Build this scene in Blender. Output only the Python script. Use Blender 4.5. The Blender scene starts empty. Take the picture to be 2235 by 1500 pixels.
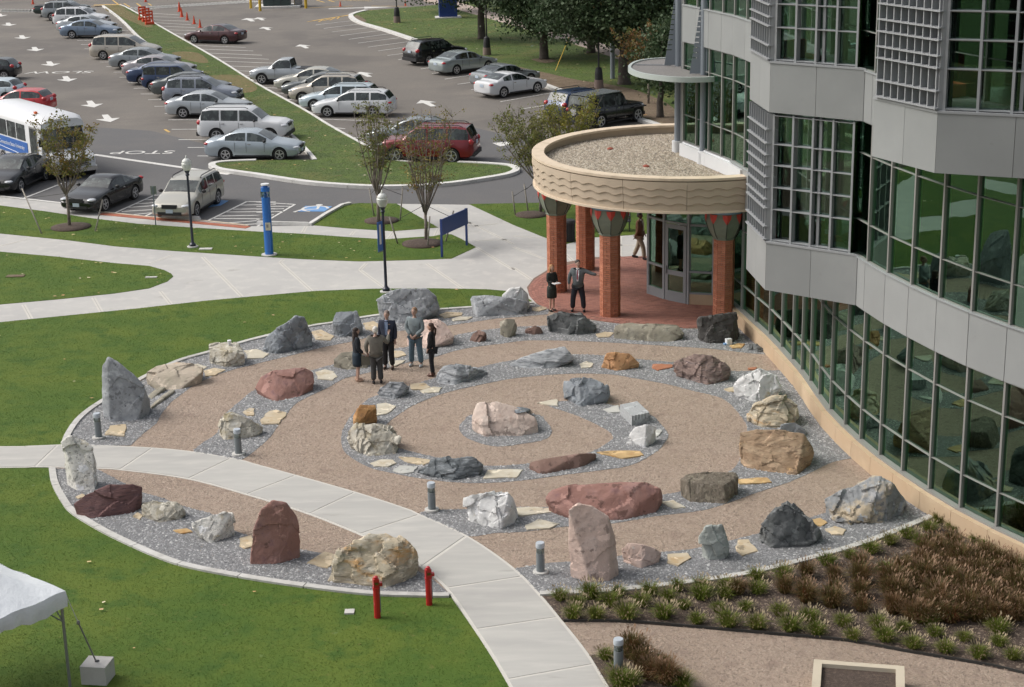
import bpy, bmesh, math, random
import numpy as np
from mathutils import Vector, Matrix, noise
from mathutils.geometry import tessellate_polygon, convex_hull_2d
random.seed(7); RNG = np.random.default_rng(7)
SC = bpy.context.scene
COL = SC.collection
# ------------------------------------------------------------------ camera
FPX, PITCH, CAMH, ROLL = 3700.0, math.radians(16.8), 15.4, math.radians(1.2)
CX, CY = 1117.5, 750.0
_f = Vector((0, math.cos(PITCH), -math.sin(PITCH))); _r = Vector((1, 0, 0)); _u = Vector((0, math.sin(PITCH), math.cos(PITCH)))
_c, _s = math.cos(ROLL), math.sin(ROLL)
CR = _c*_r - _s*_u; CU = _s*_r + _c*_u; CC = Vector((0, 0, CAMH))
cam = bpy.data.cameras.new('camera'); cam.sensor_width = 36; cam.lens = FPX/2235*36
cam.clip_start = 0.5; cam.clip_end = 3000
camo = bpy.data.objects.new('camera', cam); COL.objects.link(camo)
camo.matrix_world = Matrix(((CR.x, CU.x, -_f.x, CC.x), (CR.y, CU.y, -_f.y, CC.y), (CR.z, CU.z, -_f.z, CC.z), (0, 0, 0, 1)))
SC.camera = camo
# ------------------------------------------------------------------ world and sun (hazy, mostly overcast)
SUN_EL, SUN_AZ = math.radians(46), math.radians(-78)     # azimuth measured from +Y (away from camera) towards +X
W = bpy.data.worlds.new('World'); SC.world = W; W.use_nodes = True
nt = W.node_tree; nt.nodes.clear()
sky = nt.nodes.new('ShaderNodeTexSky'); sky.sky_type = 'NISHITA'; sky.sun_disc = False
sky.sun_elevation = SUN_EL; sky.sun_rotation = SUN_AZ; sky.dust_density = 6.0; sky.air_density = 1.0; sky.ozone_density = 1.0
hs = nt.nodes.new('ShaderNodeHueSaturation'); hs.inputs['Saturation'].default_value = 0.38
bg = nt.nodes.new('ShaderNodeBackground'); bg.inputs[1].default_value = 0.15
wo = nt.nodes.new('ShaderNodeOutputWorld')
nt.links.new(sky.outputs[0], hs.inputs['Color']); nt.links.new(hs.outputs[0], bg.inputs[0]); nt.links.new(bg.outputs[0], wo.inputs[0])
sl = bpy.data.lights.new('sun', 'SUN'); sl.energy = 1.0; sl.angle = math.radians(20); sl.color = (1, 0.965, 0.91)
so = bpy.data.objects.new('sun', sl); COL.objects.link(so)
sd = Vector((math.sin(SUN_AZ)*math.cos(SUN_EL), math.cos(SUN_AZ)*math.cos(SUN_EL), math.sin(SUN_EL)))
so.rotation_euler = sd.to_track_quat('Z', 'Y').to_euler(); so.location = (0, 60, 60)
SC.view_settings.view_transform = 'Standard'; SC.view_settings.look = 'None'
SC.view_settings.gamma = 1; SC.view_settings.use_curve_mapping = False; SC.view_settings.exposure = 0.24
SC.render.engine = 'CYCLES'
# ------------------------------------------------------------------ placing helpers
def G(px, py, z=0.0):
    d = _f + CR*((px-CX)/FPX) - CU*((py-CY)/FPX)
    t = (z-CAMH)/d.z
    p = CC + d*t
    return Vector((p.x, p.y, z))
def GP(pts, z=0.0): return [G(a, b, z) for a, b in pts]
def zat(xy, y):
    lo, hi = -5.0, 40.0
    for _ in range(50):
        m = (lo+hi)/2; d = Vector((xy[0], xy[1], m))-CC; k = d.dot(_f)
        if CY-FPX*d.dot(CU)/k > y: lo = m
        else: hi = m
    return lo
def smooth(pts, n=6, closed=False):
    P = [Vector(p) for p in pts]; out = []; m = len(P)
    rng = range(m if closed else m-1)
    for i in rng:
        if closed: a, b, c, d = P[i-1], P[i], P[(i+1) % m], P[(i+2) % m]
        else: a, b, c, d = P[max(i-1, 0)], P[i], P[i+1], P[min(i+2, m-1)]
        for k in range(n):
            t = k/n
            out.append(0.5*((2*b)+(c-a)*t+(2*a-5*b+4*c-d)*t*t+(3*b-a-3*c+d)*t*t*t))
    if not closed: out.append(P[-1])
    return out
# ------------------------------------------------------------------ materials
def _mix(nt, a, b, fac):
    m = nt.nodes.new('ShaderNodeMix'); m.data_type = 'RGBA'
    if isinstance(fac, float): m.inputs[0].default_value = fac
    else: nt.links.new(fac, m.inputs[0])
    for s, v in ((6, a), (7, b)):
        if isinstance(v, tuple): m.inputs[s].default_value = (*v, 1)
        else: nt.links.new(v, m.inputs[s])
    return m.outputs[2]
def _ramp(nt, src, lo, hi):
    r = nt.nodes.new('ShaderNodeMapRange'); r.inputs[1].default_value = lo; r.inputs[2].default_value = hi
    nt.links.new(src, r.inputs[0]); return r.outputs[0]
def _noise(nt, vec, scale, detail=6, rough=0.6):
    n = nt.nodes.new('ShaderNodeTexNoise'); n.inputs['Scale'].default_value = scale
    n.inputs['Detail'].default_value = detail; n.inputs['Roughness'].default_value = rough
    nt.links.new(vec, n.inputs['Vector']); return n.outputs[0]
def _vec(nt, scale=(1, 1, 1), rot=(0, 0, 0), obj=False):
    tc = nt.nodes.new('ShaderNodeTexCoord' if obj else 'ShaderNodeNewGeometry')
    mp = nt.nodes.new('ShaderNodeMapping'); mp.inputs['Scale'].default_value = scale; mp.inputs['Rotation'].default_value = rot
    nt.links.new(tc.outputs['Object' if obj else 'Position'], mp.inputs[0]); return mp.outputs[0]
def mat(name, col, rough=0.7, layers=(), bump=(), metal=0.0, spec=None, coat=0.0, obj=False, vscale=(1, 1, 1), vrot=(0, 0, 0), emit=None):
    """layers: (colour, noise scale, lo, hi) mixed over the base; bump: (scale, strength, distance)"""
    m = bpy.data.materials.new(name); m.use_nodes = True; nt = m.node_tree
    b = nt.nodes['Principled BSDF']; b.inputs['Roughness'].default_value = rough; b.inputs['Metallic'].default_value = metal
    if spec is not None: b.inputs['Specular IOR Level'].default_value = spec
    if coat: b.inputs['Coat Weight'].default_value = coat; b.inputs['Coat Roughness'].default_value = 0.04
    c = tuple(col)
    v = _vec(nt, vscale, vrot, obj) if (layers or bump) else None
    for L in layers:
        n = _noise(nt, v, L[1], L[4] if len(L) > 4 else 6)
        c = _mix(nt, c, tuple(L[0]), _ramp(nt, n, L[2], L[3]))
    if isinstance(c, tuple): b.inputs['Base Color'].default_value = (*c, 1)
    else: nt.links.new(c, b.inputs['Base Color'])
    prev = None
    for s, st, dist in bump:
        n = _noise(nt, v, s, 8, 0.65); bp = nt.nodes.new('ShaderNodeBump'); bp.inputs['Strength'].default_value = st; bp.inputs['Distance'].default_value = dist
        nt.links.new(n, bp.inputs['Height'])
        if prev: nt.links.new(prev, bp.inputs['Normal'])
        prev = bp.outputs[0]
    if prev: nt.links.new(prev, b.inputs['Normal'])
    if emit: b.inputs['Emission Color'].default_value = (*emit[0], 1); b.inputs['Emission Strength'].default_value = emit[1]
    return m
def rndmat(name, cols, rough=0.8):
    """colour picked per loose piece (random per island)"""
    m = bpy.data.materials.new(name); m.use_nodes = True; nt = m.node_tree; b = nt.nodes['Principled BSDF']; b.inputs['Roughness'].default_value = rough
    g = nt.nodes.new('ShaderNodeNewGeometry'); r = nt.nodes.new('ShaderNodeValToRGB'); r.color_ramp.interpolation = 'LINEAR'
    e = r.color_ramp.elements
    while len(e) < len(cols): e.new(0.5)
    for i, c in enumerate(cols): e[i].position = i/(len(cols)-1); e[i].color = (*c, 1)
    nt.links.new(g.outputs['Random Per Island'], r.inputs[0]); nt.links.new(r.outputs[0], b.inputs['Base Color']); return m
def leafmat(name, cols, trans=0.25):
    m = bpy.data.materials.new(name); m.use_nodes = True; nt = m.node_tree; b = nt.nodes['Principled BSDF']; b.inputs['Roughness'].default_value = 0.6
    b.inputs['Specular IOR Level'].default_value = 0.25
    g = nt.nodes.new('ShaderNodeNewGeometry'); r = nt.nodes.new('ShaderNodeValToRGB'); e = r.color_ramp.elements
    while len(e) < len(cols): e.new(0.5)
    for i, c in enumerate(cols): e[i].position = i/(len(cols)-1); e[i].color = (*c, 1)
    v = _vec(nt); n = _noise(nt, v, 0.9, 3); mm = nt.nodes.new('ShaderNodeMath'); mm.operation = 'ADD'
    n2 = _ramp(nt, n, 0.3, 0.7); h = nt.nodes.new('ShaderNodeMath'); h.operation = 'MULTIPLY'; h.inputs[1].default_value = 0.55; nt.links.new(n2, h.inputs[0])
    k = nt.nodes.new('ShaderNodeMath'); k.operation = 'MULTIPLY'; k.inputs[1].default_value = 0.5; nt.links.new(g.outputs['Random Per Island'], k.inputs[0])
    nt.links.new(h.outputs[0], mm.inputs[0]); nt.links.new(k.outputs[0], mm.inputs[1])
    nt.links.new(mm.outputs[0], r.inputs[0]); nt.links.new(r.outputs[0], b.inputs['Base Color'])
    t = nt.nodes.new('ShaderNodeBsdfTranslucent'); nt.links.new(r.outputs[0], t.inputs[0]); ms = nt.nodes.new('ShaderNodeMixShader'); ms.inputs[0].default_value = trans
    nt.links.new(b.outputs[0], ms.inputs[1]); nt.links.new(t.outputs[0], ms.inputs[2]); nt.links.new(ms.outputs[0], nt.nodes['Material Output'].inputs[0]); return m
M = {}
def vary(m, amt):
    """each separate panel slightly lighter or darker than its neighbours"""
    nt = m.node_tree; b = nt.nodes['Principled BSDF']; oi = nt.nodes.new('ShaderNodeObjectInfo'); h = nt.nodes.new('ShaderNodeHueSaturation'); r = nt.nodes.new('ShaderNodeMapRange')
    r.inputs[3].default_value = 1-amt; r.inputs[4].default_value = 1+amt; nt.links.new(oi.outputs['Random'], r.inputs[0]); nt.links.new(r.outputs[0], h.inputs['Value'])
    s = b.inputs['Base Color']
    if s.links: nt.links.new(s.links[0].from_socket, h.inputs['Color'])
    else: h.inputs['Color'].default_value = s.default_value
    nt.links.new(h.outputs[0], s)
M['concrete'] = mat('pale_concrete', (0.455, 0.445, 0.42), 0.85, [((0.40, 0.39, 0.375), 0.35, .35, .65), ((0.50, 0.485, 0.45), 1.7, .5, .75), ((0.36, 0.35, 0.335), 7, .62, .8), ((0.34, 0.325, 0.30), 1.1, .63, .75, 9)], [(60, .15, .01)])
def brushed(name, base, dark):
    m = mat(name, base, 0.85, [(dark, 0.5, .35, .7), ((0.56, 0.54, 0.51), 2.2, .52, .8)], [(70, .12, .01)]); return m
M['concrete_b'] = mat('path_concrete', (0.425, 0.415, 0.385), 0.85, [((0.37, 0.36, 0.34), 0.6, .35, .65), ((0.475, 0.46, 0.425), 1.0, .5, .75), ((0.33, 0.32, 0.29), 1.4, .63, .74, 9)], [(60, .15, .01)], vscale=(0.6, 3.0, 1), vrot=(0, 0, .2))
M['joint'] = mat('joint_concrete', (0.53, 0.51, 0.465), 0.85, [((0.5, 0.48, 0.44), 3, .4, .6)])
M['kerb'] = mat('kerb_concrete', (0.60, 0.59, 0.56), 0.85, [((0.46, 0.45, 0.42), 4, .5, .75), ((0.68, 0.67, 0.65), 0.8, .5, .7)], [(40, .2, .01)])
M['kerb_stone'] = mat('kerb_stone', (0.47, 0.46, 0.43), 0.85, [((0.37, 0.36, 0.34), 5, .45, .7), ((0.53, 0.52, 0.50), 1.2, .5, .7)], [(50, .2, .01)])
M['asphalt'] = mat('worn_asphalt', (0.165, 0.150, 0.132), 0.9, [((0.115, 0.105, 0.096), 0.10, .45, .6), ((0.195, 0.175, 0.15), 0.3, .5, .7), ((0.125, 0.11, 0.096), 22, .45, .65), ((0.21, 0.19, 0.165), 50, .6, .7), ((0.085, 0.08, 0.075), 1.1, .66, .76)], [(90, .25, .01)])
M['asphalt_new'] = mat('fresh_asphalt', (0.115, 0.114, 0.115), 0.9, [((0.13, 0.125, 0.122), 0.4, .45, .65), ((0.085, 0.082, 0.082), 30, .45, .7)], [(90, .25, .01)])
M['grass_base'] = mat('lawn_green', (0.066, 0.116, 0.015), 0.85, [((0.095, 0.136, 0.018), 0.40, .42, .6), ((0.050, 0.100, 0.014), 1.3, .5, .66), ((0.13, 0.14, 0.035), 5, .60, .78), ((0.060, 0.102, 0.013), 14, .55, .75), ((0.12, 0.17, 0.06), 3.1, .66, .76)], [(30, .4, .03)], spec=.25)
M['grass_far'] = mat('lawn_green_far', (0.085, 0.130, 0.018), 0.9, [((0.060, 0.098, 0.016), 0.9, .4, .62), ((0.12, 0.13, 0.03), 0.35, .52, .66), ((0.15, 0.11, 0.045), 1.8, .60, .70), ((0.040, 0.07, 0.012), 7, .48, .66), ((0.16, 0.16, 0.06), 4.3, .63, .72)], [(14, .6, .05), (3, .3, .08)])
M['soil'] = mat('bare_soil', (0.14, 0.10, 0.065), 0.95, [((0.20, 0.15, 0.10), 1.5, .45, .7), ((0.08, 0.09, 0.03), 3, .6, .75)], [(20, .5, .03)])
M['mulch'] = mat('bark_mulch', (0.075, 0.052, 0.040), 0.95, [((0.13, 0.095, 0.072), 14, .45, .7), ((0.04, 0.03, 0.025), 30, .5, .7)], [(35, .9, .04)])
M['pink'] = mat('pink_stone_dust', (0.365, 0.280, 0.215), 0.95, [((0.40, 0.31, 0.245), 0.5, .4, .7), ((0.25, 0.19, 0.15), 9, .53, .66), ((0.50, 0.41, 0.335), 24, .54, .68), ((0.30, 0.225, 0.18), 2.4, .53, .70)], [(16, 1.0, .07), (6, .8, .10)])
M['grey'] = mat('grey_gravel', (0.185, 0.186, 0.188), 0.9, [((0.25, 0.255, 0.27), 40, .5, .65), ((0.07, 0.075, 0.08), 28, .55, .7)], [(45, 1.0, .03)])
M['white_paint'] = mat('white_road_paint', (0.62, 0.61, 0.58), 0.8, [((0.30, 0.29, 0.27), 7, .55, .72)])
M['yellow_paint'] = mat('yellow_road_paint', (0.60, 0.38, 0.10), 0.8, [((0.25, 0.2, 0.13), 7, .5, .72)])
M['blue_paint'] = mat('blue_road_paint', (0.12, 0.27, 0.52), 0.8, [((0.2, 0.33, 0.5), 5, .5, .7)])
M['terra'] = mat('terracotta_tile', (0.40, 0.13, 0.07), 0.8, [((0.32, 0.11, 0.07), 4, .4, .7)], [(50, .4, .01)])
# ------------------------------------------------------------------ mesh building
class MB:
    def __init__(s): s.v = []; s.f = []; s.m = []
    def add(s, vs, fs, mi=0):
        o = len(s.v); s.v += [tuple(v) for v in vs]; s.f += [tuple(i+o for i in f) for f in fs]; s.m += [mi]*len(fs); return s
    def box(s, c, size, rot=0.0, mi=0, R=None):
        x, y, z = (a/2 for a in size); R = R or Matrix.Rotation(rot, 3, 'Z'); c = Vector(c)
        vs = [c+R @ Vector((i*x, j*y, k*z)) for k in (-1, 1) for i, j in ((-1, -1), (1, -1), (1, 1), (-1, 1))]
        return s.add(vs, [(3, 2, 1, 0), (4, 5, 6, 7), (0, 1, 5, 4), (1, 2, 6, 5), (2, 3, 7, 6), (3, 0, 4, 7)], mi)
    def prism(s, poly, z0, z1, mi=0, bottom=True):
        P = [Vector((p[0], p[1], 0)) for p in poly]; n = len(P)
        A = sum(P[i].x*P[(i+1) % n].y-P[(i+1) % n].x*P[i].y for i in range(n))
        if A < 0: P.reverse()
        vs = [(p.x, p.y, z0) for p in P]+[(p.x, p.y, z1) for p in P]
        tri = tessellate_polygon([P]); fs = []
        for t in tri:
            a, b, c = t
            if (P[b]-P[a]).cross(P[c]-P[a]).z < 0: b, c = c, b
            fs.append((a+n, b+n, c+n))
            if bottom: fs.append((a, c, b))
        fs += [(i, (i+1) % n, (i+1) % n+n, i+n) for i in range(n)]
        return s.add(vs, fs, mi)
    def quadprism(s, q, t, mi=0):
        """quad (4 vectors) given thickness t against its normal"""
        n = (q[1]-q[0]).cross(q[3]-q[0]).normalized()*t
        vs = [p for p in q]+[p-n for p in q]
        return s.add(vs, [(0, 1, 2, 3), (7, 6, 5, 4), (0, 4, 5, 1), (1, 5, 6, 2), (2, 6, 7, 3), (3, 7, 4, 0)], mi)
    def tube(s, pts, rad, n=8, mi=0, cap=True):
        pts = [Vector(p) for p in pts]; m = len(pts)
        if not hasattr(rad, '__len__'): rad = [rad]*m
        o = len(s.v); vs = []; fs = []
        ref = Vector((0, 0, 1))
        for i, p in enumerate(pts):
            d = (pts[min(i+1, m-1)]-pts[max(i-1, 0)]).normalized()
            r0 = ref if abs(d.dot(ref)) < .95 else Vector((1, 0, 0))
            a = d.cross(r0).normalized(); b = d.cross(a).normalized()
            if i == 0: pa = a
            if a.dot(pa) < 0: a, b = -a, -b
            pa = a
            for k in range(n):
                t = 2*math.pi*k/n; vs.append(p+(a*math.cos(t)+b*math.sin(t))*rad[i])
        for i in range(m-1):
            for k in range(n): fs.append((i*n+k, i*n+(k+1) % n, (i+1)*n+(k+1) % n, (i+1)*n+k))
        if cap: fs += [tuple(range(n-1, -1, -1)), tuple((m-1)*n+k for k in range(n))]
        return s.add(vs, fs, mi)
    def lathe(s, prof, c=(0, 0, 0), n=16, mi=0, axis='Z', cap=True, sq=1.0):
        c = Vector(c); vs = []; fs = []; m = len(prof)
        for r, h in prof:
            for k in range(n):
                t = 2*math.pi*k/n
                if axis == 'Z': vs.append(c+Vector((r*math.cos(t), r*math.sin(t)*sq, h)))
                elif axis == 'Y': vs.append(c+Vector((r*math.cos(t), h, r*math.sin(t))))
                else: vs.append(c+Vector((h, r*math.cos(t), r*math.sin(t))))
        for i in range(m-1):
            for k in range(n): fs.append((i*n+k, i*n+(k+1) % n, (i+1)*n+(k+1) % n, (i+1)*n+k))
        if cap: fs += [tuple(range(n-1, -1, -1)), tuple((m-1)*n+k for k in range(n))]
        return s.add(vs, fs, mi)
    def ell(s, c, r, n=12, mi=0, R=None):
        prof = [(math.sin(math.pi*i/8), -math.cos(math.pi*i/8)) for i in range(1, 8)]
        o = len(s.v); s.lathe(prof, (0, 0, 0), n, mi); c = Vector(c)
        for i in range(o, len(s.v)):
            v = Vector(s.v[i]); v = Vector((v.x*r[0], v.y*r[1], v.z*r[2]))
            if R: v = R @ v
            s.v[i] = tuple(v+c)
        return s
    def mesh(s, name, mats, sm=False, angle=None):
        me = bpy.data.meshes.new(name); me.from_pydata(s.v, [], s.f)
        mats = mats if isinstance(mats, (list, tuple)) else [mats]
        for m in mats: me.materials.append(m)
        if any(s.m): me.polygons.foreach_set('material_index', s.m)
        if sm or angle: me.polygons.foreach_set('use_smooth', [True]*len(me.polygons))
        me.update()
        if angle: me.set_sharp_from_angle(angle=math.radians(angle))
        return me
    def build(s, name, mats, parent=None, sm=False, angle=None, **k):
        return obj(name, s.mesh(name, mats, sm, angle), parent, **k)
def obj(name, me, parent=None, label=None, cat=None, group=None, kind=None, loc=None, rot=None):
    o = bpy.data.objects.new(name, me); COL.objects.link(o)
    if parent: o.parent = parent
    if label: o['label'] = label
    if cat: o['category'] = cat
    if group: o['group'] = group
    if kind: o['kind'] = kind
    if loc is not None: o.location = loc
    if rot is not None: o.rotation_euler = rot if hasattr(rot, '__len__') else (0, 0, rot)
    return o
def empty(name, loc=(0, 0, 0), rot=0.0, **k): return obj(name, None, loc=loc, rot=rot, **k)
def dup(o, parent=None, keep=True):
    c = o.copy(); COL.objects.link(c); c.parent = parent
    for ch in o.children: dup(ch, c)
    return c
def npmesh(name, V, Fc, mats):
    me = bpy.data.meshes.new(name); n = Fc.shape[1]
    me.vertices.add(len(V)); me.vertices.foreach_set('co', V.astype(np.float32).ravel())
    me.loops.add(Fc.size); me.loops.foreach_set('vertex_index', Fc.astype(np.int32).ravel())
    me.polygons.add(len(Fc)); me.polygons.foreach_set('loop_start', np.arange(0, Fc.size, n, dtype=np.int32))
    me.update(calc_edges=True)
    for m in (mats if isinstance(mats, (list, tuple)) else [mats]): me.materials.append(m)
    return me
def tris_of(poly):
    P = [Vector((p[0], p[1], 0)) for p in poly]
    return [(P[a], P[b], P[c]) for a, b, c in tessellate_polygon([P])]
def sample(poly, dens):
    T = np.array([[(p.x, p.y) for p in t] for t in tris_of(poly)])
    ar = 0.5*np.abs((T[:, 1, 0]-T[:, 0, 0])*(T[:, 2, 1]-T[:, 0, 1])-(T[:, 2, 0]-T[:, 0, 0])*(T[:, 1, 1]-T[:, 0, 1]))
    n = int(ar.sum()*dens); idx = RNG.choice(len(T), n, p=ar/ar.sum())
    u = RNG.random((n, 2)); u[u.sum(1) > 1] = 1-u[u.sum(1) > 1]
    t = T[idx]; return t[:, 0]+u[:, :1]*(t[:, 1]-t[:, 0])+u[:, 1:]*(t[:, 2]-t[:, 0])
def sheet(name, poly, z0, z1, m, kind='structure', parent=None, **k):
    return MB().prism(poly, z0, z1).build(name, m, parent, kind=kind, **k)
def visible(P, margin=60):
    """keep only sampled points that the photograph's frame could show"""
    P3 = np.c_[P, np.zeros(len(P))]; D = P3-np.array(CC); k = D @ np.array(_f)
    x = CX+FPX*(D @ np.array(CR))/k; y = CY-FPX*(D @ np.array(CU))/k
    return P[(x > -margin) & (x < 2235+margin) & (y > -margin) & (y < 1500+margin)]
def grass(name, poly, dens, h, w, z, m, label):
    P = visible(sample(poly, dens)); n = len(P); a = RNG.random(n)*2*math.pi; hh = h*(0.6+0.8*RNG.random(n)); ww = w*(0.7+.6*RNG.random(n))
    la = RNG.random(n)*2*math.pi; ll = hh*(.7+1.3*RNG.random(n))
    V = np.zeros((n, 3, 3)); dx = np.cos(a)*ww/2; dy = np.sin(a)*ww/2
    V[:, 0] = np.c_[P[:, 0]-dx, P[:, 1]-dy, np.full(n, z)]; V[:, 1] = np.c_[P[:, 0]+dx, P[:, 1]+dy, np.full(n, z)]
    V[:, 2] = np.c_[P[:, 0]+np.cos(la)*ll, P[:, 1]+np.sin(la)*ll, z+hh]
    me = npmesh(name, V.reshape(-1, 3), np.arange(n*3).reshape(n, 3), m)
    return obj(name, me, kind='stuff', label=label, cat='grass')
def pebbles(name, polys, dens, smin, smax, z, m, label, cat='gravel', parent=None, squash=.6):
    P = np.vstack([visible(sample(p, dens)) for p in polys]); n = len(P)
    s = smin+(smax-smin)*RNG.random(n)**2; a = RNG.random(n)*2*math.pi
    base = np.array([(1, 0, 0), (0, 1, 0), (-1, 0, 0), (0, -1, 0), (0.1, .1, 1)], float)
    F = np.array([(0, 1, 4), (1, 2, 4), (2, 3, 4), (3, 0, 4)])
    b = base[None]*(0.6+0.8*RNG.random((n, 5, 1)))*s[:, None, None]; b[:, :, 2] *= squash
    ca, sa = np.cos(a)[:, None], np.sin(a)[:, None]
    V = np.stack([P[:, :1]+b[:, :, 0]*ca-b[:, :, 1]*sa, P[:, 1:]+b[:, :, 0]*sa+b[:, :, 1]*ca, z+b[:, :, 2]], -1)
    me = npmesh(name, V.reshape(-1, 3), (F[None]+5*np.arange(n)[:, None, None]).reshape(-1, 3), m)
    o = obj(name, me, parent, kind='stuff')
    if not parent: o['label'] = label; o['category'] = cat
    return o
def strip(mb, pts, w, z0, z1, off=0.0, mi=0):
    """raised strip along a polyline"""
    P = [Vector((p[0], p[1], 0)) for p in pts]; n = len(P); L = []; R = []
    for i in range(n):
        d = (P[min(i+1, n-1)]-P[max(i-1, 0)]).normalized(); nn = Vector((-d.y, d.x, 0))
        L.append(P[i]+nn*(w/2+off)); R.append(P[i]-nn*(w/2-off))
    vs = []
    for a, b in zip(L, R): vs += [(a.x, a.y, z0), (a.x, a.y, z1), (b.x, b.y, z1), (b.x, b.y, z0)]
    fs = []
    for i in range(n-1):
        o = 4*i; fs += [(o+1, o, o+4, o+5), (o+2, o+1, o+5, o+6), (o+3, o+2, o+6, o+7)]
    fs += [(0, 1, 2, 3), (4*n-1, 4*n-2, 4*n-3, 4*n-4)]
    return mb.add(vs, fs, mi)
def kerb(name, pts, w, h, m, seg=2.4, z0=-0.06, parent=None, piece='kerb_stone', **k):
    """kerb built of separate stones with thin joints"""
    root = parent or empty(name, (pts[0][0], pts[0][1], 0), kind='structure', **k)
    inv = root.location if not parent else Vector((0, 0, 0))
    P = [Vector((p[0], p[1], 0))-Vector((inv.x, inv.y, 0)) for p in pts]
    acc = [P[0]]; d = 0
    for a, b in zip(P, P[1:]):
        L = (b-a).length; t = 0
        while d+(L-t) >= seg:
            q = a+(b-a)*((t+seg-d)/L); t += seg-d; d = 0; acc.append(q)
            if (acc[0]-q).length > .1: strip_piece(acc, w, h, z0, m, root, piece)
            acc = [q]
        d += L-t
        if (acc[-1]-b).length > .02: acc.append(b)
    if len(acc) > 1: strip_piece(acc, w, h, z0, m, root, piece)
    return root
def strip_piece(acc, w, h, z0, m, root, piece):
    a = acc[:]; g = 0.012
    a[0] = a[0]+(a[1]-a[0]).normalized()*g; a[-1] = a[-1]-(a[-1]-a[-2]).normalized()*g
    strip(MB(), a, w, z0, h).build(piece, m, root)
def text_mesh(txt, size, m, extrude=0.002):
    cu = bpy.data.curves.new('lettering', 'FONT'); cu.body = txt; cu.size = size; cu.extrude = extrude; cu.align_x = 'CENTER'; cu.align_y = 'CENTER'
    o = bpy.data.objects.new('lettering', cu); COL.objects.link(o); bpy.context.view_layer.update()
    me = bpy.data.meshes.new_from_object(o.evaluated_get(bpy.context.evaluated_depsgraph_get())); bpy.data.objects.remove(o); me.materials.clear(); me.materials.append(m); return me
# ================================================================== GROUND
sheet('ground', [(-400, -30), (500, -30), (500, 900), (-400, 900)], -0.6, -0.09, M['grass_far'])
# --- parking lot
edge_line = [(-500, 392), (0, 429), (162, 447), (220, 463), (320, 474), (450, 483), (542, 493), (675, 493), (711, 470), (747, 450), (765, 446), (785, 443), (865, 444), (1024, 446), (1480, 438)]
lot = GP([(-500, 392)]+edge_line[1:])+GP([(1700, 300), (1500, 60), (1500, -150), (-900, -150)])
sheet('parking_lot', lot, -0.3, -0.02, M['asphalt'])
new_as = GP([(-500, 392), (0, 429), (162, 447), (220, 463), (320, 474), (450, 483), (542, 493), (675, 493), (711, 470), (747, 450), (765, 446), (785, 443), (865, 444), (1024, 446), (1480, 438), (1400, 330), (1130, 300), (1000, 270), (860, 292), (690, 352), (560, 345), (440, 312), (330, 285), (205, 277), (0, 262), (-500, 235)])
sheet('fresh_asphalt_lane', new_as, -0.1, -0.014, M['asphalt_new'])
# --- plaza paving under everything in front
plaza = GP([(-700, 378), (0, 431), (162, 448), (220, 463.5), (320, 474.5), (450, 483.5), (542, 494), (675, 493), (711, 470), (747, 450), (765, 446), (865, 445), (1024, 447), (1700, 437), (1700, 1150), (1000, 1200), (-700, 1200)])
sheet('concrete_walkway', plaza, -0.2, 0.0, M['concrete'])
near = GP([(-700, 1190), (2700, 1190)])
sheet('garden_subsoil', [(-30, 5), (30, 5), (30, 36.5), (-30, 36.5)], -0.3, -0.06, M['soil'])
# --- lawns
L1 = GP([(-600, 405), (0, 449), (100, 462), (200, 477), (300, 489), (400, 496), (560, 506), (660, 511), (760, 518), (842, 523), (897, 519), (947, 516), (965, 512), (985, 512), (1005, 521), (1039, 540), (985, 565), (910, 568), (785, 571), (660, 566), (560, 560), (500, 556), (375, 548), (250, 538), (150, 525), (0, 510), (-600, 455)])
L2 = GP([(-600, 497), (0, 550), (125, 561), (250, 575), (325, 581), (358, 590), (374, 598), (378, 604), (365, 615), (325, 630), (250, 641), (125, 654), (0, 665), (-600, 710)])
L3 = GP([(683, 492), (712, 470), (747, 450), (765, 446), (785, 444), (865, 445), (905, 468), (956, 497), (858, 505), (760, 499)])
L6 = GP([(1024, 446), (1120, 491), (1189, 519), (1236, 533), (1292, 519), (1370, 514), (1480, 505), (1480, 438)])
rim_px = [(2045, 1125), (1930, 1172), (1830, 1205), (1680, 1244), (1595, 1261), (1445, 1281), (1295, 1295), (1177, 1299)]
rim2_px = [(982, 1302), (935, 1302), (810, 1298), (685, 1284), (560, 1266), (425, 1241), (350, 1218), (250, 1173), (192, 1141), (158, 1118), (140, 1095), (120, 1057), (114, 1024)]
rim3_px = [(141, 972), (150, 948), (176, 913), (222, 879), (310, 828), (387, 791), (455, 771), (560, 741), (675, 715), (726, 707), (788, 696), (847, 688), (960, 678), (1030, 673), (1100, 668), (1165, 663)]
rimA = smooth(GP(rim_px), 5); rimB = smooth(GP(rim2_px), 5); rimC = smooth(GP(rim3_px), 5)
path_top = [(-600, 978), (0, 976), (60, 975), (140, 972), (200, 973), (335, 979), (425, 988), (520, 1004), (560, 1015), (648, 1039), (778, 1076), (886, 1111), (918, 1125), (1021, 1172), (1120, 1240), (1180, 1300), (1230, 1360), (1285, 1430), (1328, 1500), (1390, 1600)]
path_bot = [(-600, 1028), (0, 1023), (60, 1022), (115, 1022), (212, 1025), (262, 1028), (410, 1048), (560, 1089), (673, 1125), (783, 1169), (850, 1202), (918, 1241), (972, 1287), (1035, 1377), (1077, 1442), (1110, 1499), (1170, 1610)]
L4 = GP([(-600, 742), (0, 704), (150, 689), (300, 674), (450, 657), (560, 647), (685, 636), (810, 631), (948, 630), (1060, 632), (1110, 636), (1150, 650), (1165, 661)])+list(reversed(rimC))+GP([(60, 975), (0, 976), (-600, 978)])
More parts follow.
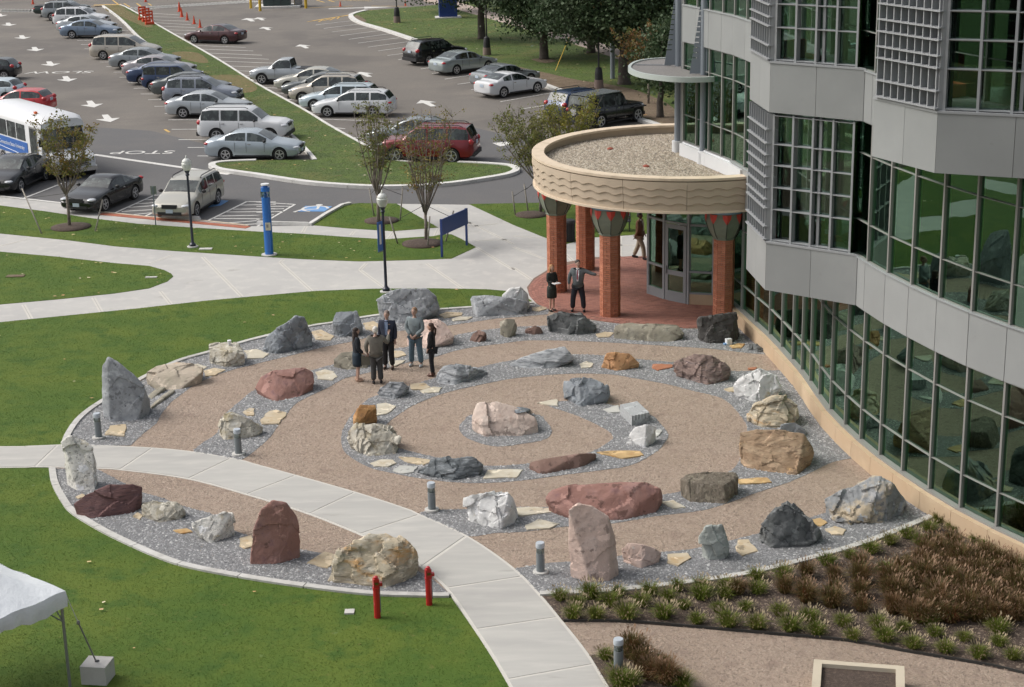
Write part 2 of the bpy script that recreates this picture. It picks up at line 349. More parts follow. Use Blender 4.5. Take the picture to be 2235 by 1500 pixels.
L5 = GP([(-600, 1028), (0, 1023), (60, 1022), (113, 1022)])+list(reversed(rimB))+GP([(985, 1306), (1035, 1377), (1077, 1442), (1110, 1499), (1170, 1610), (-600, 1700)])
for nm, P in (('lawn_beside_parking', L1), ('lawn_island', L2), ('lawn_triangle', L3), ('lawn_main', L4), ('lawn_front', L5), ('lawn_behind_terrace', L6)):
    sheet(nm, P, -0.05, 0.012, M['grass_base'])
grass('grass', L4, 418, .022, .014, .01, M['grass_base'], 'short mown green grass of the large lawn left of the stone circle')
grass('grass', L5, 607, .022, .012, .01, M['grass_base'], 'short mown green grass in the foreground around the tent')
grass('grass', L1, 283, .022, .018, .01, M['grass_base'], 'short mown grass strip between the sidewalk and the wide walkway')
grass('grass', L2, 283, .022, .018, .01, M['grass_base'], 'short mown grass of the rounded lawn island')
grass('grass', L3, 256, .022, .018, .01, M['grass_base'], 'short mown grass of the triangular lawn with a young tree')
grass('grass', L6, 256, .022, .018, .01, M['grass_base'], 'short mown grass behind the brick columns')
# fallen leaves on the lawns
M['fallen'] = rndmat('fallen_leaf', [(.55, .42, .12), (.62, .55, .38), (.45, .22, .08), (.6, .5, .25)])
def leaves_on(poly, dens, s, lab, zz=.05):
    P = visible(sample(poly, dens)); n = len(P); a = RNG.random(n)*6.28; ss = s*(.6+.8*RNG.random(n))
    V = np.zeros((n, 4, 3))
    for k in range(4):
        V[:, k, 0] = P[:, 0]+np.cos(a+k*1.57)*ss; V[:, k, 1] = P[:, 1]+np.sin(a+k*1.57)*ss*.7; V[:, k, 2] = zz+.02*RNG.random(n)
    obj('fallen_leaves', npmesh('fallen_leaves', V.reshape(-1, 3), np.arange(n*4).reshape(n, 4), M['fallen']), kind='stuff', label=lab, cat='leaves')
leaves_on(L1, .8, .05, 'yellow fallen leaves scattered on the grass strip'); leaves_on(L2, .35, .06, 'pale fallen leaves scattered on the rounded lawn island'); leaves_on(L4, .06, .06, 'few pale fallen leaves on the large lawn'); leaves_on(L5, .1, .05, 'few pale fallen leaves on the front lawn')
# --- labyrinth circle
circ = list(rimA)+GP([(1120, 1262), (972, 1290)])+list(rimB)+GP([(141, 1000)])+list(rimC)
circ_px_poly = list(rimA)+list(rimB)+list(rimC)+GP([(1215, 686), (1297, 702), (1335, 707), (1400, 713), (1472, 718), (1615, 716), (1660, 712), (1800, 800), (2000, 960), (2150, 1100)])
sheet('pink_gravel_paths', circ_px_poly, -0.05, 0.012, M['pink'])
sheet('pink_gravel_walk', GP([(1225, 1357), (1370, 1361), (1520, 1373), (1680, 1387), (1855, 1403), (1980, 1426), (2130, 1451), (2235, 1473), (2700, 1600), (2900, 1950), (1300, 1950), (1300, 1500)]), -0.05, 0.012, M['pink'])
pA = [(141, 974), (285, 974), (310, 950), (342, 925), (352, 905), (372, 880), (425, 840), (470, 820), (520, 805), (560, 795), (640, 776), (700, 760), (761, 748), (800, 738), (858, 725), (900, 721), (985, 711), (1032, 704), (1086, 696), (1130, 693), (1195, 687), (1200, 676)]
bandA = GP(pA)+list(reversed(rimC))
bandB = smooth(GP([(422, 988), (440, 970), (475, 945), (482, 915), (505, 893), (530, 872), (560, 850), (620, 828), (686, 808), (726, 797), (790, 778), (858, 763), (900, 757), (960, 745), (995, 733), (1024, 727), (1070, 720), (1137, 714), (1197, 712), (1240, 700), (1297, 702), (1335, 707), (1400, 713), (1472, 718), (1524, 719), (1615, 716), (1660, 715), (1700, 745), (1720, 776), (1695, 775), (1644, 773), (1558, 763), (1470, 757), (1386, 752), (1272, 746), (1157, 744), (1097, 751), (1014, 762), (957, 778), (930, 786), (893, 792), (855, 802), (810, 813), (764, 824), (748, 829), (710, 850), (652, 878), (630, 900), (610, 925), (590, 955), (560, 982), (527, 1005), (500, 1003), (460, 995)]), 3, True)
bandC = smooth(GP([(746, 948), (757, 923), (772, 902), (800, 875), (825, 864), (900, 842), (950, 826), (1010, 812), (1058, 800), (1100, 791), (1180, 779), (1255, 775), (1312, 777), (1401, 786), (1470, 792), (1530, 800), (1598, 811), (1633, 811), (1690, 810), (1730, 812), (1770, 870), (1840, 950), (1890, 1000), (1867, 1001), (1817, 1010), (1761, 1037), (1713, 1057), (1654, 1076), (1595, 1097), (1536, 1115), (1448, 1126), (1412, 1131), (1330, 1145), (1232, 1151), (1145, 1162), (1080, 1165), (1022, 1172), (970, 1150), (918, 1124), (935, 1116), (960, 1114), (1010, 1113), (1130, 1108), (1190, 1108), (1300, 1095), (1400, 1086), (1448, 1081), (1500, 1070), (1560, 1043), (1595, 1029), (1613, 1008), (1622, 985), (1628, 960), (1631, 934), (1619, 912), (1595, 884), (1566, 867), (1507, 853), (1462, 841), (1380, 826), (1326, 818), (1237, 817), (1130, 826), (1058, 839), (968, 860), (900, 887), (872, 905), (843, 928), (836, 950), (850, 972), (875, 981), (950, 999), (1058, 1018), (1155, 1013), (1225, 1003), (1290, 988), (1330, 965), (1338, 955), (1325, 940), (1273, 914), (1235, 900), (1201, 889), (1195, 882), (1225, 877), (1290, 876), (1330, 884), (1416, 905), (1440, 925), (1459, 950), (1450, 968), (1434, 986), (1380, 1016), (1310, 1028), (1237, 1037), (1130, 1051), (1022, 1056), (915, 1045), (857, 1034), (807, 1022), (764, 998), (747, 978)]), 3, True)
bandF = smooth(GP([(1002, 935), (1012, 920), (1040, 905), (1165, 905), (1192, 922), (1204, 942), (1190, 960), (1140, 970), (1085, 976), (1040, 966), (1012, 952)]), 4, True)
bandG = GP([(212, 1026), (240, 1040), (270, 1056), (310, 1076), (350, 1087), (402, 1107), (460, 1122), (512, 1160), (545, 1172), (600, 1190), (657, 1201), (732, 1214), (820, 1225), (880, 1238), (916, 1250), (940, 1262), (973, 1290)])+rimB[0:]+GP([(120, 1024)])
bandH = GP([(1180, 1301), (1122, 1243), (1150, 1238), (1200, 1230), (1290, 1225), (1350, 1215), (1440, 1207), (1500, 1202), (1560, 1190), (1620, 1175), (1680, 1160), (1740, 1140), (1790, 1125), (1830, 1110), (1900, 1090), (1960, 1070), (2000, 1085), (2060, 1120)])+rimA
bands = [bandA, bandB, bandC, bandF, bandG, bandH]
for i, P in enumerate(bands): sheet('grey_gravel_band', P, -0.04, 0.018+0.0004*i, M['grey'])
M['chips'] = rndmat('gravel_chip', [(.11, .113, .118), (.24, .242, .246), (.36, .36, .36), (.15, .153, .158), (.52, .52, .51)])
pebbles('gravel_chips', bands, 420, .016, .042, .018, M['chips'], 'loose blue grey gravel filling the bands between the pink paths')
M['pinkchips'] = rndmat('pink_chip', [(.33, .25, .19), (.46, .37, .30), (.24, .18, .14), (.39, .305, .24)])
pebbles('stone_dust', [circ_px_poly], 240, .014, .038, .008, M['pinkchips'], 'loose pink crushed stone on the labyrinth paths', squash=.4)
# rim kerb stones
kerb('granite_edging', rimA, .17, .06, M['kerb_stone'], 1.6); kerb('granite_edging', rimB, .17, .06, M['kerb_stone'], 1.6); kerb('granite_edging', rimC, .17, .06, M['kerb_stone'], 1.6)
# --- curved concrete path of slabs
ptop = smooth(GP(path_top), 6); pbot = smooth(GP(path_bot), 6)
def near_i(P, q): return min(range(len(P)), key=lambda i: (P[i]-q).length)
cuts = [((-600, 978), (-600, 1028)), ((-350, 977), (-390, 1026)), ((-120, 976), (-160, 1024)), ((125, 972), (75, 1022)), ((338, 979), (262, 1027)), ((510, 1004), (410, 1048)), ((650, 1040), (540, 1083)), ((778, 1077), (665, 1122)), ((918, 1125), (783, 1169)), ((1026, 1177), (916, 1240)), ((1125, 1262), (972, 1288)), ((1221, 1352), (1035, 1379)), ((1300, 1457), (1108, 1483)), ((1390, 1600), (1170, 1610))]
pa = empty('curved_concrete_path', G(500, 1040), kind='structure'); po = pa.location
def lerp_curve(P, a, b):
    """points of P between the ones nearest to a and b, ends exact"""
    i, j = near_i(P, a), near_i(P, b); mid = P[i+1:j]
    return [a]+[p for p in mid if (p-a).length > .05 and (p-b).length > .05]+[b]
ctop = [ptop[near_i(ptop, G(*c[0]))] for c in cuts]; cbot = [pbot[near_i(pbot, G(*c[1]))] for c in cuts]
sheet('path_joint_bed', [p for p in ptop]+[p for p in reversed(pbot)], -0.05, 0.024, M['joint'])
for i in range(len(cuts)-1):
    A = lerp_curve(ptop, ctop[i], ctop[i+1]); B = lerp_curve(pbot, cbot[i], cbot[i+1]); g = 0.035
    def shr(P, P2):
        P = P[:]; P[0] = P[0]+(P[1]-P[0]).normalized()*g; P[-1] = P[-1]-(P[-1]-P[-2]).normalized()*g; return P
    A, B = shr(A, B), shr(B, A); ins = .07
    def inset(P, Q): return [p+(min(Q, key=lambda q: (q-p).length)-p).normalized()*ins for p in P]
    A2, B2 = inset(A, B), inset(B, A)
    poly = [p-po for p in A2]+[p-po for p in reversed(B2)]
    MB().prism(poly, 0.0, 0.032).build('slab', M['concrete_b'], pa)
vary(M['concrete_b'], .035); vary(M['kerb_stone'], .06); vary(M['terra'], .12)
# walkway joint lines (tooled grooves with a pale border)
jl = [((510, 812-620-15), (0, 0))]
joints = [((205, 1163), (275, 1290)), ((815, 1100), (885, 1225)), ((1400, 1045), (1495, 1160)), ((1770, 745), (2110, 1090)), ((1300, 805), (1500, 730)), ((0, 650), (240, 590))]
J = [((a[0]/4, 375+a[1]/4), (b[0]/4, 375+b[1]/4)) for a, b in joints]
J += [((560+a[0]/3.99, 375+a[1]/3.99), (560+b[0]/3.99, 375+b[1]/3.99)) for a, b in [((205, 790), (490, 1048)), ((205, 790), (235, 765)), ((900, 855), (1110, 1010)), ((900, 855), (960, 795)), ((1480, 800), (1800, 1020)), ((1915, 660), (2235, 855)), ((1560, 290), (1700, 350)), ((1850, 440), (2235, 630)), ((1850, 440), (1850, 470)), ((820, 555), (850, 520)), ((400, 530), (430, 478)), ((1140, 590), (1190, 525)), ((1550, 565), (1583, 490)), ((1900, 600), (2235, 590)), ((1850, 480), (2100, 450))]]
J += [((1120+a[0]/3.99, 375+a[1]/3.99), (1120+b[0]/3.99, 375+b[1]/3.99)) for a, b in [((0, 835), (160, 940)), ((0, 655), (275, 760)), ((0, 560), (275, 575)), ((440, 700), (530, 790)), ((690, 640), (1060, 640)), ((930, 560), (930, 740))]]
jb = MB(); jc = MB()
for a, b in J:
    strip(jb, [G(*a), G(*b)], .16, -0.02, .004); strip(jc, [G(*a), G(*b)], .014, -0.02, .007)
jb.build('walkway_joint_border', M['joint'], kind='structure'); jc.build('walkway_joint_groove', mat('groove', (.3, .29, .27), .9), kind='structure')
# --- brick terrace
terr_px = [(1236, 573), (1195, 590), (1165, 608), (1150, 628), (1155, 645), (1175, 668), (1215, 685), (1297, 700), (1335, 705), (1400, 711), (1472, 716), (1524, 717), (1615, 714), (1655, 712), (1700, 690), (1600, 600), (1500, 560), (1420, 560), (1300, 562)]
TERR = GP(terr_px)
sheet('brick_terrace', TERR, -0.05, 0.014, mat('paver_bed', (.20, .13, .10), .95))
M['paver'] = rndmat('clay_paver', [(.30, .13, .095), (.36, .165, .125), (.25, .11, .085), (.33, .155, .12)], .75)
def inside(p, poly):
    c = False; n = len(poly)
    for i in range(n):
        a, b = poly[i], poly[i-1]
        if (a[1] > p[1]) != (b[1] > p[1]) and p[0] < (b[0]-a[0])*(p[1]-a[1])/(b[1]-a[1])+a[0]: c = not c
    return c
pv = MB(); TC = Vector((5.6, 57.25, 0)); TR = 5.0
xs = [p.x for p in TERR]; ys = [p.y for p in TERR]
for k in range(4):                                   # curved border courses
    r = 4.93-k*.11; n = int(2*math.pi*r/.22)
    for i in range(n):
        a = 2*math.pi*i/n; c = TC+Vector((math.cos(a), math.sin(a), 0))*r
        if inside(c, TERR): pv.box((c.x, c.y, .016), (.10, .205, .014), a)
jy = 0; y = min(ys)
while y < max(ys):
    x = min(xs)+(.1 if jy % 2 else 0)
    while x < max(xs):
        c = Vector((x, y, 0))
        if (c-TC).length < 4.54 and inside(c, TERR): pv.box((x, y, .016+random.uniform(-.001, .001)), (.192, .094, .014), .0)
        x += .2
    y += .102; jy += 1
pv.build('clay_pavers', M['paver'], kind='stuff', label='small red brown clay pavers laid in a rounded terrace under the canopy', cat='paving')
# --- planting beds
bed = list(reversed(rimA))+GP([(2120, 1165), (2300, 1270), (2700, 1480), (2700, 1600), (2235, 1473), (2130, 1450), (1980, 1425), (1855, 1402), (1680, 1386), (1520, 1372), (1370, 1360), (1232, 1359)])
sheet('planting_bed', bed, -0.05, 0.022, M['mulch'])
bed2 = GP([(1286, 1431), (1305, 1432), (1350, 1424), (1395, 1427), (1457, 1445), (1480, 1462), (1505, 1500), (1525, 1600), (1390, 1600), (1328, 1500)])
sheet('planting_bed', bed2, -0.05, 0.024, M['mulch'])
M['mulchchip'] = rndmat('mulch_chip', [(.06, .04, .03), (.14, .10, .075), (.22, .17, .13), (.09, .06, .045)])
pebbles('mulch_chips', [bed, bed2], 260, .02, .05, .018, M['mulchchip'], 'brown shredded bark mulch between the ornamental grasses', 'mulch', squash=.4)
strip_e = MB(); strip(strip_e, smooth(GP([(1230, 1359), (1370, 1360), (1520, 1372), (1680, 1386), (1855, 1402), (1980, 1425), (2130, 1450), (2235, 1473), (2500, 1545)]), 4), .02, -.05, .07); strip_e.build('bed_edging', mat('black_edging', (.03, .03, .028), .6), label='thin black edging strip along the planting bed and gravel walk', cat='edging')
# --- parking lot islands
gk = M['grass_far']
med = smooth(GP([(225, 15), (250, 33), (272, 52), (305, 85), (350, 117), (395, 143), (445, 170), (495, 200), (540, 225), (590, 262), (637, 300), (668, 330), (688, 353)]), 4) + \
      smooth(GP([(560, 354), (490, 357), (463, 362)]), 4)[0:] + smooth(GP([(475, 370), (510, 376), (560, 383), (660, 398), (735, 405), (810, 409), (870, 409), (935, 406), (1000, 400), (1060, 391), (1105, 383), (1122, 377), (1124, 372), (1110, 366), (1060, 361), (1000, 359), (900, 358), (845, 350), (800, 323), (720, 278), (660, 241), (559, 185), (475, 132), (370, 72), (283, 22), (262, 13)]), 4)
sheet('grass_median', med, -0.1, 0.10, gk)
right_e = smooth(GP([(262, 13), (283, 22), (370, 72), (475, 132), (559, 185), (660, 241), (720, 278), (800, 323), (845, 350), (900, 358)]), 4)
left_e = smooth(GP([(225, 15), (250, 33), (272, 52), (305, 85), (350, 117), (395, 143), (445, 170), (495, 200), (540, 225), (590, 262), (637, 300), (668, 330), (688, 353)]), 4)
tear = smooth(GP([(560, 354), (490, 357), (463, 363), (475, 372), (510, 378), (560, 385), (660, 400), (735, 407), (810, 411), (870, 411), (935, 408), (1000, 402), (1060, 393), (1105, 385), (1125, 377), (1125, 371), (1108, 365), (1060, 361), (1000, 358)]), 5)
kerb('median_kerb', right_e, .16, .13, M['kerb'], 6); kerb('median_kerb', left_e, .2, .13, M['kerb'], 6); kerb('teardrop_kerb', tear, .34, .14, M['kerb'], 3)
camp = GP([(765, 38), (775, 31), (790, 26), (861, 21), (1000, 9), (1200, -20), (1700, -60), (1900, 100), (1800, 330), (1425, 273), (1395, 263), (1300, 228), (1235, 205), (1185, 187), (1100, 155), (1000, 120), (905, 89), (835, 66), (785, 51)])
sheet('campus_lawn', camp, -0.1, 0.10, gk)
kerb('campus_kerb', smooth(GP([(800, 25), (775, 31), (766, 38), (785, 51), (835, 66), (905, 89), (1000, 120), (1100, 155), (1185, 187), (1235, 205), (1300, 228), (1395, 263), (1425, 273), (1520, 305)]), 5), .42, .15, M['kerb'], 3.5)
grass('grass', med, 150, .018, .03, .10, M['grass_far'], 'uneven grass with dry patches on the parking lot median'); grass('grass', camp, 40, .022, .045, .10, M['grass_far'], 'grass of the campus lawn under the shade trees')
leaves_on([(p.x, p.y) for p in camp], .12, .10, 'brown fallen leaves on the campus lawn', .115); leaves_on([(p.x, p.y) for p in med], .25, .07, 'pale fallen leaves on the grass median', .115)
sheet('far_sidewalk', GP([(925, 2), (960, -4), (1120, 42), (1283, 88), (1383, 122), (1480, 160), (1600, 210), (1600, 235), (1470, 180), (1370, 140), (1270, 105), (1120, 59)]), -0.05, 0.115, mat('far_concrete', (.42, .34, .29), .9, [((.36, .3, .26), .5, .4, .7)]))
soilp = [[(1125, 150), (1180, 160), (1260, 178), (1330, 188), (1400, 205), (1470, 240), (1470, 280), (1400, 258), (1320, 230), (1250, 205), (1190, 185)], [(1000, 112), (1080, 140), (1130, 158), (1110, 160), (1040, 136)], [(1160, 133), (1190, 131), (1215, 136), (1190, 141)], [(780, 36), (800, 48), (790, 50), (772, 42)]]
for q in soilp: sheet('bare_soil_patch', smooth(GP(q), 4, True), -0.05, 0.106, M['soil'])
for q in ([(228, 18), (262, 14), (280, 26), (330, 55), (320, 62), (262, 38)], [(450, 172), (520, 168), (560, 192), (548, 205), (500, 203)], [(375, 118), (430, 118), (455, 140), (410, 135)]): sheet('dry_grass_patch', smooth(GP(q), 4, True), -0.05, 0.105, mat('dry_grass', (.16, .12, .05), .95, [((.10, .12, .03), 2, .45, .7), ((.25, .14, .06), 5, .6, .75)]))
# --- sidewalk kerb and terracotta strip
kerb('sidewalk_kerb', GP([(-500, 392), (0, 429), (162, 447), (220, 462)]), .15, .03, M['kerb'], 4)
kerb('sidewalk_kerb', GP([(220, 462), (320, 473), (450, 482), (542, 492)]), .10, .012, mat('kerb_buff', (.62, .52, .40), .8), 4)
kerb('sidewalk_kerb', GP([(675, 493), (711, 470), (747, 450), (765, 446)]), .18, .10, M['kerb'], 3)
ts = MB(); n = 26; A0, A1 = G(219, 467), G(542, 497)
tr = empty('terracotta_strip', A0, kind='structure')
for i in range(n):
    q = A0.lerp(A1, (i+.5)/n)-A0; d = (A1-A0); MB().box((q.x, q.y, .004), ((A1-A0).length/n-.012, .36, .03), math.atan2(d.y, d.x)).build('tile', M['terra'], tr)
# --- road markings
Wp, Yp = M['white_paint'], M['yellow_paint']
mk = MB(); ZM = -0.008
def seg(mb, a, b, w=.11, z=ZM): strip(mb, [G(*a), G(*b)], w, z-.006, z)
def segw(mb, a, b, w=.11, z=ZM): strip(mb, [a, b], w, z-.006, z)
HD = (G(662, 350)-G(455, 350)).normalized()            # stall direction of the left row
z1 = lambda x, y: (x/3.99, y/3.99)
for x, y in [(560, 225), (600, 270), (625, 310), (670, 352), (705, 388), (735, 425), (800, 475), (870, 540), (925, 580), (990, 628), (1040, 672), (1115, 718), (1165, 768), (1225, 818), (1290, 868), (1345, 925), (1435, 988), (1465, 1043), (1495, 1125), (1555, 1215), (1635, 1283), (1720, 1357)]:
    a = G(*z1(x, y)); segw(mk, a, a+HD*5.2)
a = G(0, 182); segw(mk, a, a-HD*4+Vector((0, 0, 0)))
for x, y in [(25, 182), (35, 194)]: a = G(x, y); segw(mk, a, a-HD*4)
for q in [((1320, 115), (1560, 130)), ((1330, 145), (1600, 152)), ((1335, 172), (1640, 185)), ((1345, 197), (1660, 215)), ((1390, 227), (1700, 240)), ((1430, 258), (1740, 268)), ((1475, 292), (1600, 296)), ((1540, 325), (1600, 328)), ((1690, 395), (2140, 412)), ((1735, 427), (2205, 443)), ((1780, 460), (2280, 480)), ((1830, 495), (2340, 515)), ((1895, 530), (2390, 550)), ((1955, 572), (2400, 590)), ((2040, 614), (2300, 625)), ((2120, 657), (2240, 665))]:
    seg(mk, z1(*q[0]), z1(*q[1]), .1)
z2 = lambda x, y: (560+x/3.99, y/3.99)
for q in [((70, 760), (200, 768)), ((150, 808), (300, 816)), ((225, 863), (330, 869)), ((310, 917), (410, 922)), ((425, 975), (530, 983)), ((530, 1035), (1180, 1058)), ((630, 1105), (770, 1120)), ((800, 1195), (1000, 1205)), ((870, 1270), (1000, 1280)), ((1730, 1400), (1980, 1413)),
          ((515, 217), (830, 180)), ((585, 248), (900, 208)), ((655, 278), (1000, 238)), ((730, 310), (1080, 265)), ((805, 342), (1160, 293)), ((885, 375), (1240, 328)), ((970, 410), (1340, 360)), ((1060, 443), (1340, 404)), ((1140, 483), (1340, 456)), ((1235, 520), (1340, 506)), ((1430, 600), (1560, 583)), ((1530, 640), (1600, 632)), ((1640, 688), (1930, 645)), ((1750, 733), (1990, 700)), ((1870, 780), (2000, 760)), ((2125, 885), (2600, 803)), ((2300, 950), (2680, 890)), ((2400, 1020), (2700, 980))]:
    seg(mk, z2(*q[0]), z2(*q[1]), .1)
mk.build('parking_stall_lines', Wp, kind='structure')
ml = MB()
seg(ml, (205, 337), (500, 380), .3); seg(ml, (0, 437-8), (140, 398), .12) if False else None
seg(ml, (50, 433), (143, 397), .11); seg(ml, (160, 447), (172, 440), .11)
for a, b in [((1005, 355), (1340, 205)), ((1340, 205), (1440, 200)), ((1110, 310), (1400, 290)), ((1180, 280), (1420, 262)), ((1060, 345), (1400, 325)), ((1250, 245), (1430, 235)), ((1265, 385), (1395, 325)), ((1165, 372), (1330, 355)),
             ((1800, 430), (2150, 258)), ((2150, 258), (2400, 262)), ((2090, 290), (2400, 283)), ((2030, 325), (2400, 320)), ((1970, 350), (2400, 345)), ((1900, 385), (2380, 375)), ((1850, 405), (2300, 410)), ((1980, 445), (2235, 425)), ((2100, 462), (2400, 440))]:
    seg(ml, (a[0]/3.99, 375+a[1]/3.99), (b[0]/3.99, 375+b[1]/3.99), .1, -.004)
for a, b in [((0, 262), (335, 283)), ((335, 283), (0, 478)), ((0, 300), (290, 300)), ((0, 325), (240, 322)), ((0, 352), (240, 345)), ((0, 380), (150, 372)), ((0, 415), (130, 400))]:
    seg(ml, (560+a[0]/3.99, 375+a[1]/3.99), (560+b[0]/3.99, 375+b[1]/3.99), .1, -.004)
ml.build('hatched_aisle_lines', Wp, kind='structure')
cw = MB()
for i in range(34):
    t = i/34; x = 275+t*285; y = 19.5-t*17.5; a = G(x, y); d = (G(x+10, y-.6)-a).normalized(); n = Vector((-d.y, d.x, 0))
    segw(cw, a-n*1.1+d*.5, a+n*1.1-d*.5, .55)
for i in range(14):
    x = -5+i*7.5; a = G(x, 22.5+i*.08); n = Vector((-.2, 1, 0)).normalized(); segw(cw, a-n*1.3, a+n*1.3, .55)
cw.build('crosswalk_bars', Wp, kind='structure')
ym = MB()
for q in [((800, 55), (1065, 50)), ((1080, 30), (1130, 60)), ((1190, 30), (1230, 58)), ((1290, 30), (1320, 48)), ((980, 0), (1040, 45)), ((1435, 1125), (1475, 1150))]: seg(ym, z1(*q[0]), z1(*q[1]), .14)
for q in [((440, 190), (820, 130)), ((490, 180), (800, 130)), ((540, 190), (590, 165)), ((640, 175), (690, 150)), ((700, 165), (730, 140)), ((580, 180), (640, 165)), ((620, 0), (1000, 8)), ((460, 68), (840, 52)), ((1000, 52), (1320, 55)), ((520, 0), (590, 20)), ((620, 0), (680, 18))]: seg(ym, z2(*q[0]), z2(*q[1]), .14)
seg(ym, (205, 14), (266, 12.5), .7, .12)
ym.build('yellow_road_lines', Yp, kind='structure')
am = MB()
def arrow(px, py, ang, L=2.4, w=1.0):
    c = G(px, py); R = Matrix.Rotation(ang, 2); P = [(-L/2, -w*.13), (L*.05, -w*.16), (L*.05, -w*.5), (L/2, 0), (L*.05, w*.5), (L*.05, w*.16), (-L/2, w*.13)]
    am.prism([(c.x+(R @ Vector(p)).x, c.y+(R @ Vector(p)).y) for p in P], ZM-.006, ZM)
dn = math.atan2(G(227, 262).y-G(45, 25).y, G(227, 262).x-G(45, 25).x)
for p in [(19, 53), (0, 33), (49, 81), (77, 107), (110, 139), (146, 172), (200, 227), (235, 258)]: arrow(*p, dn, 2.9, 1.35)
up = math.pi+dn
for p in [(581, 62), (662, 101), (568, 41)]: arrow(*p, up, 2.6, 1.2)
arrow(545, 43, up, 3, 1.5); arrow(796, 162, up, 2.7, 1.25); arrow(932, 225, up, 2.7, 1.25); arrow(788, 17, 0.1, 6, 1.8)
for q in [((1075, 312), (1110, 309), (1123, 314), (1092, 319))]: am.prism(GP(q), ZM-.006, ZM)
am.build('painted_arrows', Wp, kind='structure')
ln_dir = (G(227, 262)-G(45, 25)).normalized()
for t, p, s in (('STOP', (312, 332), 1.25), ('SLOW', (131, 157.5), 1.5)):
    c = G(*p); me = text_mesh(t, s, Wp, .003); o = obj('road_lettering', me, kind='structure', loc=(c.x, c.y, ZM)); o.rotation_euler = (0, 0, math.pi-.08); o.scale = (1.12, 1.0, 1)
# accessible symbol squares
bp = MB(); bp.prism(GP([(650, 461.5), (667, 449.5), (725, 450.5), (708, 461.5)]), -.012, -.003); bp.prism(GP([(455, 452), (478, 436), (499, 438), (482, 448)]), -.012, -.003)
bp.build('accessible_bay_square', M['blue_paint'], kind='structure')
wm = MB(); c = G(688, 455.5); ring = [c+Vector((math.cos(t)*.55, math.sin(t)*.55, 0)) for t in [i*.4 for i in range(12)]]
strip(wm, ring, .12, -.008, .0); strip(wm, [c+Vector((.1, .5, 0)), c+Vector((.1, -.1, 0)), c+Vector((-.55, -.1, 0)), c+Vector((-.85, -.6, 0))], .13, -.008, .001); wm.prism([(c.x+.1+.16*math.cos(i), c.y+.75+.16*math.sin(i)) for i in range(6)], -.008, .0)
wm.build('wheelchair_symbol', Wp, kind='structure')
# ================================================================== BOULDERS AND FLAGSTONES
GAIN = {'grey_limestone': 1.45, 'blue_grey_slate': 1.35, 'dark_basalt': 1.25, 'striped_gneiss': 1.2, 'dark_striped_gneiss': 1.15, 'tan_gneiss': 1.15, 'tan_sandstone': 1.15, 'cream_quartzite': 1.0, 'white_marble': 1.12, 'spotted_white_rock': 1.05, 'lichened_white_rock': 1.02, 'red_granite': 1.32, 'dark_red_sandstone': 1.15, 'brown_sandstone': 1.2, 'layered_brown_rock': 1.15, 'pink_granite': 1.1, 'orange_sandstone': 1.25, 'rusty_brown_rock': 1.15, 'petrified_wood': 1.2, 'greenish_grey_rock': 1.2, 'mossy_brown_rock': 1.45}
def rockmat(name, base, layers, strata=None, bump=.8):
    g = GAIN.get(name, 1); base = tuple(x*g for x in base); layers = [(tuple(x*g for x in L[0]),)+tuple(L[1:]) for L in layers]
    layers = layers+[(tuple(min(.8, x*1.35+.03) for x in base), 2.8, .585, .615, 9), (tuple(x*.55 for x in base), 3.7, .60, .64, 10)]
    m = mat(name, base, .85, layers, [(6, .6*bump, .06), (30, .5*bump, .02)], obj=False, vscale=strata[0] if strata else (1, 1, 1), vrot=strata[1] if strata else (0, 0, 0))
    return m
